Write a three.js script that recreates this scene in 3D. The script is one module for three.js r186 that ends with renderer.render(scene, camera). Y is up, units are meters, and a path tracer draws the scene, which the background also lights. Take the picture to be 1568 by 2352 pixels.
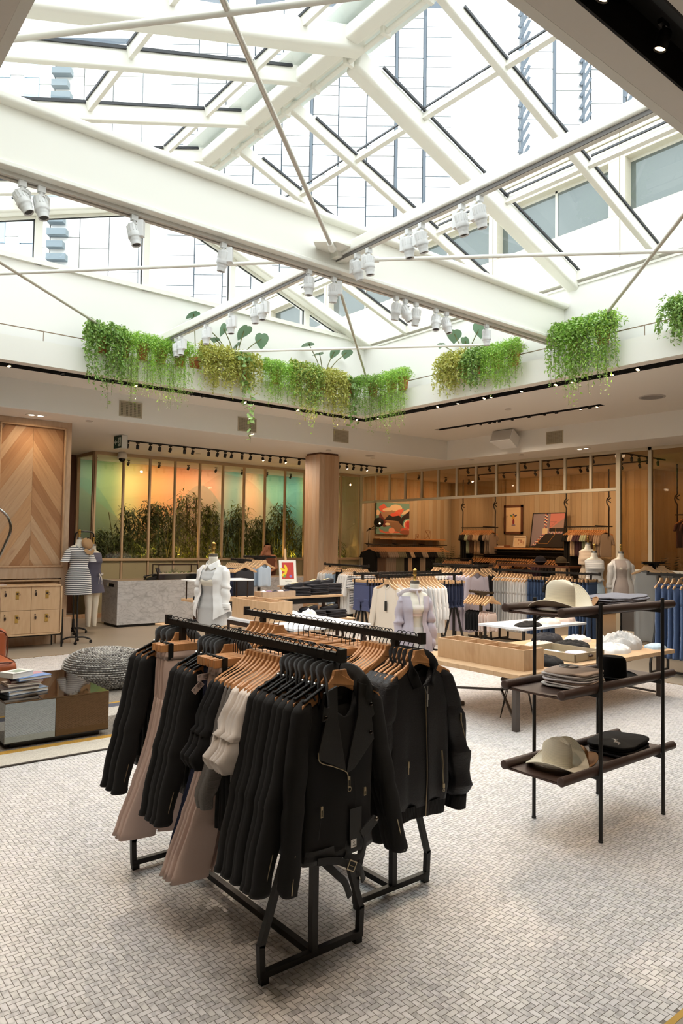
import * as THREE from 'three';
import { RoundedBoxGeometry } from 'three/addons/geometries/RoundedBoxGeometry.js';
import { mergeGeometries } from 'three/addons/utils/BufferGeometryUtils.js';
import { RectAreaLightUniformsLib } from 'three/addons/lights/RectAreaLightUniformsLib.js';
import { ImprovedNoise } from 'three/addons/math/ImprovedNoise.js';
import { MarchingCubes } from 'three/addons/objects/MarchingCubes.js';

// ---------------------------------------------------------------- camera, sky, exposure
const scene = new THREE.Scene();
const rad = (d) => (d * Math.PI) / 180, PI = Math.PI;
const camera = new THREE.PerspectiveCamera(70.93, 1568 / 2352, 0.05, 400);
{
  const yaw = rad(51.123), pitch = rad(2.384), roll = rad(0.853);
  const F0 = new THREE.Vector3(Math.cos(yaw), 0, -Math.sin(yaw)), R0 = new THREE.Vector3(Math.sin(yaw), 0, Math.cos(yaw)), U0 = new THREE.Vector3(0, 1, 0);
  const F = F0.clone().multiplyScalar(Math.cos(pitch)).addScaledVector(U0, Math.sin(pitch)), U = F0.clone().multiplyScalar(-Math.sin(pitch)).addScaledVector(U0, Math.cos(pitch));
  const R = R0.clone().multiplyScalar(Math.cos(roll)).addScaledVector(U, Math.sin(roll)), U2 = R0.clone().multiplyScalar(-Math.sin(roll)).addScaledVector(U, Math.cos(roll));
  camera.position.set(0, 1.75, 0);
  camera.quaternion.setFromRotationMatrix(new THREE.Matrix4().makeBasis(R, U2, F.negate()));
}
const renderer = new THREE.WebGLRenderer({ antialias: true });
renderer.toneMapping = THREE.LinearToneMapping;
renderer.toneMappingExposure = 1.0;
renderer.shadowMap.enabled = true;
RectAreaLightUniformsLib.init();
// bright, thinly clouded day: whiter towards the zenith, soft cloud
{
  const W = 256, H = 128, data = new Float32Array(W * H * 4), n = new ImprovedNoise();
  for (let j = 0; j < H; j++) for (let i = 0; i < W; i++) {
    const el = ((j + 0.5) / H - 0.5) * PI, az = ((i + 0.5) / W) * 2 * PI, x = Math.cos(el) * Math.cos(az), y = Math.sin(el), z = Math.cos(el) * Math.sin(az);
    const c = 0.5 + 0.5 * (n.noise(x * 2.2, y * 2.2, z * 2.2) + 0.5 * n.noise(x * 5 + 7, y * 5, z * 5) + 0.25 * n.noise(x * 11, y * 11 + 3, z * 11));
    const k = y > 0 ? 0.75 + 0.5 * y : 0.25, t = Math.min(1, Math.max(0, (c - 0.15) * 1.6)), o = (j * W + i) * 4;
    data[o] = k * (0.9 + 0.14 * t); data[o + 1] = k * (0.94 + 0.085 * t); data[o + 2] = k * (0.985 - 0.01 * t); data[o + 3] = 1;
  }
  const sky = new THREE.DataTexture(data, W, H, THREE.RGBAFormat, THREE.FloatType);
  sky.mapping = THREE.EquirectangularReflectionMapping; sky.magFilter = sky.minFilter = THREE.LinearFilter; sky.wrapS = THREE.RepeatWrapping; sky.needsUpdate = true;
  scene.background = sky; scene.environment = sky; scene.backgroundIntensity = scene.environmentIntensity = 3.7;
}

// ---------------------------------------------------------------- helpers
let seed = 7;
const rnd = () => { seed = (seed * 1664525 + 1013904223) >>> 0; return seed / 4294967296; };
const rr = (a, b) => a + (b - a) * rnd();
const noise = new ImprovedNoise(), N3 = (x, y, z) => noise.noise(x, y, z);
const V = (x, y, z) => new THREE.Vector3(x, y, z);
const used = {};
const numbered = (n) => { const k = used[n] = (used[n] ?? -1) + 1; return k ? n + '_' + String(k).padStart(3, '0') : n; };
const ORD = ['first', 'second', 'third', 'fourth', 'fifth', 'sixth', 'seventh', 'eighth', 'ninth', 'tenth', 'eleventh', 'twelfth', 'thirteenth', 'fourteenth', 'fifteenth', 'sixteenth', 'seventeenth', 'eighteenth', 'nineteenth', 'twentieth'];
const ord = (i) => ORD[i] ?? (i < 29 ? 'twenty-' + ORD[i - 20] : i === 29 ? 'thirtieth' : i < 39 ? 'thirty-' + ORD[i - 30] : i === 39 ? 'fortieth' : i < 49 ? 'forty-' + ORD[i - 40] : 'fiftieth');
function prep(g) {
  if (!g.attributes.uv) g.setAttribute('uv', new THREE.BufferAttribute(new Float32Array(g.attributes.position.count * 2), 2));
  if (!g.attributes.normal) g.computeVertexNormals();
  for (const k of Object.keys(g.attributes)) if (!['position', 'normal', 'uv'].includes(k)) g.deleteAttribute(k);
  return g;
}
function boxUV(g) {                                        // uv in metres by the dominating side
  const p = g.attributes.position, n = g.attributes.normal, u = new Float32Array(p.count * 2);
  for (let i = 0; i < p.count; i++) {
    const ax = Math.abs(n.getX(i)), ay = Math.abs(n.getY(i)), az = Math.abs(n.getZ(i)), x = p.getX(i), y = p.getY(i), z = p.getZ(i);
    if (ay >= ax && ay >= az) { u[2 * i] = x; u[2 * i + 1] = z; } else if (ax >= az) { u[2 * i] = z; u[2 * i + 1] = y; } else { u[2 * i] = x; u[2 * i + 1] = y; }
  }
  g.setAttribute('uv', new THREE.BufferAttribute(u, 2));
  return g;
}
const flat = (g) => (g.index ? g.toNonIndexed() : g);
const mg = (...l) => { const a = l.flat(9).filter(Boolean).map((g) => flat(prep(g))); return a.length === 1 ? a[0] : mergeGeometries(a); };
const box = (w, h, d, x = 0, y = 0, z = 0, r = 0) => {      // centred on x, z; y is the underside
  const g = r ? new RoundedBoxGeometry(w, h, d, 2, r) : new THREE.BoxGeometry(w, h, d);
  return boxUV(prep(flat(g)).translate(x, y + h / 2, z));
};
const bb = (x0, x1, y0, y1, z0, z1, r) => box(Math.abs(x1 - x0), Math.abs(y1 - y0), Math.abs(z1 - z0), (x0 + x1) / 2, Math.min(y0, y1), (z0 + z1) / 2, r);
const cyl = (r, h, x = 0, y = 0, z = 0, r2 = r, n = 16) => boxUV(prep(new THREE.CylinderGeometry(r2, r, h, n).translate(x, y + h / 2, z)));
const sph = (r, x = 0, y = 0, z = 0, sx = 1, sy = 1, sz = 1, n = 16) => boxUV(prep(new THREE.SphereGeometry(r, n, Math.ceil(n * 0.7)).scale(sx, sy, sz).translate(x, y, z)));
const bar = (a, b, w, h = w, r = 0) => {                    // straight box bar between two points, h is its upright side
  const A = V(...a), B = V(...b), L = A.distanceTo(B), g = r === 'round' ? new THREE.CylinderGeometry(w, w, L, 12).rotateX(PI / 2) : r ? new RoundedBoxGeometry(w, h, L, 2, r) : new THREE.BoxGeometry(w, h, L);
  boxUV(prep(g)); const o = new THREE.Object3D(); o.position.copy(A).lerp(B, 0.5);
  if (Math.abs(B.x - A.x) + Math.abs(B.z - A.z) < 1e-5) o.rotation.x = PI / 2; else o.lookAt(B);
  o.updateMatrix(); return g.applyMatrix4(o.matrix);
};
const rod = (a, b, r, n = 8) => { const A = V(...a), B = V(...b), g = new THREE.CylinderGeometry(r, r, A.distanceTo(B), n), o = new THREE.Object3D(); o.position.copy(A).lerp(B, 0.5); o.quaternion.setFromUnitVectors(V(0, 1, 0), B.clone().sub(A).normalize()); o.updateMatrix(); return boxUV(prep(g.applyMatrix4(o.matrix))); };
const tube = (pts, r, seg = 24, n = 8, closed = false) => prep(new THREE.TubeGeometry(new THREE.CatmullRomCurve3(pts.map((p) => V(...p)), closed, 'centripetal'), seg, r, n, closed));
const lathe = (pts, n = 24) => boxUV(prep(new THREE.LatheGeometry(pts.map((p) => new THREE.Vector2(...p)), n)));
const poly = (pts, d, bev = 0) => { const s = new THREE.Shape(pts.map((p) => new THREE.Vector2(...p))); return boxUV(prep(new THREE.ExtrudeGeometry(s, { depth: d, bevelEnabled: bev > 0, bevelSize: bev, bevelThickness: bev, bevelSegments: 2, steps: 1, curveSegments: 10 }))); };
const mv = (g, x = 0, y = 0, z = 0, ry = 0, rx = 0, rz = 0, s = 1) => g.clone().applyMatrix4(new THREE.Matrix4().compose(V(x, y, z), new THREE.Quaternion().setFromEuler(new THREE.Euler(rx, ry, rz, 'YXZ')), V(s, s, s)));
// surface through rings of points: f(u, v) -> [x, y, z], u round (closed), v along
function surf(f, nu, nv, { closed = true, cap0 = false, cap1 = false, uvs = null } = {}) {
  const pos = [], uv = [], idx = [];
  for (let j = 0; j <= nv; j++) for (let i = 0; i <= nu; i++) { const u = i / nu, v = j / nv, p = f(closed ? u % 1 : u, v); pos.push(...p); if (uvs) uv.push(...uvs(u, v, p)); else uv.push(u, v); }
  const w = nu + 1;
  for (let j = 0; j < nv; j++) for (let i = 0; i < nu; i++) { const a = j * w + i; idx.push(a, a + 1, a + w, a + 1, a + w + 1, a + w); }
  for (const [on, j, flip] of [[cap0, 0, 0], [cap1, nv, 1]]) if (on) {
    const c = [0, 0, 0]; for (let i = 0; i < nu; i++) for (let k = 0; k < 3; k++) c[k] += pos[(j * w + i) * 3 + k] / nu;
    const at = pos.length / 3; pos.push(...c); uv.push(0.5, 0.5);
    for (let i = 0; i < nu; i++) flip ? idx.push(at, j * w + i, j * w + i + 1) : idx.push(at, j * w + i + 1, j * w + i);
  }
  const g = new THREE.BufferGeometry(); g.setAttribute('position', new THREE.Float32BufferAttribute(pos, 3)); g.setAttribute('uv', new THREE.Float32BufferAttribute(uv, 2)); g.setIndex(idx); g.computeVertexNormals();
  if (closed) { const n = g.attributes.normal, t = V(0, 0, 0); for (let j = 0; j <= nv; j++) { const a = j * w, b = a + nu; t.set(n.getX(a) + n.getX(b), n.getY(a) + n.getY(b), n.getZ(a) + n.getZ(b)).normalize(); n.setXYZ(a, t.x, t.y, t.z); n.setXYZ(b, t.x, t.y, t.z); } }
  return g;
}
const lerp = THREE.MathUtils.lerp, clamp = THREE.MathUtils.clamp, sstep = THREE.MathUtils.smoothstep;
const prof = (pts, t) => { for (let i = 1; i < pts.length; i++) if (t <= pts[i][0] || i === pts.length - 1) { const a = pts[i - 1], b = pts[i], k = clamp((t - a[0]) / (b[0] - a[0] || 1), 0, 1), s = k * k * (3 - 2 * k); return a.slice(1).map((v, n) => lerp(v, b[n + 1], s)); } };

function obj(name, geo, mat, parent = scene) {
  const o = new THREE.Mesh(Array.isArray(geo) ? mg(geo) : prep(geo), mat); o.name = parent === scene ? numbered(name) : name; o.castShadow = o.receiveShadow = true; parent.add(o); return o;
}
function tag(o, label, category, group) { o.userData.label = label; o.userData.category = category; if (group) o.userData.group = group; return o; }
function thing(name, label, category, [x, y, z] = [0, 0, 0], turn = 0, group) { const o = new THREE.Group(); o.name = numbered(name); scene.add(o); o.position.set(x, y, z); o.rotation.y = turn; return tag(o, label, category, group); }
function dup(root, [x, y, z], turn, label, group) { const r = root.clone(); r.name = numbered(root.name.replace(/_\d{3}$/, '')); scene.add(r); r.position.set(x, y, z); r.rotation.y = turn; r.userData = { ...root.userData, label: label ?? root.userData.label, group: group ?? root.userData.group }; return r; }
function struct(name, geo, mat, parent = scene) { const o = obj(name, geo, mat, parent); if (parent === scene) o.userData.kind = 'structure'; return o; }
function sgroup(name, [x, y, z] = [0, 0, 0]) { const o = new THREE.Group(); o.name = name; o.position.set(x, y, z); o.userData.kind = 'structure'; scene.add(o); return o; }
function spot(x, y, z, tx, ty, tz, I, deg, col = 0xffd6a8, blend = 0.6, size = 2) {
  const l = new THREE.SpotLight(col, I, 0, rad(deg), blend, 2); l.position.set(x, y, z); l.target.position.set(tx, ty, tz); l.castShadow = true; l.shadow.radius = size; scene.add(l, l.target); l.name = 'spot_light_lamp'; return l;
}

// ---------------------------------------------------------------- textures and materials
function tex(w, h, f, { srgb = true, rep = [1, 1] } = {}) {
  const d = new Uint8Array(w * h * 4);
  for (let y = 0; y < h; y++) for (let x = 0; x < w; x++) { const c = f(x / w, y / h, x, y), o = (y * w + x) * 4; for (let k = 0; k < 3; k++) d[o + k] = clamp(c[k] * 255, 0, 255); d[o + 3] = 255; }
  const t = new THREE.DataTexture(d, w, h); t.magFilter = t.minFilter = THREE.LinearFilter; t.wrapS = t.wrapT = THREE.RepeatWrapping; t.repeat.set(...rep); if (srgb) t.colorSpace = THREE.SRGBColorSpace; t.needsUpdate = true; return t;
}
function ctex(w, h, draw, { srgb = true, rep = [1, 1] } = {}) { const c = document.createElement('canvas'); c.width = w; c.height = h; draw(c.getContext('2d'), w, h); const t = new THREE.CanvasTexture(c); t.wrapS = t.wrapT = THREE.RepeatWrapping; t.repeat.set(...rep); if (srgb) t.colorSpace = THREE.SRGBColorSpace; return t; }
const pn = (x, y, px, py, k = 0) => {                       // noise that repeats every px, py
  const a = N3(x, y, k), b = N3(x - px, y, k), c = N3(x, y - py, k), d = N3(x - px, y - py, k), u = x / px, v = y / py;
  return lerp(lerp(a, b, u), lerp(c, d, u), v);
};
const hx = (h) => { const c = new THREE.Color(h); const s = c.clone().convertLinearToSRGB(); return [s.r, s.g, s.b]; };
const std = (color, rough = 0.6, more = {}) => new THREE.MeshStandardMaterial({ color, roughness: rough, ...more });
const phys = (color, rough, more = {}) => new THREE.MeshPhysicalMaterial({ color, roughness: rough, ...more });
function woodTex(base, dark, knots, k, w = 256, h = 512) {  // grain runs along v
  const A = hx(base), B = hx(dark);
  return tex(w, h, (u, v) => {
    let g = 0.35 * pn(u * 6, v * 2, 6, 2, k) + 0.35 * pn(u * 24, v * 3, 24, 3, k + 3) + 0.3 * pn(u * 90, v * 6, 90, 6, k + 5);
    const ring = Math.sin((u * 5 + 1.3 * pn(u * 2, v * 1.5 * 2, 2, 3, k + 8)) * 2 * PI * 2) * 0.05; let t = clamp(0.33 + g * 0.75 + ring, 0, 1);
    const kn = pn(u * 5, v * 4, 5, 4, k + 21); if (knots && kn > 0.42) t = clamp(t + (kn - 0.42) * knots, 0, 1.6);
    return [0, 1, 2].map((c) => lerp(A[c], B[c], t));
  });
}
const grain = tex(256, 256, (u, v) => { const n = 0.5 + 0.5 * pn(u * 64, v * 64, 64, 64, 2) + 0.25 * pn(u * 16, v * 16, 16, 16, 4); return [n, n, n]; }, { srgb: false });
const rep = (t, x, y) => { const c = t.clone(); c.repeat.set(x, y); c.needsUpdate = true; return c; };
const weave = tex(128, 128, (u, v) => { const s = 0.5 + 0.25 * Math.sin(u * 2 * PI * 24) * Math.sin(v * 2 * PI * 24) + 0.3 * pn(u * 32, v * 32, 32, 32, 9); return [s, s, s]; }, { srgb: false });
const weaveM = rep(weave, 12, 12);
const cloth = (color, rough = 0.9, sheen = 0.15, bump = 0.0006) => phys(color, rough, { sheen, sheenRoughness: 0.6, sheenColor: new THREE.Color(color), bumpMap: weaveM, bumpScale: bump, side: THREE.DoubleSide });
const heather = (a, b, k = 1) => { const A = hx(a), B = hx(b); return tex(128, 128, (u, v) => { const t = clamp(0.5 + 0.9 * pn(u * 50, v * 24, 50, 24, k) + 0.5 * pn(u * 90, v * 90, 90, 90, k + 2), 0, 1); return [0, 1, 2].map((c) => lerp(A[c], B[c], t)); }, { rep: [7, 7] }); };
const clothT = (map, rough = 0.92) => phys(0xffffff, rough, { map, sheen: 0.1, side: THREE.DoubleSide, bumpMap: weaveM, bumpScale: 0.0005 });
const oakT = woodTex('#cfae8a', '#a98260', 1.6, 1), oak2T = woodTex('#d3b28c', '#b48d66', 1.2, 11), beamT = woodTex('#ccb196', '#a88869', 2.6, 31), warmT = woodTex('#b5a68c', '#a39377', 0, 41), hangT = woodTex('#cf9a68', '#b47b4a', 0, 51, 128, 256), hang2T = woodTex('#d9b48a', '#c19262', 0, 61, 128, 256), darkT = woodTex('#6b432c', '#4c2d1c', 0, 71, 128, 256);
const M = {
  white: std('#eeece2', 0.45), paint: std('#f0eee8', 0.8), ceil: std('#e8e2d8', 0.9), wall: std('#ded3bf', 0.85), black: std('#151515', 0.45), blackM: std('#1c1a19', 0.38, { metalness: 0.5 }), seal: std('#26282c', 0.5), steel: std('#c9c9c7', 0.3, { metalness: 1 }), zip: std('#b9a98c', 0.3, { metalness: 1 }), brass: std('#c9a45a', 0.28, { metalness: 1 }), rodM: std('#cfcabf', 0.35, { metalness: 0.35 }), spotW: std('#e4e4e2', 0.4), bronze: std('#3a2a22', 0.45, { metalness: 0.4 }), iron: std('#3c3833', 0.4, { metalness: 0.7 }),
  oak: std('#ffffff', 0.55, { map: oakT }), oak2: std('#ffffff', 0.5, { map: oak2T }), beam: std('#ffffff', 0.65, { map: beamT }), warm: std('#ffffff', 0.6, { map: warmT }), dark: std('#ffffff', 0.6, { map: darkT }), hang: std('#ffffff', 0.42, { map: rep(hangT, 6, 3) }), hang2: std('#ffffff', 0.45, { map: rep(hang2T, 6, 3) }),
  mullion: std('#c0a888', 0.5), panelG: std('#a99f7c', 0.7), glass: phys('#ffffff', 0.02, { transmission: 1, thickness: 0, ior: 1.45, side: THREE.DoubleSide }), form: std('#e6dfcf', 0.8, { bumpMap: weaveM, bumpScale: 0.0003 }),
};
M.skyGlass = phys('#f4fbff', 0.02, { transmission: 1, thickness: 0, ior: 1.3, side: THREE.DoubleSide });
M.tint = phys('#e8dcc8', 0.02, { transmission: 1, thickness: 0, ior: 1.4, side: THREE.DoubleSide });
// ================================================================ floor
const marbleT = tex(512, 512, (u, v) => {
  const a = pn(u * 5, v * 5, 5, 5, 3), b = pn(u * 12 + 2 * a, v * 12, 12, 12, 7) * 0.6 + pn(u * 30, v * 30, 30, 30, 9) * 0.4, vein = Math.pow(1 - Math.min(1, Math.abs(pn(u * 6 + 0.9 * b, v * 9 + 1.1 * b, 6, 9, 13)) * 5), 3), g = 0.93 + 0.06 * a + 0.05 * b - 0.2 * vein * (0.4 + 0.6 * Math.max(0, a + 0.5));
  return [g, g * 0.99, g * 0.98];
});
{
  const FW = 9.16, FB = -11.06, FL = 0.5, FN = -1.34;
  const beigeT = tex(512, 512, (u, v) => { const n = 0.6 * pn(u * 4, v * 4, 4, 4, 2) + 0.3 * pn(u * 40, v * 40, 40, 40, 6) + 0.15 * pn(u * 120, v * 120, 120, 120, 8), g = 0.62 + 0.035 * n; return [g, g * 0.925, g * 0.82]; }, { rep: [0.4, 0.4] });
  const beige = std('#ffffff', 0.42, { map: beigeT });
  struct('floor', [bb(-6, FL, -0.12, 0, -24, 6), bb(FW, 24, -0.12, 0, -24, 6), bb(FL, FW, -0.12, 0, -24, FB), bb(FL, FW, -0.12, 0, FN, 6)], beige);
  struct('trim_1', [bb(FL - 0.006, FL + 0.006, -0.05, 0.001, FB, FN), bb(FW - 0.006, FW + 0.006, -0.05, 0.001, FB, FN), bb(FL, FW, -0.05, 0.001, FB - 0.006, FB + 0.006), bb(FL, FW, -0.05, 0.001, FN - 0.012, FN + 0.012)], M.brass);
  const tf = struct('floor_tiled', bb(FL, FW, -0.12, -0.0018, FB, FN), std('#8d857d', 0.9));
  // herringbone of marble tiles, 25 x 50 mm
  const w = 0.0258, L = 2 * w, mats = [0, 1, 2, 3].map((k) => { const t = rep(marbleT, 1.2, 1.2); t.offset.set(k * 0.27, k * 0.61); t.needsUpdate = true; return std('#ffffff', 0.3, { map: t }); });
  const tg = (lx, lz, k) => { const g = new THREE.BoxGeometry(lx - 0.003, 0.006, lz - 0.003); boxUV(prep(g)); const uv = g.attributes.uv; for (let i = 0; i < uv.count; i++) uv.setXY(i, uv.getX(i) + k * 0.37, uv.getY(i) + k * 0.71); return g; };
  const geo = [0, 1, 2, 3].map((k) => [tg(L, w, k), tg(w, L, k + 0.5)]);
  const cam = camera.position, list = [], fr = new THREE.Frustum().setFromProjectionMatrix(new THREE.Matrix4().multiplyMatrices(camera.projectionMatrix, camera.matrixWorld.clone().compose(camera.position, camera.quaternion, V(1, 1, 1)).invert()));
  const NX = Math.ceil((FW - FL) / w), NZ = Math.ceil((FN - FB) / w), p = V(0, 0, 0);
  for (let j = 0; j <= NZ; j++) for (let i = 0; i <= NX; i++) {       // one tile starts where (i - j) mod 4 says
    const m = (((i + j) % 4) + 4) % 4, x0 = FL + i * w, z0 = FN - j * w;
    let cx, cz, d; if (m === 0) { d = 0; cx = x0 + w; cz = z0 - w / 2; } else if (m === 2) { d = 1; cx = x0 + w / 2; cz = z0 - w; } else continue;
    if (cx > FW - 0.026 || cz < FB + 0.026 || cx < FL + 0.02) continue;
    p.set(cx, 0, cz); const dist = Math.hypot(cx - cam.x, 1.75, cz - cam.z);
    if (!fr.intersectsSphere(new THREE.Sphere(p, 0.7))) continue;
    list.push([cx, cz, d, dist, fr.containsPoint(p) ? dist : dist + 50]);
  }
  list.sort((a, b) => a[4] - b[4]);
  const lists = [0, 1, 2, 3].map(() => [[], []]), tone = () => { const t = rnd(); return t < 0.1 ? rr(0.78, 0.88) : t < 0.2 ? rr(0.97, 1.02) : rr(0.9, 0.97); };
  const cm = []; for (let k = 0; k < 4; k++) for (let s = 0; s < 5; s++) { const m = mats[k].clone(); const t = [0.76, 0.88, 0.93, 0.97, 1][s]; m.color.setRGB(t, t * rr(0.985, 1), t * rr(0.965, 1.0)); cm.push(m); }
  list.forEach(([x, z, d], n) => {
    const k = Math.floor(rnd() * 4);
    if (n < 300) { const o = obj('tile', geo[k][d], cm[k * 5 + (rnd() < 0.15 ? 0 : 1 + Math.floor(rnd() * 4))], tf); o.position.set(x, -0.003, z); } else lists[k][d].push([x, z]);
  });
  lists.forEach((q, k) => q.forEach((l, d) => {
    const im = new THREE.InstancedMesh(geo[k][d], mats[k], l.length), m4 = new THREE.Matrix4(), c = new THREE.Color();
    l.forEach(([x, z], n) => { im.setMatrixAt(n, m4.makeTranslation(x, -0.003, z)); const t = tone(); im.setColorAt(n, c.setRGB(t, t * rr(0.985, 1), t * rr(0.97, 1.01))); });
    im.name = 'tile_field'; im.receiveShadow = im.castShadow = true; im.userData.kind = 'stuff'; tf.add(im);
  }));
}
// ================================================================ ceilings, bulkhead, fascia of the roof opening
const WX0 = 0.86, WX1 = 8.8, WZ0 = -10.33, WZ1 = -1.95, HC = 4.14, HL = 3.69, BX = 12.39, BZ = -11.47, FT = 4.48, UX0 = 0.56, UX1 = 9.1, UZ0 = -10.63, UZ1 = -1.65;
{
  // inner ceiling 4.14 high with a slot for the black track, 0.23 behind the edge
  const a = 0.19, b = 0.45;
  const ringAt = (o0, o1, y0, y1) => [bb(WX0 - o1, WX0 - o0, y0, y1, WZ0 - o1, WZ1 + o1), bb(WX1 + o0, WX1 + o1, y0, y1, WZ0 - o1, WZ1 + o1), bb(WX0 - o0, WX1 + o0, y0, y1, WZ0 - o1, WZ0 - o0), bb(WX0 - o0, WX1 + o0, y0, y1, WZ1 + o0, WZ1 + o1)];
  // second slot, right-hand ceiling, and its remainder
  const sx0 = 10.93, sx1 = 11.1, sz0 = -10.5, sz1 = -6.66;
  struct('ceiling', [ringAt(0.05, a, HC, FT - 0.03), bb(-6, WX0 - b, HC, FT, -24, 6), bb(WX1 + b, sx0, HC, FT, BZ, 6), bb(sx1, BX + 0.03, HC, FT, BZ, 6), bb(sx0, sx1, HC, FT, BZ, sz0), bb(sx0, sx1, HC, FT, sz1, 6), bb(WX0 - b, WX1 + b, HC, FT, BZ - 0.03, WZ0 - b), bb(WX0 - b, WX1 + b, HC, FT, WZ1 + b, 6)], M.ceil);
  struct('ceiling_slot', [ringAt(a, b, FT - 0.14, FT), bb(sx0, sx1, FT - 0.14, FT, sz0, sz1), ringAt(a, a + 0.012, HC + 0.001, FT - 0.1), ringAt(b - 0.012, b, HC + 0.001, FT - 0.1), bb(sx0, sx0 + 0.01, HC + 0.001, FT - 0.1, sz0, sz1), bb(sx1 - 0.01, sx1, HC + 0.001, FT - 0.1, sz0, sz1)], std('#1a1817', 0.8));
  struct('ceiling_low', [bb(-6, 24, HL + 0.001, HL + 0.3, -24, BZ - 0.03), bb(BX + 0.03, 24, HL + 0.001, HL + 0.3, BZ - 0.03, 6)], M.ceil);
  struct('bulkhead', [bb(-6, BX + 0.06, HL, FT, BZ - 0.06, BZ), bb(BX, BX + 0.06, HL, FT, BZ, 6)], M.paint);
  struct('ceiling_fascia', [bb(WX0 - 0.05, WX0, HC - 0.001, FT, WZ0, WZ1), bb(WX1, WX1 + 0.05, HC - 0.001, FT, WZ0, WZ1), bb(WX0 - 0.05, WX1 + 0.05, HC - 0.001, FT, WZ0 - 0.05, WZ0), bb(WX0 - 0.05, WX1 + 0.05, HC - 0.001, FT, WZ1, WZ1 + 0.05)], M.white);
  // ledge behind the fascia and the upstand walls that carry the glass roof
  const EY = 5.56, SY = 5.64;
  struct('roof_ledge', ringAt(0.05, 0.34, FT - 0.06, FT - 0.02), M.white);
  struct('wall_upstand_right', bb(UX1, UX1 + 0.25, FT - 0.1, EY, UZ0 - 0.25, UZ1 + 0.25), M.paint);
  struct('wall_upstand_left', bb(UX0 - 0.25, UX0, FT - 0.1, EY, UZ0 - 0.25, UZ1 + 0.25), M.paint);
  struct('wall_upstand_back', bb(UX0, UX1, FT - 0.1, SY, UZ0 - 0.25, UZ0), M.paint);
  struct('wall_upstand_front', bb(UX0, UX1, FT - 0.1, SY, UZ1, UZ1 + 0.25), M.paint);
  // roof deck round the opening
  struct('roof_deck', [bb(-6.2, UX0 - 0.25, FT, FT + 0.25, -24, 6.2), bb(UX1 + 0.25, 24, FT, FT + 0.25, -24, 6.2), bb(UX0 - 0.25, UX1 + 0.25, FT, FT + 0.25, -24, UZ0 - 0.25), bb(UX0 - 0.25, UX1 + 0.25, FT, FT + 0.25, UZ1 + 0.25, 6.2)], std('#b9b6ae', 0.9));
  // brass rail on the ledge with thin posts
  const rl = (n, a0, a1, posts, lab) => { const t = thing(n, lab, 'rail', a0); obj('handrail', bar([0, 0.14, 0], [a1[0] - a0[0], 0.14, a1[2] - a0[2]], 0.012, 0.012), std('#8d7a63', 0.4, { metalness: 0.6 }), t); for (const k of posts) obj('post', bb(-0.004, 0.004, -0.02, 0.14, -0.004, 0.004), std('#8d7a63', 0.4, { metalness: 0.6 }), t).position.set(a0[0] === a1[0] ? 0 : k, 0, a0[0] === a1[0] ? k : 0); };
  rl('ledge_rail', [WX0, FT, WZ0 - 0.02], [WX1, FT, WZ0 - 0.02], [0.9, 2.1, 3.4, 4.7, 6, 7.3], 'thin brown rail along the white ledge under the glass gable wall');
  rl('ledge_rail', [WX1 + 0.02, FT, WZ0], [WX1 + 0.02, FT, WZ1], [1.2, 2.95, 4.55, 5.6, 7], 'thin brown rail along the white ledge on the right side of the roof opening');
}
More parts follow.
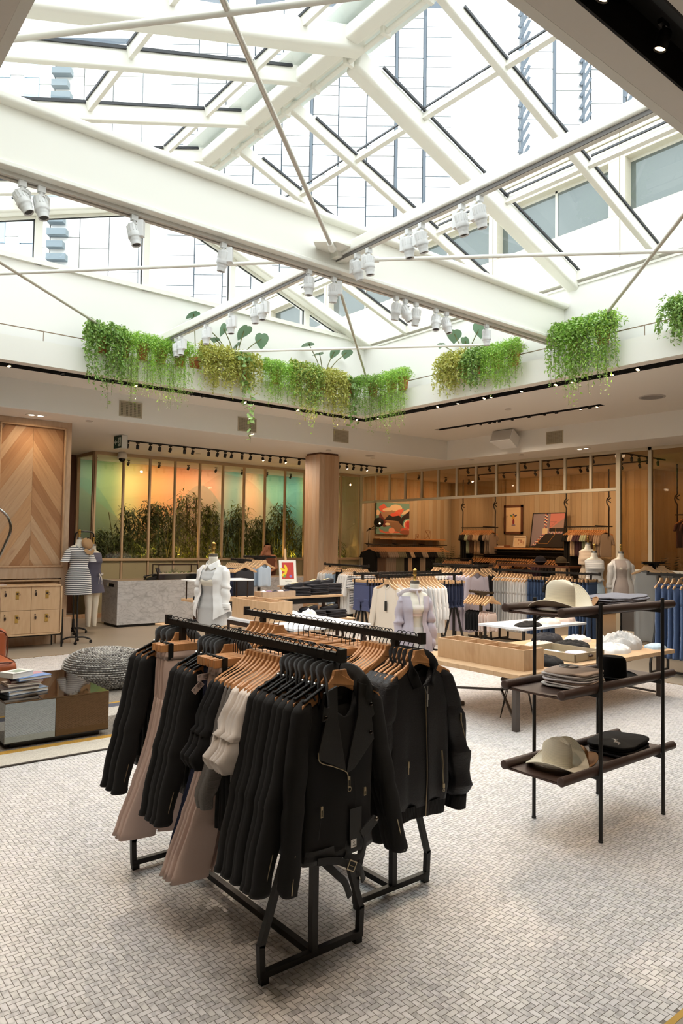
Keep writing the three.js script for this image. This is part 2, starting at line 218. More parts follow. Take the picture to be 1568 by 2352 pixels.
// ================================================================ glass roof: gable with its ridge along z
const KS = 0.348, RX = 4.83, EY0 = 5.57, roofY = (x) => EY0 + KS * (x > RX ? UX1 - x : x - UX0), RY = roofY(RX + 1e-6);
{
  const gy = 0.17;                                                        // glass lies this far above the rafters' undersides
  const fr = sgroup('roof_frame');
  const rafter = (z, side, w, h, lo = 0) => { const x0 = side > 0 ? UX1 + 0.12 : UX0 - 0.12, s = RX + side * 0.06; return bar([s, roofY(s) + lo + h / 2, z], [x0, EY0 - KS * 0.12 + lo + h / 2, z], w, h, Math.min(w, h) * 0.22); };
  const sealL = (z, side, dz) => { const x0 = side > 0 ? UX1 + 0.05 : UX0 - 0.05, s = RX + side * 0.4; return bar([s, roofY(s) + gy - 0.012, z + dz], [x0, EY0 + gy - 0.03, z + dz], 0.026, 0.03); };
  const RZ = [-9.42, -8.36, -7.12, -4.67, -3.45, -2.3], LZ = [-9.75, -8.72, -7.6, -6.5, -4.5, -3.4, -2.3];
  for (const z of RZ) { obj('rafter', rafter(z - 0.045, 1, 0.085, 0.16), M.white, fr); obj('gasket', [sealL(z, 1, 0.005), sealL(z, 1, -0.095)], M.seal, fr); }
  for (const z of LZ) { obj('rafter', rafter(z - 0.045, -1, 0.085, 0.2, -0.03), M.white, fr); obj('gasket', [sealL(z, -1, 0.005), sealL(z, -1, -0.095)], M.seal, fr); }
  for (const s of [1, -1]) { obj('main_rafter', rafter(s > 0 ? -5.98 : -5.72, s, 0.2, 0.26, -0.1), M.white, fr); obj('gasket', [sealL(-5.86, s, 0), sealL(-6.1, s, 0)], M.seal, fr); obj('end_rafter', [rafter(UZ0 + 0.1, s, 0.22, 0.2, -0.04), rafter(UZ1 - 0.1, s, 0.22, 0.2, -0.04)], M.white, fr); }
  // purlins between the rafters, one piece per bay
  const zb = [UZ0 + 0.1, ...RZ.slice(0, 3), -5.98, ...RZ.slice(3), UZ1 - 0.1], zl = [UZ0 + 0.1, ...LZ.slice(0, 4), -5.72, ...LZ.slice(4), UZ1 - 0.1];
  const purl = (x, za, zc, hh = 0.09) => { const y = roofY(x) + 0.06, g = box(0.055, hh, zc - za, 0, 0, 0); g.rotateZ(x > RX ? -Math.atan(KS) : Math.atan(KS)); return g.translate(x, y, (za + zc) / 2); };
  for (let i = 0; i + 1 < zb.length; i++) { for (const x of [5.9, 7.44]) { obj('purlin', purl(x, zb[i], zb[i + 1]), M.white, fr); const g = box(0.014, 0.03, zb[i + 1] - zb[i] - 0.1, 0, 0, 0); g.rotateZ(-Math.atan(KS)); obj('gasket', g.translate(x - 0.035, roofY(x) + gy - 0.012, (zb[i] + zb[i + 1]) / 2), M.seal, fr); } }
  for (let i = 0; i + 1 < zl.length; i++) { for (const x of [2.58, 3.98]) { obj('purlin', purl(x, zl[i], zl[i + 1], x > 3 ? 0.12 : 0.09), M.white, fr); obj('gasket', purl(x - 0.04, zl[i] + 0.05, zl[i + 1] - 0.05, 0.02).translate(0, 0.09, 0), M.seal, fr); } }
  // eaves: frame and gutter line along the right and left upstands
  for (const s of [1, -1]) { const x = s > 0 ? UX1 : UX0; obj('eaves_frame', [bb(x - s * 0.05, x + s * 0.14, EY0 + 0.02, EY0 + 0.15, UZ0, UZ1), bb(x - s * 0.02, x + s * 0.12, EY0 - 0.05, EY0 - 0.02, UZ0, UZ1)], M.white, fr); }
  obj('ridge_beam', bb(RX - 0.34, RX - 0.16, RY - 0.12, RY + 0.03, UZ0, UZ1, 0.03), M.white, fr);
  obj('ridge_cap', bb(RX - 0.45, RX + 0.25, RY + 0.14, RY + 0.2, UZ0 - 0.1, UZ1 + 0.1), M.white, fr);
  obj('conduit', rod([RX - 0.06, RY - 0.1, UZ0 + 0.2], [RX - 0.06, RY - 0.1, UZ1], 0.028, 12), M.white, fr);
  for (let z = UZ0 + 0.5; z < UZ1; z += 0.6) obj('pipe_clip', bb(RX - 0.12, RX, RY - 0.14, RY - 0.06, z, z + 0.04), M.white, fr);
  // panes, one per bay and field
  const pane = (xa, xb, za, zc) => { const g = new THREE.BufferGeometry(), y = (x) => roofY(x) + gy; g.setAttribute('position', new THREE.Float32BufferAttribute([xa, y(xa), za, xb, y(xb), za, xb, y(xb), zc, xa, y(xa), za, xb, y(xb), zc, xa, y(xa), zc], 3)); g.computeVertexNormals(); return boxUV(prep(g)); };
  for (let i = 0; i + 1 < zb.length; i++) for (const [a, b] of [[RX + 0.002, 5.9], [5.9, 7.44], [7.44, UX1 + 0.1]]) obj('pane', pane(a, b, zb[i], zb[i + 1]), M.skyGlass, fr);
  for (let i = 0; i + 1 < zl.length; i++) for (const [a, b] of [[UX0 - 0.1, 2.58], [2.58, RX - 0.002]]) obj('pane', pane(a, b, zl[i], zl[i + 1]), M.skyGlass, fr);
  // glazed gable ends with mullions
  const SY = 5.64;
  for (const z of [UZ0 - 0.05, UZ1 + 0.05]) {
    const gb = sgroup(z < -5 ? 'window_1' : 'window_2'), s = z < -5 ? 1 : -1, ms = [1.2, 2.93, 4.55, 6.1, 7.68];
    obj('sill', bb(UX0, UX1, SY, SY + 0.07, z - 0.08, z + s * 0.1), M.white, gb);
    for (const x of ms) obj('mullion', bb(x - 0.05, x + 0.05, SY, roofY(x) + 0.02, z - 0.05, z + 0.07), M.white, gb);
    for (const d of [1, -1]) obj('head_frame', bar([RX, RY - 0.02, z + s * 0.01], [d > 0 ? UX1 : UX0, EY0 - 0.02, z + s * 0.01], 0.1, 0.12), M.white, gb);
    for (const x of ms) obj('gasket', [bb(x - 0.064, x - 0.05, SY + 0.07, roofY(x) - 0.03, z - 0.01, z + 0.02)], M.seal, gb);
    for (const d of [1, -1]) obj('gasket', bar([RX, RY - 0.09, z + s * 0.02], [d > 0 ? UX1 - 0.2 : UX0 + 0.2, EY0 - 0.02, z + s * 0.02], 0.02, 0.02), M.seal, gb);
    const xs = [UX0, ...ms, UX1];
    for (let i = 0; i + 1 < xs.length; i++) { const a = xs[i], b = xs[i + 1], top = [[b, roofY(b)]]; if (a < RX && b > RX) top.push([RX, RY]); top.push([a, roofY(a)]); const sh = new THREE.Shape([[a, SY + 0.03], [b, SY + 0.03], ...top].map((q) => new THREE.Vector2(...q))); obj('pane', boxUV(prep(flat(new THREE.ShapeGeometry(sh)))).translate(0, 0, z), M.skyGlass, gb); }
  }
}
// ================================================================ tie beam, slim beam, rods
{
  const t = thing('tie_beam', 'deep white steel tie beam crossing under the glass roof from the left to the right wall', 'beam'), z = -6.2, y = 4.72;
  obj('web', bb(UX0, UX1, y + 0.03, y + 0.52, z - 0.08, z + 0.08), M.white, t);
  obj('lower_flange', bb(UX0, UX1, y, y + 0.04, z - 0.12, z + 0.12, 0.008), M.white, t);
  obj('upper_flange', bb(UX0, UX1, y + 0.5, y + 0.58, z - 0.17, z + 0.17, 0.03), M.white, t);
  obj('light_track', [bb(UX0 + 0.1, UX1 - 0.05, y - 0.035, y, z - 0.075, z - 0.035), bb(UX0 + 0.1, UX1 - 0.05, y - 0.035, y, z - 0.005, z + 0.03)], std('#c9c4ba', 0.5), t);
  obj('gusset', [poly([[-0.42, 0], [-0.25, -0.16], [0.25, -0.16], [0.42, 0], [0.25, 0.16], [-0.25, 0.16]], 0.02, 0.005).rotateX(PI / 2).translate(RX, y + 0.2, z + 0.2), bb(RX - 0.1, RX + 0.1, y + 0.12, y + 0.28, z, z + 0.2)], M.white, t);
  const s = thing('slim_beam', 'slim white steel beam crossing under the ridge with spotlights hanging below it', 'beam');
  obj('box_section', [bb(RX - 0.055, RX + 0.055, y + 0.14, y + 0.26, z + 0.1, UZ1, 0.02), bb(RX - 0.055, RX + 0.055, y + 0.14, y + 0.26, UZ0, z - 0.1, 0.02)], M.white, s);
  obj('light_track', [bb(RX - 0.03, RX + 0.03, y + 0.105, y + 0.142, UZ0 + 0.1, UZ1 - 0.1)], std('#6e6a66', 0.5), s);
  obj('light_track_cover', [bb(RX - 0.022, RX + 0.022, y + 0.1, y + 0.106, UZ0 + 0.1, UZ1 - 0.1)], M.white, s);
  const yr = 4.87;
  const rods = [
    ['steel tie rod from the beam crossing towards the camera, high above the racks', [RX - 0.2, yr, z + 0.24], [WX0 - 0.3, yr, WZ1 - 0.4]], ['steel tie rod from the beam crossing to the far corner of the roof opening', [RX + 0.2, yr, z - 0.24], [UX1, yr, UZ0 + 0.1]],
    ['white tie rod from the beam crossing to the left corner of the roof opening', [RX - 0.25, yr, z - 0.24], [UX0, yr, -10.75]], ['white tie rod from the beam crossing to the right corner of the roof opening', [RX + 0.25, yr, z + 0.24], [UX1, yr, -1.9]],
    ['white tie rod crossing behind the hanging plants between the far walls', [5.62, 4.86, UZ0], [UX1, 4.86, -6.82]], ['white tie rod crossing the top of the picture near the ceiling edge', [UX0, 4.86, -5.35], [3.75, 4.86, UZ1]],
    ['thin grey tie rod slanting down to the planter on the left ledge', [UX0, 4.85, -7.35], [4.1, 4.85, UZ0]], ['thin grey tie rod slanting down to the planter on the right ledge', [5.05, 4.85, UZ1], [UX1, 4.85, -5.6]],
  ];
  rods.forEach(([lab, a, b], i) => {
    const g = thing('tie_rod', lab, 'rod', a), m = [0, 1, 6, 7].includes(i) ? M.rodM : M.white, e = b.map((q, k) => q - a[k]), L = Math.hypot(...e), at = (d) => e.map((q) => (q * d) / L);
    obj('rod', rod([0, 0, 0], e, 0.021, 10), m, g); obj('clevis', [rod(at(0), at(0.16), 0.034, 10), sph(0.045, ...at(0.02))], M.white, g); obj('end_clevis', rod(at(L - 0.16), at(L - 0.005), 0.034, 10), M.white, g);
  });
}
// ================================================================ walls of the shop
{
  struct('wall_left', bb(-6.2, -6, 0, FT, -24, 6), M.wall); struct('wall_front', bb(-6, 24, 0, FT, 6, 6.2), M.wall); struct('wall_right', bb(24, 24.2, 0, FT, -24, 6.2), M.wall); struct('wall_back', bb(-6.2, 24.2, 0, FT, -24.2, -24), M.wall);
}
// ================================================================ the city above the glass roof
{
  const F = (d, l, y) => [0.6277 * d + 0.7785 * l, y, -0.7785 * d + 0.6277 * l];
  const glassy = ['#f4f5f3', '#eef1f1', '#f7f6f2', '#e4eaee'].map((c) => std(c, 0.2, { metalness: 0.35 })), joint = std('#66717b', 0.6), pale = std('#eceae4', 0.7), blue = ['#b5c9d6', '#9fb8c9', '#c4d4de'].map((c) => std(c, 0.1, { metalness: 0.7 }));
  // an office tower of staggered panels; l0..l1 sideways, d away
  const tower = (name, label, d, l0, l1, y0, y1, colW, rows, mats, cols = []) => {
    const t = thing(name, label, 'building', F(d, (l0 + l1) / 2, 0), -rad(38.88)), w = l1 - l0;
    obj('core', bb(-w / 2, w / 2, 0, y1 + 8, -12, -0.27), pale, t); obj('backing', bb(-w / 2, w / 2, y0 - 2, y1 + 2, -0.27, -0.23), joint, t);
    const n = Math.round(w / colW), cw = w / n;
    for (let i = 0; i < n; i++) {
      if (cols.includes(i)) { obj('fin', bb(-w / 2 + i * cw, -w / 2 + i * cw + 0.2, y0, y1, -0.2, 0.05), joint, t); }
      let y = y0 + (i % 2) * 0.9, k = i;
      while (y < y1) { const h = rows[k++ % rows.length]; obj('pane', bb(-w / 2 + i * cw + (cols.includes(i) ? 0.24 : 0.05), -w / 2 + (i + 1) * cw - 0.05, y + 0.035, y + h - 0.035, -0.22, -0.02), mats[Math.floor(rnd() * mats.length)], t); y += h; }
    }
    return t;
  };
  tower('office_tower', 'tall pale office tower with staggered mirrored panels filling the middle of the glass roof', 56, -14.2, 8.3, 12, 44, 2.25, [1.6, 0.85], glassy, [5, 8, 9]);
  const l = tower('office_tower', 'pale tower with blue glass strips seen through the left of the glass roof', 70, -38, -20.5, 14, 50, 2.9, [3.2, 3.4], [pale, pale, glassy[2]], []);
  for (const [a, b] of [[2.2, 4.3], [5.6, 7.2]]) for (let y = 14; y < 50; y += 2.4) obj('blue_pane', bb(a - 8.75 + 0.1, b - 8.75, y, y + 2.3, -0.1, 0.15), blue[Math.floor(rnd() * 3)], l);
  for (let y = 14; y < 50; y += 1.25) obj('balcony', bb(-0.1, 1.5 + 0.3 * (Math.floor(y) % 2), y, y + 0.62, -0.1, 0.7), std('#7f8d94', 0.5), l);
  const r = tower('office_tower', 'tower with slanting dark louvres seen through the upper right of the glass roof', 48, 11.8, 21.5, 14, 42, 2.2, [2.4, 1.2], glassy, []);
  for (const x of [-4.6, -0.4, 2.6]) for (let y = 14; y < 42; y += 0.8) obj('louvre', bar([x - 0.35, y, 0.12], [x + 0.35, y + 1.3, 0.12], 0.12, 0.2), joint, r);
  for (const x of [-4.8, -2.6, -0.6, 2.2, 4.2]) obj('fin', bb(x, x + 0.14, 14, 42, -0.2, 0.15), joint, r);
  // concrete neighbour with its band of windows
  const cT = tex(512, 512, (u, v) => { const a = 0.5 * pn(u * 6, v * 6, 6, 6, 3) + 0.3 * pn(u * 30, v * 30, 30, 30, 5) + 0.2 * pn(u * 90, v * 90, 90, 90, 6), pit = pn(u * 60, v * 60, 60, 60, 8) > 0.55 ? -0.12 : 0, g = 0.82 + 0.06 * a + pit; return [g, g * 0.965, g * 0.87]; }, { rep: [0.45, 0.45] });
  const conc = std('#ffffff', 0.9, { map: cT }), cb = thing('concrete_building', 'pale concrete building with dark windows beside the right slope of the glass roof', 'building', [14, 0, -8.07]);
  const X = 0.35, dk = phys('#6d7471', 0.05, { metalness: 0.35 });
  obj('core', bb(X, X + 8, 4.7, 11, -34, 9), std('#8d8a80', 0.9), cb);
  for (let i = -2; i < 9; i++) {
    const a = -i * 3.42, b = a - 3.4, s = i === 0 ? 0.25 : 0.12;
    obj('concrete_panel', bb(0, X + 0.1, 4.7, 6.86, b, a, 0.012), conc, cb); obj('concrete_panel', bb(0, X + 0.1, 6.88, 8.84, b, a, 0.012), conc, cb);
    obj('concrete_panel', bb(0, X + 0.1, 10.04, 10.5, b, a, 0.012), conc, cb); obj('concrete_panel', bb(0, X + 0.1, 10.53, 11.22, b, a, 0.012), conc, cb);
    obj('concrete_pier', [bb(0, X + 0.1, 8.84, 10.04, a - s, a), bb(0, X + 0.1, 8.84, 10.04, b, b + 0.12)], conc, cb);
    const w = obj('window', [bb(0.2, 0.26, 8.84, 8.9, b + 0.12, a - s), bb(0.2, 0.26, 9.98, 10.04, b + 0.12, a - s), bb(0.2, 0.26, 8.84, 10.04, (a + b) / 2 - 0.03, (a + b) / 2 + 0.03)], std('#cfcabb', 0.6), cb);
    obj('pane', bb(0.22, 0.24, 8.9, 9.98, b + 0.12, a - s), dk, w);
  }
  const lamp = (label, p, h) => { const t = thing('pole_camera', label, 'camera', p); obj('pole', rod([0, 0, 0], [0, h, 0], 0.07, 10), std('#d5dadd', 0.5), t); obj('housing', lathe([[0.001, 0.5], [0.2, 0.5], [0.24, 0.44], [0.24, 0.16], [0.26, 0.16], [0.26, 0.06], [0.2, 0.04]], 20).translate(0.25, h - 0.3, 0.1), std('#dfe2e3', 0.4), t); obj('dome', sph(0.2, 0.25, h - 0.28, 0.1, 1, 0.9, 1), phys('#5a6064', 0.08), t); obj('bracket', bar([0, h - 0.1, 0], [0.25, h + 0.12, 0.1], 0.06), std('#d5dadd', 0.5), t); };
  lamp('white dome camera on a tall pole outside the glass roof at the upper right', F(20, 4.42, 4.7), 10.75); lamp('small white dome camera on a pole outside, behind the middle of the roof', F(34, -3.6, 4.7), 13.1);
}
// ================================================================ chevron wood wall, column
{
  const t = struct('wall_chevron', [bb(-5, 4.03, 0, HL, -12.95, -12.36), bb(2.83, 2.93, 0, HL, -12.36, -12.3), bb(3.93, 4.03, 0, HL, -12.36, -12.3), bb(2.93, 3.93, 3.58, HL, -12.36, -12.3), bb(2.93, 3.93, 1.08, 1.27, -12.36, -12.3), bb(2.93, 3.93, 0, 0.2, -12.36, -12.3), bb(1.63, 1.73, 0, HL, -12.36, -12.3), bb(1.73, 2.83, 3.58, HL, -12.36, -12.3), bb(3.86, 4.1, 0, 0.42, -12.36, -12.26)], M.beam);
  const frame = (x0, x1, y0, y1, n) => { for (const g of [bb(x0, x1, y1 - 0.03, y1, -12.33, -12.28, 0.01), bb(x0, x1, y0, y0 + 0.03, -12.33, -12.28, 0.01), bb(x0, x0 + 0.03, y0, y1, -12.33, -12.28, 0.01), bb(x1 - 0.03, x1, y0, y1, -12.33, -12.28, 0.01)]) obj('moulding', g, M.oak, t); };
  frame(2.9, 3.945, 1.26, 3.595); frame(2.93, 3.93, 0.2, 1.06); frame(1.7, 2.86, 1.26, 3.595);
  obj('lower_panel', bb(2.93, 3.93, 0.2, 1.06, -12.36, -12.345), M.oak, t);
  const oaks = ['#f2e2d0', '#ffffff', '#e3cdb6', '#fff3e2', '#d9bfa4'].map((c) => std(c, 0.55, { map: oakT }));
  const clip = (P, y, up) => { const o = []; P.forEach((a, i) => { const b = P[(i + 1) % P.length], ia = up ? a[1] >= y : a[1] <= y, ib = up ? b[1] >= y : b[1] <= y; if (ia) o.push(a); if (ia !== ib) { const k = (y - a[1]) / (b[1] - a[1]); o.push([lerp(a[0], b[0], k), y]); } }); return o; };
  const field = (x0, xc, x1, y0, y1) => { for (const [xa, xb] of [[x0, xc], [x1, xc]]) for (let k = -5; k < 12; k++) {
    const dy = Math.abs(xb - xa) * 1.55, yb = y0 + k * 0.245 + (xa > xb ? 0.1 : 0), h = 0.243, s = Math.sign(xb - xa) * 0.0012; let P = [[xa + s, yb - dy], [xb - s, yb], [xb - s, yb + h], [xa + s, yb + h - dy]]; P = clip(clip(P, y0, true), y1, false); if (P.length < 3) continue;
    const g = poly(P, 0.012, 0).translate(0, 0, -12.358), u = g.attributes.uv, p = g.attributes.position, ca = Math.cos(rad(57)), sa = Math.sin(rad(57)) * Math.sign(xb - xa), o = rnd() * 3; for (let i = 0; i < u.count; i++) u.setXY(i, (p.getX(i) * sa - p.getY(i) * ca) * 1.6 + o, (p.getX(i) * ca + p.getY(i) * sa) * 0.8 + o * 1.7);
    obj('chevron_board', g, oaks[Math.floor(rnd() * 5)], t); } };
  field(2.93, 3.43, 3.915, 1.29, 3.565); field(1.73, 2.28, 2.83, 1.29, 3.565);
  // dark passage beside it
  struct('wall_passage', [bb(5.5, 5.72, 0, HL, -17.05, -17), bb(4.03, 5.72, 0, HL, -17.3, -17.1)], M.dark); struct('baseboard_back', bb(4.1, 13.4, 0, 0.09, -15.83, -15.79), M.oak);
  const c = struct('column', bb(9.385, 9.885, 0, HL, -12.905, -12.405), M.dark);
  const cm = ['#fff', '#f9efe4', '#efe2d4', '#fdf5ec'].map((k) => std(k, 0.6, { map: rep(beamT, 1.7, 0.7) }));
  for (let i = 0; i < 4; i++) { const w = 0.53 / 4, a = 9.37 + i * w; const g = bb(a, a + w - 0.0015, 0, HL - 0.04, -12.405, -12.385), u = g.attributes.uv; for (let k = 0; k < u.count; k++) u.setXY(k, u.getX(k) + i * 0.31, u.getY(k) + i * 0.4); obj('board', g, cm[i], c); const g2 = bb(9.365, 9.385, 0, HL - 0.04, -12.92 + i * w, -12.92 + (i + 1) * w - 0.0015), u2 = g2.attributes.uv; for (let k = 0; k < u2.count; k++) u2.setXY(k, u2.getX(k) + i * 0.47, u2.getY(k) + i * 0.7); obj('board', g2, cm[(i + 2) % 4], c); obj('board', bb(9.885, 9.905, 0, HL - 0.04, -12.92 + i * w, -12.92 + (i + 1) * w - 0.0015), cm[i], c); }
}
// ================================================================ bamboo garden behind its glazed screen
const BZ0 = -15.82;
{
  const w = sgroup('window_3'), ms = [5.725, 6.372, 7.009, 7.645, 8.301, 8.939, 9.556, 10.186, 10.816, 11.459, 12.09, 12.735, 13.42];
  for (const x of ms) obj('mullion', bb(x - 0.02, x + 0.02, 0, HL, BZ0 - 0.05, BZ0 + 0.02), M.mullion, w);
  obj('head_frame', bb(5.7, 13.45, HL - 0.07, HL, BZ0 - 0.06, BZ0 + 0.035), M.mullion, w); obj('sill', bb(5.7, 13.45, 1.25, 1.31, BZ0 - 0.06, BZ0 + 0.045), M.mullion, w);
  for (let i = 0; i + 1 < ms.length; i++) { obj('pane', bb(ms[i], ms[i + 1], 1.31, HL - 0.07, BZ0 - 0.012, BZ0 - 0.011), M.glass, w); obj('lower_panel', bb(ms[i] + 0.035, ms[i + 1] - 0.035, 0.02, 1.25, BZ0 - 0.03, BZ0 - 0.005), M.panelG, w); }
  const s = sgroup('window_4'); for (const z of [-15.9, -16.95]) obj('mullion', bb(5.69, 5.76, 0, HL, z - 0.04, z + 0.04), M.mullion, s); obj('pane', bb(5.72, 5.721, 1.31, HL, -16.95, -15.9), M.glass, s); obj('head_frame', bb(5.69, 5.76, HL - 0.07, HL, -16.95, -15.9), M.mullion, s); obj('lower_panel', bb(5.71, 5.74, 0, 1.31, -16.95, -15.9), M.panelG, s);
  // printed mural: washes of teal, green, yellow, orange, pink, with layered hills
  const muralT = tex(768, 384, (u, v) => {
    const st = [[0, '#6c8fa0'], [0.07, '#5f9a86'], [0.14, '#79a66a'], [0.22, '#d8cf7a'], [0.3, '#e8a45a'], [0.42, '#e79262'], [0.52, '#e3a184'], [0.62, '#5fb0b0'], [0.68, '#e2bd96'], [0.78, '#5fae9c'], [0.88, '#3f9aa0'], [0.97, '#9db85a'], [1, '#c8c060']];
    const uu = clamp(u + 0.03 * pn(u * 6, v * 3, 6, 3, 2) + 0.02 * pn(u * 3, v * 2, 3, 2, 9), 0, 1); let i = 1; while (st[i][0] < uu && i < st.length - 1) i++;
    const k = sstep(uu, st[i - 1][0], st[i][0]), A = hx(st[i - 1][1]), B = hx(st[i][1]); let c = [0, 1, 2].map((n) => lerp(A[n], B[n], k));
    const hill = (y, col, a) => { if (v < y) { const H = hx(col); c = c.map((q, n) => lerp(q, H[n], a)); } };
    hill(0.78 + 0.2 * Math.sin(u * 9 + 2.4) + 0.05 * pn(u * 12, 0, 12, 1, 3), '#b86a4a', 0.22); hill(0.66 + 0.22 * Math.sin(u * 15 + 0.6), '#2f7f7c', 0.28); hill(0.55 + 0.1 * Math.sin(u * 21), '#6f8f86', 0.3); const m = (c[0] + c[1] + c[2]) / 3; return c.map((q, n) => lerp(q, [m * 1.06, m, m * 0.86][n], 0.3));
  }, { rep: [1 / 7.8, 1 / HL] });
  const mw = bb(5.6, 13.42, 0, HL, -17.95, -17.8), uv = mw.attributes.uv; for (let i = 0; i < uv.count; i++) uv.setX(i, uv.getX(i) - 5.6);
  struct('wall_mural', mw, std('#ffffff', 0.85, { map: muralT })); struct('planting_bed', [bb(5.74, 13.4, 0, 0.42, -17.8, BZ0 - 0.1)], std('#2c2520', 1));
  struct('wall_garden_end', bb(13.42, 13.5, 0, HL, -17.95, BZ0 - 0.06), M.warm);
  // bamboo
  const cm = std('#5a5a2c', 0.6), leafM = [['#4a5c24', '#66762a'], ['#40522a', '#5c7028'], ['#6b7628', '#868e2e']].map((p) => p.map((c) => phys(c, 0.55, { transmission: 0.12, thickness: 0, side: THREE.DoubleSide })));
  const leafG = (n, h0, h1, sp, L0, L1, droop) => {                       // n bent leaf blades of four triangles
    const pos = [], uv = [];
    for (let i = 0; i < n; i++) {
      const y = lerp(h0, h1, Math.pow(rnd(), 0.8)), an = rnd() * 2 * PI, R = sp * (0.25 + 0.75 * Math.sqrt(rnd())) * (1 - 0.45 * sstep(y, h0 + 0.6 * (h1 - h0), h1)), cx = Math.cos(rnd() * 2 * PI) * R, cz = Math.sin(rnd() * 2 * PI) * R * 0.7, L = rr(L0, L1), w = L * rr(0.055, 0.09), dx = Math.cos(an), dz = Math.sin(an), el = rr(-0.5, 0.9);
      const p = (t, s) => [cx + dx * L * t * Math.cos(el * (1 - t * 0.5)) - dz * w * s, y + L * (t * Math.sin(el) - droop * t * t), cz + dz * L * t * Math.cos(el * (1 - t * 0.5)) + dx * w * s];
      const q = [p(0, 0), p(0.45, -1), p(0.45, 1), p(1, 0)]; for (const k of [0, 1, 2, 1, 3, 2]) { pos.push(...q[k]); uv.push(0, 0); }
    }
    const g = new THREE.BufferGeometry(); g.setAttribute('position', new THREE.Float32BufferAttribute(pos, 3)); g.setAttribute('uv', new THREE.Float32BufferAttribute(uv, 2)); g.computeVertexNormals(); return g;
  };
  const variants = [0, 1, 2].map((k) => { const t = thing('bamboo_plant', '', 'plant', [0, 0.42, 0]); const H = [1.75, 2.15, 2.35][k];
    for (let i = 0; i < 7; i++) { const a = i * 0.9, r = 0.16 * (i % 3), x = Math.cos(a) * r, z = Math.sin(a) * r; obj('culm', tube([[x, 0, z], [x * 1.6, H * 0.5, z * 1.4], [x * 2.2 + 0.05, H * rr(0.8, 1), z * 2]], 0.012, 8, 5), cm, t); }
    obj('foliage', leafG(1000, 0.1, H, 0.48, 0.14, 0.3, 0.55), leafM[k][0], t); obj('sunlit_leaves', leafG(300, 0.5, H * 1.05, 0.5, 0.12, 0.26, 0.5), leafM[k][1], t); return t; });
  const spots = [[6.05, -16.5, 0, 0.72], [6.35, -16.9, 0, 0.85], [6.62, -16.35, 0, 0.8], [6.95, -16.8, 1, 0.95], [7.3, -16.4, 1, 1], [7.75, -16.9, 1, 1.02], [8.1, -16.45, 2, 0.85], [8.45, -16.7, 2, 1.04], [8.85, -16.35, 2, 0.92], [9.2, -16.9, 1, 0.95], [9.65, -16.45, 1, 0.9], [10.0, -16.8, 2, 0.95], [10.4, -16.4, 0, 0.95], [10.75, -16.9, 1, 0.9], [11.1, -16.45, 2, 0.98], [11.5, -16.8, 1, 0.92], [12.0, -16.4, 1, 0.85], [12.5, -16.7, 0, 0.95], [12.95, -16.4, 0, 0.82]];
  const seen = [0, 0, 0];
  spots.forEach(([x, z, k, s], i) => { const lab = 'dark green bamboo plant behind glass, ' + ord(i) + ' from the left end of the bed', o = seen[k]++ ? dup(variants[k], [x, 0.42, z], i * 1.3, lab, 'bamboo plants behind the glass screen') : variants[k]; o.position.set(x, 0.42, z); o.rotation.y = i * 1.3; o.scale.setScalar(s); o.userData.label = lab; o.userData.group = 'bamboo plants behind the glass screen'; });
  const d = thing('dome_camera', 'small white dome security camera on the ceiling before the mural', 'camera', [6.24, HL, -15.6]); obj('base', lathe([[0.001, 0], [0.08, 0], [0.1, -0.06], [0.11, -0.12], [0.1, -0.15], [0.001, -0.15]], 20), M.spotW, d); obj('dome', sph(0.075, 0, -0.15, 0, 1, 1, 1), phys('#181818', 0.05), d);
}
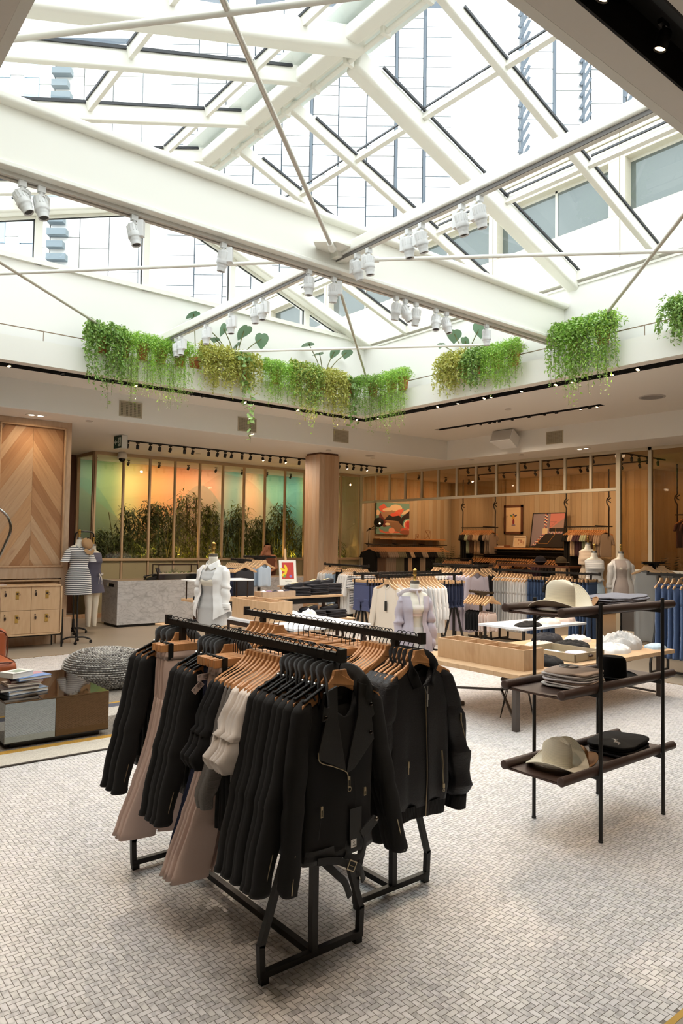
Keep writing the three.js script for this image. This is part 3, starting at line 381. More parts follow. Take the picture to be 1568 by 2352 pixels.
// ================================================================ glass partition and the room behind it
const PX = 13.446;
{
  const w = sgroup('window_5'), ms = [-15.7, -15.15, -14.57, -13.95, -13.33, -12.74, -12.11, -11.49, -10.87, -10.25, -9.63, -9.01, -8.39], pm = std('#c9bfa9', 0.5), y0 = 2.9;
  for (const z of ms) obj('mullion', bb(PX - 0.03, PX + 0.03, y0, HL, z - 0.025, z + 0.025), pm, w);
  for (const z of [-15.74, -7.765]) obj('post', bb(PX - 0.04, PX + 0.04, 0, HL, z - 0.045, z + 0.045), pm, w);
  obj('head_frame', bb(PX - 0.035, PX + 0.035, HL - 0.06, HL, -15.74, 4), pm, w); obj('transom_rail', bb(PX - 0.035, PX + 0.035, y0 - 0.03, y0 + 0.03, -15.74, -7.765), pm, w);
  const zs = [...ms, -7.765]; for (let i = 0; i + 1 < zs.length; i++) obj('pane', bb(PX, PX + 0.001, y0 + 0.03, HL - 0.06, zs[i], zs[i + 1]), M.tint, w);
  const v = sgroup('window_6'), vs = [-7.765, -7.1, -6.3, -5.5, -4.7, -3.9, -3.1, -2.3]; vs.slice(1).forEach((z) => obj('mullion', bb(PX - 0.035, PX + 0.035, 0, HL, z - 0.035, z + 0.035), pm, v));
  obj('sill', bb(PX - 0.06, PX + 0.04, 1.24, 1.3, -7.4, -2.3), std('#e6e0d2', 0.5), v); obj('bottom_rail', bb(PX - 0.05, PX + 0.04, 0, 0.07, -7.765, -2.3), std('#e6e0d2', 0.5), v);
  for (let i = 0; i + 1 < vs.length; i++) { obj('pane', bb(PX, PX + 0.001, 1.3, HL - 0.06, vs[i], vs[i + 1]), M.tint, v); obj('lower_pane', bb(PX, PX + 0.001, 0.07, 1.24, vs[i], vs[i + 1]), phys('#6f6e70', 0.08, { transmission: 0.35, thickness: 0, side: THREE.DoubleSide }), v); }
  const tones = ['#ffffff', '#f7efe4', '#efe5d8', '#fdf3e6'].map((c) => std(c, 0.6, { map: rep(warmT, 1.3, 0.5) }));
  const boards = (name, x0, z0, x1, z1, nx, nz) => { const g = struct(name, bb(x0, x1 + nx * -0.1 + 0.001, 0, HL, z0, z1 + 0.001 - 0.1 * nz), M.dark), L = Math.hypot(x1 - x0, z1 - z0), n = Math.round(L / 0.17), q = L / n; for (let i = 0; i < n; i++) { const a = i * q + 0.002, b = (i + 1) * q - 0.002, gg = nx ? bb(x0 - 0.012, x0 + 0.02, 0, HL - 0.001, z0 + a, z0 + b) : bb(x0 + a, x0 + b, 0, HL - 0.001, z0 - 0.02, z0 + 0.012), u = gg.attributes.uv, o = rnd() * 5; for (let k = 0; k < u.count; k++) u.setXY(k, u.getX(k) + o, u.getY(k) + o); obj('plank', gg, tones[Math.floor(rnd() * 4)], g); } return g; };
  boards('wall_room_back', 13.5, BZ0, 17.3, BZ0, 0, 1); boards('wall_room_right', 17.3, -15.82, 17.3, -9.05, -1, 0); boards('wall_room_return', 17.3, -9.05, 20.5, -9.05, 0, 1); boards('wall_room_far', 20.5, -9.05, 20.5, -1, -1, 0);
}
// ================================================================ lamps
const glow = (c, i) => std('#000000', 0.5, { emissive: new THREE.Color(c), emissiveIntensity: i });
const lensOn = glow('#ffd9a8', 6), lensOff = std('#2a2522', 0.25), WARM = 0xffe6cc, DIM = (c) => (c === WARM ? 0.2 : 0.12);
const orient = (g, dir) => g.applyQuaternion(new THREE.Quaternion().setFromUnitVectors(V(0, -1, 0), V(...dir).normalize()));
const canG = lathe([[0.001, 0.05], [0.036, 0.05], [0.044, 0.035], [0.044, -0.075], [0.04, -0.078], [0.036, -0.06], [0.001, -0.058]], 18);
function head(x, y, z, to, lab, group, I = 0, deg = 46, col = WARM) {      // black spotlight under a track
  const t = thing('track_spotlight', lab, 'spotlight', [x, y, z], 0, group); t.scale.setScalar(0.7); const c = [x, y - 0.08, z], d = V(to[0] - c[0], to[1] - c[1], to[2] - c[2]).normalize();
  obj('adapter', [bb(-0.05, 0.05, -0.035, 0, -0.016, 0.016), rod([0, -0.03, 0], [0, -0.08, 0], 0.012)], M.black, t);
  obj('can', orient(canG.clone(), [d.x, d.y, d.z]).translate(0, -0.115, 0), M.black, t);
  const o = obj('lens', orient(lathe([[0.001, -0.066], [0.036, -0.066], [0.036, -0.061], [0.001, -0.061]], 16), [d.x, d.y, d.z]).translate(0, -0.115, 0), I ? lensOn : lensOff, t);
  if (I) spot(c[0] + d.x * 0.062, c[1] + d.y * 0.062, c[2] + d.z * 0.062, ...to, I * DIM(col), deg, col, 0.7, 1.6);
  return o;
}
const track = (lab, a, b) => { const t = thing('light_track', lab, 'track', a), e = b.map((q, k) => q - a[k]); obj('rail', bar([0, -0.012, 0], [e[0], e[1] - 0.012, e[2]], 0.034, 0.024), M.black, t); return t; };
{
  const yt = FT - 0.14, oz = WZ0 - 0.31, ox = WX1 + 0.31;
  track('black lighting track in the ceiling slot along the back edge of the roof opening', [WX0, yt, oz], [WX1 + 0.3, yt, oz]); track('black lighting track in the ceiling slot along the right edge of the roof opening', [ox, yt, oz + 0.05], [ox, yt, WZ1]); track('black lighting track in the ceiling slot near the camera', [WX0, yt, WZ1 + 0.31], [WX1, yt, WZ1 + 0.31]); track('black lighting track along the left edge of the roof opening', [WX0 - 0.31, yt, WZ0], [WX0 - 0.31, yt, WZ1]);
  const yh = HC + 0.1, gL = 'black spotlights along the back edge of the roof opening', gR = 'black spotlights along the right edge of the roof opening';
  [2.59, 3.32, 4.43, 5.37, 5.58, 6.39, 6.94, 7.49, 8.37, 8.9].forEach((x, i) => head(x, yh, oz, [x + 0.3, 0, -8.2 + (i % 2)], ord(i) + ' black spotlight from the left in the back slot of the roof opening', gL, [40, 0, 40, 0, 0, 40, 0, 40, 0, 40][i], 60));
  [-10.2, -8.94, -8.64, -8.18, -7.85, -7.61, -7.47, -6.87, -6.25, -5.98, -5.35, -4.97, -3.6, -2.6].forEach((z, i) => head(ox, yh, z, [7.6 - (i % 3) * 0.6, 0.4, z], ord(i) + ' black spotlight from the far corner in the right slot of the roof opening', gR, [36, 0, 36, 34, 0, 34, 34, 34, 36, 34, 36, 36, 36, 0][i], 56));
  [[1.4, [1.7, 0.6, -3.2]], [2.2, [1.5, 0.0, -3.6]], [2.75, [2.3, 0.8, -3.4]], [3.24, [2.9, 0.2, -3.0]], [4.3, [4.2, 0.4, -2.8]], [5.6, [5.8, 0.5, -4.2]]].forEach(([x, to], i) => head(x, yh, WZ1 + 0.31, to, ord(i) + ' black spotlight from the left on the ceiling track nearest the camera', 'black spotlights on the track nearest the camera', [20, 16, 20, 16, 20, 20][i], 44));
  [-9, -7.2, -5, -3].forEach((z, i) => head(WX0 - 0.31, yh, z, [2.2, 0.2, z + 0.1], ord(i) + ' black spotlight from the back on the left ceiling track', 'black spotlights on the left track', 30, 50));
  track('short black lighting track in the right-hand ceiling', [11.015, yt, -10.45], [11.015, yt, -6.7]);
  [-9.64, -9.3, -9.09, -8.95, -8.855, -8.53, -8.16, -7.81, -7.57, -7.07, -6.9, -6.75].forEach((z, i) => head(11.015, yh, z, [i % 2 ? 10 : 12, 0.6, z - 0.3], ord(i) + ' black spotlight from the far end, short track in the right ceiling', 'black spotlights on the short ceiling track', [40, 0, 40, 0, 40, 0, 40, 0, 0, 40, 0, 40][i], 66));
  track('long black lighting track on the ceiling before the bamboo garden', [5.5, HL, -13.63], [12.45, HL, -13.63]);
  [5.55, 5.76, 6.03, 6.23, 6.46, 6.78, 6.97, 7.34, 7.55, 7.74, 7.9, 8.16, 8.38, 8.7, 8.89, 9.18, 9.31, 9.7, 10.9, 11.14, 11.35, 11.61, 11.78, 12.13, 12.28].forEach((x, i) => { const on = [0, 9, 13, 16, 19, 22].includes(i); head(x, HL - 0.024, -13.63, on ? [x - 0.2, 0.9, i % 3 ? -12.2 : -14.4] : [x + (i % 2 ? 0.5 : -0.4), 0, -15], ord(i) + ' black spotlight from the left, ceiling track before the bamboo garden', 'black spotlights on the track before the bamboo garden', on ? 52 : 0, 74); });
  // the room behind the partition
  track('black lighting track on the ceiling just behind the glass partition', [13.95, HL, -12.6], [13.95, HL, -7.9]); track('black lighting track across the ceiling of the room behind the partition', [13.95, HL, -7.9], [15.6, HL, -7.9]); track('black lighting track near the wood wall of the room behind the partition', [15.53, HL, -13.6], [15.53, HL, -8.3]);
  const gB = 'black spotlights in the room behind the partition';
  [-12.2, -11.5, -10.44, -9.8, -8.66, -8.0].forEach((z, i) => head(13.95, HL - 0.024, z, [16.6, 0.8, z], ord(i) + ' black spotlight from the far end, track just behind the partition', gB, [0, 26, 0, 26, 0, 26][i], 60, 0xffd0a0));
  [14.18, 14.48, 14.82, 15.28].forEach((x, i) => head(x, HL - 0.024, -7.9, [17, 1, -9.4 + 0.3 * i], ord(i) + ' black spotlight from the left on the cross track behind the partition', gB, i % 2 ? 22 : 0, 60, 0xffd0a0));
  [-13.19, -12.32, -11.9, -11.3, -10.63, -9.98, -9.79, -8.9, -8.46].forEach((z, i) => head(15.53, HL - 0.024, z, [17.25, 1.6, z + (i % 2 ? 0.4 : -0.3)], ord(i) + ' black spotlight from the far end, track by the back room wood wall', gB, [34, 0, 34, 0, 34, 34, 0, 34, 0][i], 74, 0xffcc98));
  [14.3, 15.4, 16.4].forEach((x, i) => head(x, HL - 0.024, -14.3, [x, 1.9, -15.8], ord(i) + ' black spotlight from the left before the wall with the painting', gB, 34, 74, 0xffcc98));
  [18.3, 19.5].forEach((x, i) => head(x, HL - 0.024, -7.4, [x, 1.9, -9.05], ord(i) + ' black spotlight from the left, far right of the back room', gB, 24, 74, 0xffcc98));
  // garden: spots washing the mural, small ground lamps among the stems
  [6.1, 6.9, 7.7, 8.5, 9.3, 10.1, 10.9, 11.7, 12.5, 13.1].forEach((x, i) => head(x, HL - 0.02, -16.85, [x, 2.35, -17.8], ord(i) + ' black spotlight from the left hidden above the bamboo garden', 'black spotlights above the bamboo garden', 30, 78, 0xffe0b4));
  [7.05, 7.95, 8.75, 9.75, 10.55, 11.3, 12.85].forEach((x, i) => { const t = thing('ground_lamp', 'small glowing lamp among the bamboo stems, ' + ord(i) + ' from the left', 'lamp', [x, 0.42, -16.05], 0, 'ground lamps in the bamboo bed'); obj('stake', rod([0, -0.1, 0], [0, 0.62, 0], 0.012), M.blackM, t); obj('body', cyl(0.03, 0.1, 0, 0.6, 0, 0.038), M.blackM, t); obj('bulb', sph(0.03, 0, 0.72, 0), glow('#ffdf9a', 8), t); spot(x, 1.175, -16.05, x + 0.1, 2.4, -16.5, 2.2, 100, 0xffcf70, 0.9, 1.5); });
  // recessed downlights and ceiling plates
  [[3.33, HL, -11.9, 0.05], [12.75, HL, -8.14, 0.05]].forEach(([x, y, z], i) => { const t = thing('recessed_downlight', i ? 'twin recessed downlight in the low ceiling before the glass partition' : 'twin recessed downlight in the ceiling before the chevron wood wall', 'downlight', [x, y, z], i ? PI / 2 : 0); obj('trim', [bb(-0.15, 0.15, -0.006, 0, -0.06, 0.06)], M.ceil, t); for (const s of [-0.07, 0.07]) obj('lens', mv(cyl(0.042, 0.008, 0, -0.01, 0), s, 0, 0), glow('#fff0d8', 8), t); for (const s of [-0.07, 0.07]) spot(x + (i ? 0 : s), y - 0.03, z + (i ? s : 0), x + (i ? 0 : 0.1), 0, z - 0.05, 1.2, 90, 0xffdfb8, 0.8, 2); });
  [[4.16, HL, -11.86], [9.3, HL, -12.0], [7.6, HL, -14.6], [12.7, HL, -9.6], [10.2, HC, -8.0], [10.9, HL, -12.4], [12.7, HL, -11]].forEach(([x, y, z], i) => { const t = thing('ceiling_plate', 'small round white cover plate in the ceiling, ' + ['right of the chevron wall', 'near the wood column', 'before the bamboo screen', 'near the twin downlight by the partition', 'beside the short track', 'right of the wood column', 'near the far end of the partition'][i], 'cover', [x, y, z]); obj('plate', lathe([[0.001, -0.012], [0.05, -0.012], [0.06, 0], [0.001, 0]], 18), std('#cfc6ba', 0.7), t); });
  const sp = thing('ceiling_speaker', 'large round grey speaker grille in the right-hand ceiling', 'speaker', [11.0, HC, -5.78]); obj('rim', lathe([[0.17, 0], [0.17, -0.012], [0.2, -0.01], [0.205, 0]], 32), std('#b7afa6', 0.6), sp); obj('grille', lathe([[0.001, -0.008], [0.17, -0.006], [0.17, 0], [0.001, 0]], 32), std('#8f8a84', 0.7), sp);
  const lw = thing('ceiling_speaker', 'round white speaker in the low ceiling right of the wood column', 'speaker', [10.6, HL, -12.15]); obj('grille', lathe([[0.001, -0.01], [0.11, -0.01], [0.12, 0], [0.001, 0]], 28), std('#c9c0b4', 0.7), lw);
  // wall speaker on the right bulkhead
  const ws = thing('wall_speaker', 'white box speaker tilted down from the right bulkhead', 'speaker', [12.1, 3.92, -9.5]), q = new THREE.Group();
  obj('cabinet', mv(poly([[-0.22, -0.26], [0.1, -0.2], [0.1, 0.2], [-0.22, 0.26]], 0.24, 0.008).rotateX(PI / 2).translate(0, 0.12, 0), 0, 0, 0, 0, 0, -0.42), M.spotW, ws); obj('grille', mv(bb(-0.235, -0.224, -0.115, 0.115, -0.25, 0.25), 0, 0.0, 0, 0, 0, -0.42), std('#bdbab5', 0.8), ws); obj('bracket', bb(0.05, 0.29, -0.05, 0.05, -0.05, 0.05), M.spotW, ws);
  // air grilles
  const gr = (lab, p, turn) => { const t = thing('air_grille', lab, 'grille', p, turn); obj('frame', [bb(-0.2, 0.2, 0.115, 0.13, -0.002, 0.012), bb(-0.2, 0.2, -0.13, -0.115, -0.002, 0.012), bb(-0.2, -0.185, -0.13, 0.13, -0.002, 0.012), bb(0.185, 0.2, -0.13, 0.13, -0.002, 0.012)], std('#c3b8a2', 0.6), t); obj('backing', bb(-0.19, 0.19, -0.12, 0.12, -0.002, 0.001), std('#3a352c', 0.9), t); for (let i = 0; i < 17; i++) obj('slat', bb(-0.18 + i * 0.0222, -0.168 + i * 0.0222, -0.118, 0.118, 0.001, 0.01), std('#b5aa92', 0.6), t); for (let i = 0; i < 8; i++) obj('crossbar', bb(-0.185, 0.185, -0.1 + i * 0.028, -0.094 + i * 0.028, 0.003, 0.009), std('#b5aa92', 0.6), t); };
  gr('air grille on the back bulkhead below the left hanging plants', [4.71, 3.9, BZ], 0); gr('air grille on the back bulkhead behind the long trailing ivy', [6.96, 3.9, BZ], 0); gr('air grille on the back bulkhead near its right end', [9.2, 3.92, BZ], 0); gr('air grille on the right bulkhead beside the tilted speaker', [BX, 3.92, -8.55], -PI / 2);
  // exit sign
  const ex = thing('exit_sign', 'green running-man exit sign with an arrow hanging from the ceiling', 'sign', [5.2, 3.56, -13.1], 0.35);
  obj('housing', bb(-0.06, 0.06, -0.12, 0.12, -0.15, 0.15), std('#d9dcd6', 0.5), ex).rotation.y = 0; obj('mount', bb(-0.04, 0.04, 0.12, 0.135, -0.06, 0.06), M.spotW, ex);
  const face = ctex(256, 208, (c, w, h) => { c.fillStyle = '#16463c'; c.fillRect(0, 0, w, h); c.strokeStyle = c.fillStyle = '#dfeee6'; c.lineWidth = 16; c.beginPath(); c.moveTo(120, 104); c.lineTo(34, 104); c.moveTo(72, 60); c.lineTo(30, 104); c.lineTo(72, 148); c.stroke(); c.fillRect(150, 30, 86, 148); c.fillStyle = '#16463c'; c.beginPath(); c.arc(196, 58, 13, 0, 7); c.fill(); c.lineWidth = 13; c.strokeStyle = '#16463c'; c.beginPath(); c.moveTo(196, 74); c.lineTo(186, 112); c.lineTo(210, 132); c.lineTo(204, 166); c.moveTo(186, 112); c.lineTo(172, 138); c.lineTo(156, 140); c.moveTo(192, 82); c.lineTo(166, 98); c.moveTo(194, 84); c.lineTo(216, 100); c.stroke(); });
  const fg = new THREE.PlaneGeometry(0.29, 0.23); obj('sign_face', prep(fg.rotateY(-PI / 2).translate(-0.0615, 0, 0)), std('#ffffff', 0.5, { map: face }), ex); ex.rotation.y = 0.12;
}
// ================================================================ white spotlights under the beams
{
  const fins = []; for (let i = 0; i < 14; i++) fins.push(mv(bb(-0.003, 0.003, -0.01, 0.055, 0.045, 0.06), 0, 0, 0, (i / 14) * 2 * PI));
  const body = lathe([[0.001, 0.07], [0.04, 0.07], [0.05, 0.06], [0.056, 0.055], [0.056, -0.02], [0.06, -0.025], [0.06, -0.06], [0.05, -0.065], [0.05, -0.09], [0.044, -0.095], [0.044, -0.13], [0.04, -0.135], [0.034, -0.12], [0.001, -0.118]], 22);
  const wh = (x, y, z, to, turn, lab, group) => {
    const t = thing('white_spotlight', lab, 'spotlight', [x, y, z], 0, group), d = [to[0] - x, to[1] - y, to[2] - z], cx = Math.cos(turn) * 0.05, cz = Math.sin(turn) * 0.05;
    obj('adapter', [bb(-0.03, 0.03, -0.05, 0, -0.02, 0.02), rod([0, -0.04, 0], [0, -0.1, 0], 0.018)], M.spotW, t); obj('gear_box', mv(bb(-0.03, 0.03, -0.2, -0.05, 0.035, 0.095, 0.006), 0, 0, 0, turn), M.spotW, t);
    obj('body', orient(body.clone(), d).translate(0, -0.15, 0), M.spotW, t); obj('cooling_fins', orient(mg(fins), d).translate(0, -0.15, 0), M.spotW, t); obj('aperture', orient(cyl(0.034, 0.004, 0, -0.124, 0), d).translate(0, -0.15, 0), M.black, t); obj('knuckle', mv(bb(-0.045, 0.045, -0.1, -0.085, -0.04, 0.04, 0.005), 0, 0, 0, turn), M.spotW, t);
  };
  const g1 = 'white spotlights under the deep tie beam', g2 = 'white spotlights under the slim beam';
  [1.57, 1.72, 2.53, 3.45, 4.5, 4.84, 5.79, 5.94, 6.12, 6.47, 6.66, 7.44].forEach((x, i) => wh(x, 4.685, -6.2, [x + [0.6, 0.2, 0.2, -0.1, 0, 0.05, 0, 0.5, 0, -0.3, 0.2, 0.1][i], 3.2, -6.2 + [0.5, 0.4, 0.3, -0.3, 0, -0.2, -0.3, 0.5, -0.2, 0.3, 0.4, 0][i]], [2.4, 2.4, 0.8, 0.8, 2.4, 0.8, 2.6, 2.6, 2.6, 2.5, 2.6, 2.6][i], ord(i) + ' white spotlight from the left under the deep tie beam', g1));
  [-4.11, -4.32, -4.83, -5.01, -5.6, -5.79, -7.65, -7.83, -8.44, -9.13, -9.92, -10.07].forEach((z, i) => wh(RX, 4.82, z, [RX + [0.4, 0.3, 0.4, 0.2, 0.2, 0.5, 0, 0.1, 0.1, 0, 0, 0][i], 3.2, z + 0.1], i < 6 ? PI : 0.4, ord(i) + ' white spotlight from the camera end under the slim beam', g2));
}
// ================================================================ clothing
// flat strap swept along a path: w(v) across (turned by tilt(v) about the path), th thick
function sweep(pts, w, th, { n = 24, m = 8, tilt = () => 0, up = [0, 1, 0] } = {}) {
  const c = new THREE.CatmullRomCurve3(pts.map((p) => V(...p)), false, 'centripetal'), W = typeof w === 'function' ? w : () => w, H = typeof th === 'function' ? th : () => th;
  return surf((u, v) => {
    const p = c.getPoint(v), t = c.getTangent(v), s = V(...up).cross(t); if (s.lengthSq() < 1e-4) s.set(1, 0, 0).cross(t); s.normalize(); const b = t.clone().cross(s).normalize(), a = u * 2 * PI, k = tilt(v);
    const ca = Math.cos(a), sa = Math.sin(a), e = Math.sign(ca) * Math.pow(Math.abs(ca), 0.6) * W(v) / 2, f = Math.sign(sa) * Math.pow(Math.abs(sa), 0.8) * H(v) / 2, x = e * Math.cos(k) - f * Math.sin(k), y = e * Math.sin(k) + f * Math.cos(k);
    return [p.x + b.x * x + s.x * y, p.y + b.y * x + s.y * y, p.z + b.z * x + s.z * y];
  }, m, n, { cap0: true, cap1: true });
}
const sg = (x, p) => Math.sign(x) * Math.pow(Math.abs(x), p);
// torso of a hanging garment: rings [v, half width, half depth]; y0 neck, y1 hem; slope of the shoulders; neck: [half width, front drop, back drop]
function torso({ y0, y1, rings, slope = 0.32, neck = [0.075, 0.09, 0.02], fold = 0.008, waves = 5, ph = 0, hem = 0, nu = 40, nv = 18, cap = true, off = 0, sh = 0.2 }) {
  return surf((u, v) => {
    const a = u * 2 * PI, [W, D] = prof(rings, v), c = Math.cos(a), s = Math.sin(a), x = W * sg(c, 0.75);
    let y = lerp(y0, y1, v) - slope * Math.abs(x) * Math.pow(1 - v, 2.2) * (v < 1 ? 1 : 0), z = D * sg(s, 0.7);
    const nk = Math.max(0, 1 - Math.pow(Math.abs(x) / neck[0], 2)); if (slope > 0) { const q = Math.pow(1 - v, 14); y += 0.012 * q; z *= 1 - 0.9 * q * (1 - Math.min(1, nk * 1.6)); } y -= (s > 0 ? neck[1] : neck[2]) * nk * Math.pow(1 - v, 9);
    const f = fold * sstep(v, 0.1, 1); z += f * (Math.sin(x / W * PI * waves * 0.5 + ph + v * 0.8) + 0.6 * Math.sin(x / W * PI * waves * 0.9 + ph * 2 + 1)) + 0.4 * fold * N3(x * 9 + ph, y * 6, s * 2 + ph);
    y += hem * sstep(v, 0.85, 1) * Math.sin(x * 14 + ph + (s > 0 ? 1 : 0));
    return [x + off * v, y, z];
  }, nu, nv, { cap1: cap, uvs: (u, v, p) => [p[0], p[1]] });
}
// tube of cloth through centres [v, x, y, z, rx, rz]
function sleeve(pts, { amp = 0.005, ph = 0, nu = 16, nv = 16, k = 1 } = {}) {
  return surf((u, v) => { const a = u * 2 * PI, [x, y, z, rx, rz] = prof(pts, v), w = 1 + amp / rx * (Math.sin(v * 26 + ph + 1.5 * Math.sin(a)) * sstep(v, 0.1, 0.5) + N3(a, v * 6 + ph, ph)); return [x + rx * w * sg(Math.cos(a), 0.8) * k, y - 0.25 * Math.abs(rx) * Math.cos(a) * 0.3, z + rz * w * sg(Math.sin(a), 0.8)]; }, nu, nv, { cap0: true, cap1: true, uvs: (u, v, p) => [p[0] + u * 0.3, p[1]] });
}
// ---- hangers
const hookG = tube([[-0.022, -0.008, 0], [-0.016, 0.008, 0], [0, 0.014, 0], [0.017, 0.006, 0], [0.02, -0.018, 0], [0.008, -0.04, 0], [0, -0.055, 0], [0, -0.085, 0]], 0.0022, 22, 6);
const woodHanger = (() => { const p = [[0.03, -0.07], [0.036, -0.09], [0.06, -0.115], [0.11, -0.145], [0.17, -0.168], [0.205, -0.185], [0.212, -0.2], [0.2, -0.207], [0.15, -0.19], [0.1, -0.172], [0.06, -0.15], [0.03, -0.136], [0, -0.13]]; const g = poly([...p, ...p.slice(0, -1).reverse().map(([x, y]) => [-x, y])], 0.01, 0.003).translate(0, 0, -0.005), q = g.attributes.position; for (let i = 0; i < q.count; i++) q.setZ(i, q.getZ(i) + 0.35 * q.getX(i) * q.getX(i)); g.computeVertexNormals(); return g; })();
function hanger(kind, label, group, mat = M.hang) {
  const t = thing(kind === 'clip' ? 'trouser_hanger' : 'wooden_hanger', label, 'hanger', [0, 0, 0], 0, group);
  if (kind === 'clip') { obj('hook', [hookG, rod([0, -0.08, 0], [0, -0.11, 0], 0.0022, 6)], M.blackM, t); obj('bar', bb(-0.195, 0.195, -0.145, -0.105, -0.008, 0.008, 0.003), mat, t); for (const s of [-0.14, 0.14]) obj('clip', [bb(s - 0.014, s + 0.014, -0.185, -0.1, 0.008, 0.016, 0.002), bb(s - 0.014, s + 0.014, -0.185, -0.15, -0.014, -0.006, 0.002), bb(s - 0.006, s + 0.006, -0.104, -0.098, -0.012, 0.016)], M.black, t); }
  else { obj('hook', hookG, M.blackM, t); obj('body', woodHanger, mat, t); }
  return t;
}
const protoStore = {};
// puts a copy of a prototype at (x, y, z); the first one built is used itself
function put(key, make, [x, y, z], turn, label, group) {
  let o; if (!protoStore[key]) { o = protoStore[key] = make(); o.position.set(x, y, z); o.rotation.y = turn; o.userData.label = label; if (group) o.userData.group = group; } else o = dup(protoStore[key], [x, y, z], turn, label, group);
  return o;
}
// ---- materials of the clothes
const knitRib = tex(128, 64, (u) => { const s = 0.5 + 0.5 * Math.sin(u * 2 * PI * 16); return [s, s, s]; }, { srgb: false, rep: [6, 6] });
const C = {
  leather: phys('#12110f', 0.42, { bumpMap: rep(grain, 9, 9), bumpScale: 0.0012, side: THREE.DoubleSide }), black: cloth('#0f0e0d', 0.85, 0.03), blackT: cloth('#0d0c0c', 0.9, 0.03), nylon: phys('#0e0d11', 0.5, { bumpMap: rep(grain, 5, 5), bumpScale: 0.002, side: THREE.DoubleSide, sheen: 0.1, sheenColor: new THREE.Color('#3a3a48') }), rib: phys('#0c0b0d', 0.85, { bumpMap: knitRib, bumpScale: 0.002, side: THREE.DoubleSide }),
  pink: cloth('#d8bfb2', 0.9), white: cloth('#e9e6e2', 0.9), offwhite: cloth('#e6dcd2', 0.9), grey: clothT(heather('#6f6b67', '#8d8884')), greyL: clothT(heather('#b9b7b5', '#cfcdca', 3)), navy: clothT(heather('#262b40', '#363d58', 5)), blue: clothT(heather('#566a90', '#6f84aa', 6)), blueL: clothT(heather('#a9bcd0', '#c2d2e0', 7)), denim: clothT(heather('#3d4d6c', '#526a8e', 8)), indigo: cloth('#4b5070', 0.9), lav: cloth('#b7aeb8', 0.85, 0.25), cream: cloth('#e0d3c2', 0.9), taupe: cloth('#9b8b7c', 0.9), olive: cloth('#77735f', 0.9), sage: cloth('#8c9286', 0.9), blush: cloth('#dcc6ba', 0.9), char: cloth('#2b2a2e', 0.9), plum: cloth('#4a3340', 0.9), skyB: cloth('#bcd0de', 0.88),
};
const stripeT = (bg, fg, n, k = 0.35) => tex(64, 256, (u, v) => { const f = (v * n) % 1; return hx(f < k ? fg : bg); }, { rep: [1, 1] });
C.stripe = clothT(rep(stripeT('#e9e7e3', '#2c2d3a', 4, 0.38), 1, 8)); C.stripeF = clothT(rep(stripeT('#e8e6e1', '#6d6f76', 4, 0.28), 1, 14));
const snapG = lathe([[0.001, 0.006], [0.006, 0.005], [0.0085, 0.002], [0.009, 0]], 14);
function ribbonLapel(pts, th = 0.007) { return poly(pts, th, 0.002); }
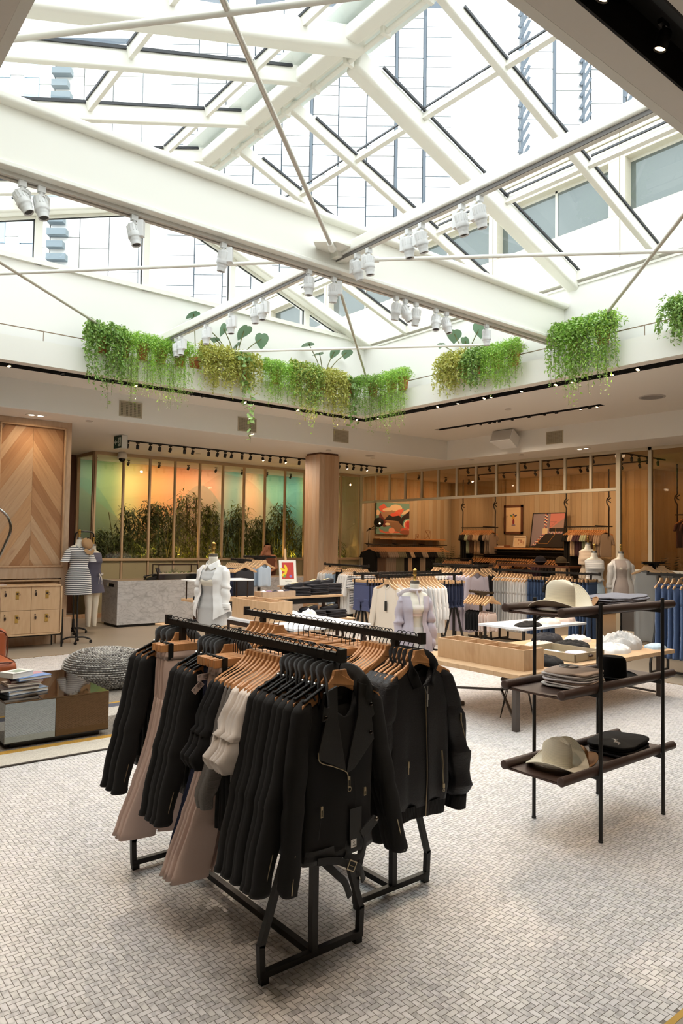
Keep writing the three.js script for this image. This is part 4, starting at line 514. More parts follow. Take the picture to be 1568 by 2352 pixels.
// ---- leather-trimmed moto jacket
function moto(front) {
  const t = thing('moto_jacket', '', 'jacket');
  obj('body', torso({ y0: -0.1, y1: -0.79, rings: [[0, 0.2, 0.022], [0.12, 0.205, 0.034], [0.45, 0.185, 0.04], [0.8, 0.18, 0.038], [1, 0.19, 0.04]], slope: 0.43, neck: [0.07, front ? 0.22 : 0.12, 0.03], fold: 0.005, waves: 3, ph: front ? 1 : 2.2, hem: 0.006 }), C.black, t);
  const mk = (s) => { const exL = s < 0, ex = (a, b) => (front && exL ? a : b); return obj('sleeve', sleeve([[0, s * 0.172, -0.166, 0, 0.02, 0.016], [0.07, s * 0.192, -0.205, 0.0, 0.044, 0.03], [0.3, s * ex(0.22, 0.225), -0.4, 0.004, 0.05, 0.034], [0.55, s * ex(0.235, 0.275), -0.57, 0.008, 0.045, 0.032], [0.95, s * ex(0.262, 0.345), -0.865, 0.02, 0.041, 0.03], [1, s * ex(0.262, 0.348), -0.88, 0.02, 0.038, 0.028]], { amp: 0.0035, ph: s * 2 + (front ? 0 : 3), nv: 20 }), C.black, t); };
  for (const s of [-1, 1]) {
    const sv = mk(s), zx = front && s < 0 ? [0.252, 0.268] : [0.308, 0.348]; obj('cuff_zip', rod([s * zx[0], -0.73, 0.044], [s * zx[1], -0.87, 0.048], 0.0025, 6), M.zip, sv);
    const e = obj('epaulette', sweep([[s * 0.08, -0.119, 0.006], [s * 0.13, -0.141, 0.01], [s * 0.198, -0.174, 0.01]], 0.044, 0.012, { n: 8, tilt: () => PI / 2 + 0.5 * s }), C.leather, t); obj('snap', mv(snapG, s * 0.1, -0.12, 0.012, 0, 0.6), M.steel, e); obj('strap_loop', sweep([[s * 0.15, -0.156, -0.018], [s * 0.152, -0.149, 0.01], [s * 0.154, -0.166, 0.034]], 0.012, 0.006, { n: 6 }), C.leather, e);
  }
  obj('collar', sweep([[-0.1, -0.2, 0.046], [-0.092, -0.13, 0.03], [-0.07, -0.084, -0.002], [0, -0.068, -0.022], [0.07, -0.084, -0.002], [0.092, -0.13, 0.03], [0.1, -0.195, 0.046]], (v) => 0.055 + 0.035 * Math.abs(v - 0.5) * 2, 0.012, { n: 26, tilt: () => 0.25 }), C.leather, t);
  obj('hem_band', torso({ y0: -0.745, y1: -0.8, rings: [[0, 0.186, 0.043], [1, 0.193, 0.045]], slope: 0, neck: [0.01, 0, 0], fold: 0.004, waves: 3, ph: front ? 1 : 2.2, nv: 3 }), C.leather, t);
  if (!front) return t;
  // the details of the one facing the room
  obj('lapel', ribbonLapel([[-0.125, -0.14], [-0.06, -0.12], [-0.055, -0.25], [-0.02, -0.4], [-0.005, -0.465], [-0.06, -0.43], [-0.155, -0.385], [-0.15, -0.36], [-0.115, -0.245], [-0.135, -0.245]]).translate(0, 0, 0.046), C.leather, t);
  obj('lapel', ribbonLapel([[0.06, -0.12], [0.12, -0.14], [0.15, -0.26], [0.135, -0.27], [0.15, -0.36], [0.04, -0.46], [0.0, -0.47], [0.02, -0.38], [0.06, -0.25]]).translate(0, 0, 0.044), C.leather, t);
  obj('lining', poly([[-0.055, -0.125], [0.055, -0.125], [0.055, -0.26], [0.0, -0.44], [-0.02, -0.4], [-0.055, -0.26]], 0.002).translate(0, 0, -0.012), cloth('#0e0d0c', 0.9), t);
  obj('neck_label', poly([[-0.025, -0.175], [0.025, -0.175], [0.025, -0.19], [-0.025, -0.19]], 0.001).translate(0, 0, -0.008), cloth('#191817', 0.7), t);
  const zl = obj('lapel_zip', tube([[-0.155, -0.362, 0.056], [-0.15, -0.395, 0.058], [-0.07, -0.432, 0.058], [0.0, -0.47, 0.056], [0.008, -0.5, 0.052]], 0.0022, 20, 6), M.zip, t);
  const pull = (x, y, z, L = 0.04) => obj('zip_pull', [bb(x - 0.006, x + 0.006, y - 0.016, y, z, z + 0.006, 0.002), bb(x - 0.006, x - 0.0035, y - L, y - 0.014, z + 0.002, z + 0.005), bb(x + 0.0035, x + 0.006, y - L, y - 0.014, z + 0.002, z + 0.005), bb(x - 0.006, x + 0.006, y - L - 0.004, y - L, z + 0.002, z + 0.005)], M.zip, t);
  pull(0.012, -0.485, 0.05); pull(-0.125, -0.575, 0.044); pull(0.108, -0.55, 0.044, 0.03);
  obj('pocket_zip', rod([-0.126, -0.6, 0.045], [-0.14, -0.7, 0.047], 0.0022, 6), M.black, t); obj('ring', mv(prep(new THREE.TorusGeometry(0.009, 0.0015, 6, 14)), 0.016, -0.537, 0.054), M.zip, t);
  for (const [x, y] of [[-0.118, -0.235], [0.128, -0.215], [0.128, -0.33]]) obj('snap', mv(snapG, x, y, 0.056, 0, PI / 2), std('#3a332d', 0.25, { metalness: 1 }), t);
  // hang tag with its white price sticker
  const tg = obj('hang_tag', [bb(0.02, 0.085, -0.75, -0.62, 0.05, 0.054, 0.001), rod([0.05, -0.5, 0.05], [0.05, -0.625, 0.052], 0.001, 4)], std('#1d1c1a', 0.5), t);
  const st = ctex(96, 96, (c, w, h) => { c.fillStyle = '#f1eeea'; c.fillRect(0, 0, w, h); c.fillStyle = '#3a3633'; c.fillRect(34, 10, 28, 5); c.fillRect(34, 30, 34, 12); c.fillRect(34, 50, 30, 4); for (let i = 0; i < 12; i++) c.fillRect(30 + i * 5, 66, 2 + (i % 3), 16); });
  obj('price_sticker', prep(new THREE.PlaneGeometry(0.03, 0.032).translate(0.042, -0.757, 0.0545)), std('#ffffff', 0.6, { map: st }), tg); obj('tag_foot', bb(0.025, 0.075, -0.775, -0.745, 0.05, 0.0535, 0.001), std('#1d1c1a', 0.5), tg);
  // belt hanging loose below the hem
  const bl = obj('belt', [sweep([[-0.14, -0.785, 0.045], [-0.05, -0.8, 0.055], [0.01, -0.83, 0.06], [0.07, -0.86, 0.06], [0.1, -0.92, 0.055]], 0.03, 0.007, { n: 16 }), sweep([[-0.1, -0.8, 0.04], [-0.04, -0.86, 0.05], [0.0, -0.9, 0.05], [0.03, -0.965, 0.05]], 0.03, 0.007, { n: 14 }), sweep([[0.0, -0.79, 0.05], [0.05, -0.815, 0.055], [0.09, -0.81, 0.055], [0.115, -0.7, 0.05]], 0.026, 0.006, { n: 14 })], C.leather, t);
  obj('buckle', mv(mg(bb(-0.02, 0.02, 0.016, 0.02, -0.002, 0.002), bb(-0.02, 0.02, -0.02, -0.016, -0.002, 0.002), bb(-0.022, -0.018, -0.02, 0.02, -0.002, 0.002), bb(0.018, 0.022, -0.02, 0.02, -0.002, 0.002), rod([-0.02, 0, 0.002], [0.02, 0, 0.004], 0.0015, 6)), 0.02, -0.835, 0.068, 0, 0, -0.5), M.zip, bl);
  const tab = obj('belt_tab', mv(poly([[-0.05, -0.02], [0.04, -0.02], [0.052, 0], [0.04, 0.02], [-0.05, 0.02]], 0.006, 0.001), 0.13, -0.71, 0.05, 0, 0, 0.55), C.leather, t); obj('snap', mv(snapG, 0.168, -0.69, 0.058, 0, PI / 2), std('#8b8278', 0.25, { metalness: 1 }), tab);
  return t;
}
// ---- bomber jacket
function bomber(front) {
  const t = thing('bomber_jacket', '', 'jacket');
  obj('body', torso({ y0: -0.102, y1: -0.8, rings: [[0, 0.2, 0.022], [0.12, 0.215, 0.036], [0.5, 0.215, 0.045], [0.9, 0.22, 0.052], [1, 0.2, 0.046]], slope: 0.43, neck: [0.07, front ? 0.17 : 0.1, 0.03], fold: 0.009, waves: 5, ph: 1.4 }), C.nylon, t);
  for (const s of [-1, 1]) { const sv = obj('sleeve', sleeve([[0, s * 0.172, -0.17, 0, 0.02, 0.016], [0.06, s * 0.195, -0.21, 0, 0.05, 0.032], [0.35, s * 0.25, -0.38, 0.004, 0.066, 0.04], [0.65, s * 0.3, -0.6, 0.01, 0.064, 0.044], [0.9, s * 0.31, -0.77, 0.014, 0.066, 0.046], [1, s * 0.3, -0.82, 0.014, 0.045, 0.036]], { amp: 0.009, ph: s + 1, nv: 24 }), C.nylon, t); obj('cuff', sleeve([[0, s * 0.3, -0.815, 0.014, 0.04, 0.034], [1, s * 0.29, -0.885, 0.018, 0.04, 0.032]], { amp: 0.001, nv: 4 }), C.rib, sv);
    if (front && s > 0) obj('sleeve_zip', [rod([0.268, -0.44, 0.052], [0.296, -0.53, 0.055], 0.0022, 6), bb(0.258, 0.268, -0.44, -0.4, 0.05, 0.056, 0.002)], M.zip, sv); }
  obj('collar', sweep([[-0.055, -0.235, 0.046], [-0.082, -0.15, 0.03], [-0.06, -0.098, -0.002], [0, -0.088, -0.02], [0.06, -0.098, -0.002], [0.082, -0.15, 0.03], [0.055, -0.235, 0.046]], 0.05, 0.012, { n: 24, tilt: () => 0.15 }), C.rib, t);
  obj('hem_band', torso({ y0: -0.79, y1: -0.86, rings: [[0, 0.2, 0.048], [1, 0.19, 0.044]], slope: 0, neck: [0.01, 0, 0], fold: 0.004, waves: 5, ph: 1.4, hem: 0.01, nv: 4 }), C.rib, t);
  if (!front) return t;
  obj('front_zip', tube([[-0.006, -0.25, 0.052], [0.0, -0.45, 0.056], [0.003, -0.65, 0.06], [0.0, -0.85, 0.056]], 0.0026, 16, 6), M.zip, t); obj('zip_flap', tube([[0.012, -0.25, 0.05], [0.014, -0.45, 0.055], [0.016, -0.65, 0.058], [0.013, -0.85, 0.054]], 0.005, 16, 6), C.nylon, t);
  obj('zip_pull', [bb(-0.005, 0.007, -0.3, -0.27, 0.056, 0.062, 0.002), bb(-0.003, 0.005, -0.33, -0.3, 0.057, 0.061, 0.002), tube([[-0.012, -0.235, 0.05], [-0.004, -0.26, 0.056], [0, -0.275, 0.058]], 0.002, 8, 5), tube([[0.014, -0.235, 0.05], [0.006, -0.26, 0.056], [0.002, -0.275, 0.058]], 0.002, 8, 5)], M.steel, t);
  obj('pocket_zip', [tube([[0.115, -0.56, 0.054], [0.118, -0.65, 0.058], [0.124, -0.72, 0.058]], 0.0022, 10, 5), tube([[0.121, -0.56, 0.054], [0.127, -0.65, 0.058], [0.129, -0.72, 0.058]], 0.0018, 10, 5), bb(0.118, 0.134, -0.742, -0.72, 0.056, 0.063, 0.002), mv(prep(new THREE.TorusGeometry(0.007, 0.002, 6, 12)), 0.127, -0.752, 0.06)], M.zip, t);
  obj('pocket_zip', [bb(-0.125, -0.115, -0.6, -0.57, 0.05, 0.056, 0.002), bb(-0.124, -0.117, -0.63, -0.6, 0.051, 0.055, 0.001)], M.zip, t);
  return t;
}
// ---- generic tops, trousers
function top(name, cat, mat, o) {
  const t = thing(name, '', cat), y0 = o.y0 ?? -0.103, y1 = -o.len, w = o.w ?? 0.19, D = o.d ?? 0.022;
  obj('body', torso({ y0, y1, slope: o.slope ?? 0.42, rings: [[0, o.sh ?? w, D * 0.55], [0.15, w, D * 0.9], [0.5, o.mid ?? w, D], [1, o.hemW ?? w * 1.02, D * 1.1]], neck: [o.nw ?? 0.08, o.nd ?? 0.09, 0.02], fold: o.fold ?? 0.008, waves: o.waves ?? 5, ph: o.ph ?? 0.7, hem: o.hem ?? 0.006, nv: o.nv ?? 14, nu: o.nu ?? 28 }), mat, t);
  if (o.sl) for (const s of [-1, 1]) { const L = o.sl, f = o.flare ?? 0.1, r = o.sr ?? 0.04; obj('sleeve', sleeve([[0, s * (w - 0.025), y0 - 0.07, 0, 0.015, 0.012], [0.08, s * (w - 0.005), y0 - 0.1, 0, r, 0.022], [0.6, s * (w + f * 0.6), y0 - 0.06 - L * 0.6, 0.004, r * 1.05, 0.026], [0.92, s * (w + f), y0 - 0.05 - L * 0.92, 0.008, r * (o.puff ?? 0.9), 0.024], [1, s * (w + f), y0 - 0.05 - L, 0.008, r * 0.7, 0.02]], { amp: o.amp ?? 0.005, ph: s + (o.ph ?? 0), nu: 12, nv: 12 }), mat, t); }
  if (o.band) obj('neckband', sweep([[-0.07, y0 - 0.02, 0.012], [-0.045, y0 - (o.nd ?? 0.09) * 0.8, 0.02], [0, y0 - (o.nd ?? 0.09) - 0.005, 0.022], [0.045, y0 - (o.nd ?? 0.09) * 0.8, 0.02], [0.07, y0 - 0.02, 0.012]], 0.014, 0.006, { n: 14, m: 6 }), mat, t);
  if (o.straps) { for (const s of [-1, 1]) obj('strap', sweep([[s * 0.1, y0 - 0.03, 0], [s * 0.095, y0 - 0.13, 0.014]], 0.012, 0.004, { n: 5, m: 6 }), mat, t); }
  return t;
}
function trousers(mat, o = {}) {
  const t = thing(o.name ?? 'trousers', '', o.cat ?? 'trousers'), w = o.w ?? 0.165, L = o.len ?? 1.0, yt = -0.15, cr = yt - 0.26, D = 0.02, hemw = o.hemw ?? 0.075, ln = o.lean ?? 0;
  obj('seat', torso({ y0: yt, y1: cr - 0.02, rings: [[0, w * 0.95, D * 0.7], [0.3, w, D], [1, w * 1.02, D]], slope: 0, neck: [0.01, 0, 0], fold: 0.004, waves: 3, nv: 6, nu: 26 }), mat, t);
  for (const s of [-1, 1]) obj('leg', sleeve([[0, s * w * 0.5, cr + 0.03, 0, w * 0.5, D * 0.95], [0.3, s * w * 0.52 - ln * 0.25, lerp(cr, -L, 0.3), 0, w * 0.46, D * 0.9], [0.6, s * w * 0.56 - ln * 0.6, lerp(cr, -L, 0.6), 0, w * 0.44, D * 0.85], [1, s * w * 0.6 - ln, -L, 0, hemw, D]], { amp: 0.003, ph: s, nu: 14, nv: 12 }), mat, t);
  obj('waistband', torso({ y0: yt + 0.006, y1: yt - 0.034, rings: [[0, w * 0.965, D * 0.85], [1, w * 0.99, D]], slope: 0, neck: [0.01, 0, 0], fold: 0.002, nv: 2, nu: 26 }), mat, t);
  if (o.button) obj('button', mv(snapG, 0, yt - 0.014, D + 0.002, 0, PI / 2, 0, 0.9), M.bronze, t);
  return t;
}
// ---- garment racks
function garmentRack(label, x, zf, zr, zb0, zb1, fw = 0.265) {
  const t = thing('garment_rack', label, 'rack', [x, 0, (zf + zr) / 2]), c = (zf + zr) / 2, m = M.iron2, s = 0.03;
  obj('rail', bb(-0.015, 0.015, 1.262, 1.297, zb0 - c, zb1 - c), m, t); for (const z of [zb0, zb1]) obj('end_cap', bb(-0.017, 0.017, 1.26, 1.315, z - c - 0.012, z - c + 0.012), m, t);
  for (const z of [zf, zr]) {
    const q = z - c; obj('post', bb(-s / 2, s / 2, 0.04, 1.265, q - s / 2, q + s / 2), m, t); obj('foot_bar', bb(-fw, fw, 0.022, 0.05, q - s / 2, q + s / 2, 0.003), m, t);
    for (const k of [-1, 1]) { obj('leg', [bar([k * (fw - 0.012), 0.03, q], [k * (fw - 0.006), 0.155, q], 0.026, 0.026), bar([k * (fw - 0.006), 0.145, q], [k * 0.02, 0.86, q], 0.026, 0.026)], m, t); obj('foot_pad', bb(k * (fw - 0.04), k * (fw - 0.005), 0, 0.024, q - 0.014, q + 0.014), M.black, t); }
  }
  obj('floor_bar', bb(-s / 2, s / 2, 0.022, 0.05, zr - c, zf - c), m, t);
  return t;
}
M.iron2 = std('#2a2826', 0.42, { metalness: 0.35 });
garmentRack('black steel garment rack full of jackets nearest the camera', 1.856, -2.45, -3.7, -2.286, -3.884);
garmentRack('second black steel garment rack, with bomber jackets at its near end', 2.515, -2.67, -3.9, -2.483, -4.1, 0.25);
const HB = 1.297;
function rackLine(x, line, rackName, hg) {
  line.forEach(([z, key, make, what, group, kind, turn = 0], i) => {
    const hl = ord(i) + (kind === 'clip' ? ' hanger, a clip one,' : ' hanger, a curved one,') + ' from the near end of the ' + rackName;
    put('hang_' + kind, () => hanger(kind, '', ''), [x, HB, z], turn, hl, hg);
    if (make) put(key, make, [x, HB, z], turn, what, group);
  });
}
{
  const L = [], n = (z0, z1, k) => Array.from({ length: k }, (_, i) => (k > 1 ? lerp(z0, z1, i / (k - 1)) : z0));
  const run = (zs, key, make, text, group, kind) => zs.forEach((z, i) => L.push([z, key, make, ord(i) + ' ' + text, group, kind, (rnd() - 0.5) * 0.1]));
  [-2.3, -2.342, -2.378, -2.43, -2.465, -2.5, -2.535, -2.567, -2.6].forEach((z, i) => L.push([z, i ? 'moto' : 'motoF', i ? () => moto(false) : () => moto(true), i ? ord(i) + ' black leather-trimmed biker jacket from the near end of the near rack' : 'foremost black biker jacket with wide lapels, hanging belt and price tag', 'black biker jackets at the near end of the near rack', 'wood', i ? rr(-0.05, 0.05) : 0.06]));
  run(n(-2.645, -2.775, 5), 'whiteTop', () => top('blouse', 'blouse', C.offwhite, { len: 0.8, sl: 0.36, flare: 0.13, sr: 0.052, puff: 1.15, fold: 0.014, w: 0.18, nd: 0.07, amp: 0.012 }), 'cream blouse from the front, behind the biker jackets of the near rack', 'cream blouses on the near rack', 'wood');
  run(n(-2.81, -2.84, 2), 'greyTop', () => top('grey_shirt', 'shirt', C.grey, { len: 0.9, sl: 0.55, flare: 0.14, w: 0.18, fold: 0.01 }), 'heather grey top behind the cream blouses on the near rack', 'heather grey tops on the near rack', 'wood');
  run(n(-2.875, -2.97, 4), 'blackTop', () => top('black_blouse', 'blouse', C.blackT, { len: 0.86, sl: 0.4, flare: 0.13, sr: 0.05, puff: 1.2, fold: 0.012, w: 0.185, amp: 0.01 }), 'black blouse behind the grey tops on the near rack', 'black blouses on the near rack', 'wood');
  run(n(-3.0, -3.08, 4), 'pink', () => trousers(C.pink, { button: true, len: 1.08, hemw: 0.1, lean: 0.19, w: 0.175 }), 'pale pink trousers on clips in the middle of the near rack', 'pale pink trousers in the middle of the near rack', 'clip');
  run(n(-3.105, -3.145, 3), 'navy', () => trousers(C.navy, { len: 1.02, lean: 0.16 }), 'dark blue jeans behind the pale pink trousers on the near rack', 'dark blue jeans on the near rack', 'clip');
  run(n(-3.18, -3.35, 5), 'blackJ', () => { const t = moto(false); t.name = numbered('black_jacket'); return t; }, 'black zip jacket from the front in the middle of the near rack', 'black zip jackets in the middle of the near rack', 'wood');
  run(n(-3.56, -3.67, 4), 'pink', null, 'pale pink trousers near the far end of the near rack', 'pale pink trousers near the far end of the near rack', 'clip'); L.forEach((q) => { if (q[1] === 'pink') q[2] = () => trousers(C.pink, { button: true, len: 1.08, hemw: 0.1, lean: 0.19, w: 0.175 }); });
  run([-3.73, -3.79, -3.855], 'moto', () => moto(false), 'black biker jacket of the far end of the near rack', 'black biker jackets at the far end of the near rack', 'wood');
  rackLine(1.856, L, 'near rack', 'wooden hangers on the near rack');
  // two price tags on the pink trousers
  const tt = ctex(128, 64, (c, w, h) => { c.fillStyle = '#d8c5bc'; c.fillRect(0, 0, w, h); c.fillStyle = '#3c3432'; for (let i = 0; i < 14; i++) c.fillRect(62 + i * 4, 12, 1 + (i % 3), 30); c.fillRect(10, 12, 30, 5); c.fillRect(10, 26, 22, 3); c.fillRect(62, 48, 50, 4); });
  [[1.66, 1.1, -3.085, 0.1], [1.64, 1.05, -3.1, 0.75]].forEach(([x, y, z, r], i) => { const p = thing('price_tag', i ? 'lower tilted pale price tag on the trousers of the near rack' : 'upper pale price tag with a barcode on the trousers of the near rack', 'tag', [x, y, z]); obj('card', bb(-0.032, 0.032, -0.016, 0.016, -0.0006, 0.0006), std('#d8c5bc', 0.6), p); obj('print', prep(new THREE.PlaneGeometry(0.063, 0.031).translate(0, 0, 0.0008)), std('#fff', 0.6, { map: tt }), p); obj('string', rod([0.03, 0.012, 0], [0.05, 0.03, -0.004], 0.0007, 4), M.black, p); p.rotation.z = r; });
}
{
  const L = [], n = (z0, z1, k) => Array.from({ length: k }, (_, i) => lerp(z0, z1, i / (k - 1)));
  const run = (zs, key, make, text, group, kind) => zs.forEach((z, i) => L.push([z, key, make, ord(i) + ' ' + text, group, kind, (rnd() - 0.5) * 0.1]));
  [-2.505, -2.545, -2.578, -2.612, -2.64].forEach((z, i) => L.push([z, i ? 'bomber' : 'bomberF', i ? () => bomber(false) : () => bomber(true), i ? ord(i) + ' black bomber jacket from the near end of the second rack' : 'foremost black zipped bomber jacket at the near end of the second rack', 'black bomber jackets on the second rack', 'wood', i ? 0.03 : 0.05]));
  run(n(-2.71, -2.79, 4), 'whiteRib', () => top('white_blouse', 'blouse', C.white, { len: 0.7, sl: 0.2, flare: 0.04, w: 0.17, fold: 0.012 }), 'white ruffled top behind the bomber jackets of the second rack', 'white tops on the second rack', 'wood');
  run(n(-2.815, -2.895, 4), 'blackRib', () => top('black_blouse', 'blouse', C.blackT, { len: 0.75, sl: 0.2, flare: 0.04, w: 0.17, fold: 0.012 }), 'black top behind the white tops of the second rack', 'black tops on the second rack', 'wood');
  run(n(-2.93, -3.1, 6), 'denimC', () => trousers(C.denim, { len: 1.0 }), 'blue jeans on clips in the middle of the second rack', 'blue jeans on the second rack', 'clip');
  run(n(-3.18, -3.25, 3), 'leatherS', () => { const t = top('leather_skirt', 'skirt', C.leather, { y0: -0.14, len: 0.62, w: 0.18, d: 0.055, nw: 0.01, nd: 0.01 }); return t; }, 'black leather skirt hanging open on the second rack', 'black leather skirts on the second rack', 'clip');
  run(n(-3.3, -3.62, 7), 'leatherP', () => trousers(C.leather, { len: 1.0, w: 0.17 }), 'black leather trousers at the far half of the second rack', 'black leather trousers on the second rack', 'clip');
  run(n(-3.72, -4.0, 6), 'blackRib', () => top('black_blouse', 'blouse', C.blackT, { len: 0.75, sl: 0.2, flare: 0.04, w: 0.17, fold: 0.012 }), 'black top from the front at the far end of the second rack', 'black tops at the far end of the second rack', 'wood');
  rackLine(2.515, L, 'second rack', 'wooden hangers on the second rack');
}
// ================================================================ shelf unit on the right with hats and folded clothes
const tagAt = (t, o) => Object.assign(t.userData, o);
M.leatherB = phys('#4a372e', 0.5, { bumpMap: rep(grain, 6, 6), bumpScale: 0.0008 });
// a pressed layer of folded cloth: rounded block with wavy edges
function foldG(w, h, d, { amp = 0.006, k = 0, sag = 0 } = {}) {
  return surf((u, v) => { const a = u * 2 * PI, e = v * PI, r = Math.pow(Math.sin(e), 0.22) || 0, c = sg(Math.cos(a), 0.42), s = sg(Math.sin(a), 0.42), x = w / 2 * c * r, z = d / 2 * s * r, y = h * (0.5 - 0.5 * sg(Math.cos(e), 0.4)); return [x + amp * N3(z * 9, k, y * 40), y + amp * 0.9 * r * N3(x * 8 + k, z * 8, k) - sag * Math.pow(Math.abs(x) / (w / 2), 3), z + amp * N3(x * 9, k + 5, y * 40)]; }, 36, 12, { uvs: (u, v, p) => [p[0], p[2]] });
}
function heapG(w, h, d, k, rough = 0.5) {                    // a thrown-down garment: low mound with ridged folds
  const ridge = (x, z, q) => 1 - Math.abs(N3(x, z, q)) * 2.4;
  return surf((u, v) => {
    const a = u * 2 * PI, R = 1 - v, x0 = Math.cos(a), z0 = Math.sin(a), n = 1 + 0.22 * N3(x0 * 1.3 + k, z0 * 1.3, k) + 0.07 * N3(x0 * 5 + k, z0 * 5, k), x = w / 2 * x0 * R * n, z = d / 2 * z0 * R * n;
    const q = 8 + 3 * rough, f = ridge(x * q + k, z * q * 0.6, k) * 0.5 + ridge(x * q * 1.9 + 5, z * q * 1.9 + k, k + 3) * 0.28 + 0.3 * N3(x * 5 + k, z * 5, k + 9);
    const e = Math.pow(1 - R * R, 0.42); return [x, Math.max(0, h * e * (0.62 + rough * 0.75 * f)), z];
  }, 64, 24, { uvs: (u, v, p) => [p[0], p[2]] });
}
{
  const t = thing('shelf_unit', 'three-tier display shelf with brown leather slings and black steel posts', 'shelf'), zf = -2.42, zb = -2.82;
  for (const y of [1.362, 0.893, 0.408]) {
    const s = obj('sling_shelf', surf((u, v) => [lerp(3.6, 4.84, v), y - 0.012 - 0.006 * Math.sin(u * PI), lerp(zf, zb, u)], 12, 2, { closed: false, uvs: (u, v, p) => [p[0], p[2]] }), Object.assign(M.leatherB, { side: THREE.DoubleSide }), t);
    obj('underside', bb(3.6, 4.84, y - 0.03, y - 0.019, zb, zf), M.leatherB, s);
    for (const z of [zf, zb]) obj('rolled_edge', [rod([3.575, y, z], [4.865, y, z], 0.027, 18), sph(0.027, 3.575, y, z, 0.25), sph(0.027, 4.865, y, z, 0.25)], M.leatherB, t);
    for (const x of [3.924, 4.664]) obj('bracket', [bar([x, y - 0.035, zf + 0.03], [x, y - 0.035, zb - 0.03], 0.014, 0.026), bar([x + 0.0, y - 0.1, zb - 0.03], [x, y - 0.04, zb + 0.05], 0.01, 0.012)], M.iron2, t);
  }
  for (const [x, z] of [[3.924, zf + 0.036], [4.664, zf + 0.036], [3.924, zb - 0.036], [4.664, zb - 0.036]]) { const p = obj('post', rod([x, 0.004, z], [x, 1.41, z], 0.0115, 14), M.iron2, t); obj('foot', cyl(0.014, 0.012, x, 0, z), M.black, p); }
  // hats: pinched cowboy crown, curled brim
  const strawT = (base) => tex(16, 512, (u, v) => { const s = 0.96 + 0.04 * Math.sin(v * 2 * PI * 90), c = hx(base); return c.map((q) => q * s); });
  const hat = (name, label, mat, p, turn, { curl = 0.07, R = 0.175, crown = 0.115, band = null, pinch = 0.03, tilt = 0, flatTop = false, rx = 1 } = {}) => {
    const h = thing(name, label, 'hat', p, turn), brim = (r, a) => { const k = clamp((r - 0.09) / (R - 0.09), 0, 1), c = Math.cos(a); return curl * k * k * (Math.pow(Math.abs(c), 2.2) * (c > 0 ? 1.9 : 0.6) - 0.28 * Math.pow(Math.abs(Math.sin(a)), 2)) + 0.02 * curl; };
    const pts = (u, v) => { const a = u * 2 * PI, c = Math.cos(a), s = Math.sin(a); if (v < 0.5) { const r = lerp(R, 0.085, v * 2); return [c * r * (0.92 * rx + 0.0), brim(r, a) + curl * 0.3, s * r * 1.06]; } const q = (v - 0.5) * 2, r = 0.085 * Math.pow(Math.max(0, 1 - Math.pow(q, flatTop ? 6 : 3.2)), flatTop ? 0.4 : 0.5) + (q > 0.98 ? 0 : 0), y = curl * 0.3 + crown * Math.pow(Math.min(1, q * 1.18), 0.75), top = sstep(q, 0.55, 1), x = c * r * (0.86 - pinch * 6 * top * Math.max(0, s)), z = s * r * 1.08; return [x, y - pinch * 1.3 * top * Math.exp(-Math.pow(x / 0.03, 2)) * (flatTop ? 0.3 : 1), z]; };
    obj('hat_body', surf(pts, 56, 44, { cap1: true, uvs: (u, v) => [u, v] }), mat, h);
    obj('brim_edge', tube(Array.from({ length: 40 }, (_, i) => { const q = pts(i / 40, 0); return q; }), 0.003, 80, 6, true), mat, h);
    if (band) obj('hat_band', surf((u, v) => { const a = u * 2 * PI; return [Math.cos(a) * 0.0755, curl * 0.3 + 0.006 + v * 0.022, Math.sin(a) * 0.0935]; }, 40, 2), band, h);
    h.rotation.x = tilt; return h;
  };
  const straw = std('#ffffff', 0.8, { map: rep(strawT('#efe6cf'), 1, 0.6), side: THREE.DoubleSide }), tan = std('#ffffff', 0.8, { map: rep(strawT('#b98a5c'), 1, 0.6), side: THREE.DoubleSide }), felt = phys('#171616', 0.95, { sheen: 0.25, sheenColor: new THREE.Color('#444444'), sheenRoughness: 0.5, side: THREE.DoubleSide });
  hat('straw_hat', 'cream straw cowboy hat with curled brim on the top shelf', straw, [3.83, 1.355, -2.6], 0.15, { R: 0.18, crown: 0.165 }); hat('straw_hat', 'tan straw hat behind the cream one on the top shelf', tan, [4.08, 1.355, -2.66], -0.75, { R: 0.15, crown: 0.1, curl: 0.03 });
  hat('straw_hat', 'cream straw cowboy hat with curled brim on the bottom shelf', straw, [3.8, 0.403, -2.6], 0.2, { R: 0.175, crown: 0.16 }); hat('straw_hat', 'tan straw hat half hidden behind the cream one on the bottom shelf', tan, [4.03, 0.403, -2.62], -0.7, { R: 0.14, crown: 0.085, curl: 0.02 });
  hat('felt_hat', 'black felt hat with a flat brim on the middle shelf', felt, [4.43, 0.886, -2.61], 0.3, { R: 0.165, crown: 0.13, curl: 0.012, pinch: 0.012, flatTop: true, band: felt });
  // folded clothes
  const stack = (name, cat, p, turn, n, w, d, th, mats, lab, group, o = {}) => { let y = p[1]; for (let i = 0; i < n; i++) { const h = th * rr(0.85, 1.15), m = mats[i % mats.length], q = thing(name, (i === n - 1 ? 'topmost ' : i === 0 ? 'lowest ' : ord(i) + ' from below ') + lab, cat, [p[0] + rr(-0.008, 0.008), y, p[2] + rr(-0.008, 0.008)], turn + rr(-0.05, 0.05), group); obj('folded_cloth', foldG(w * rr(0.96, 1.03), h * 1.1, d * rr(0.95, 1.03), { amp: o.amp ?? 0.006, k: i * 3.7 + p[0] }), m, q); if (i === n - 1 && o.top) o.top(q, h); y += h; } return y; };
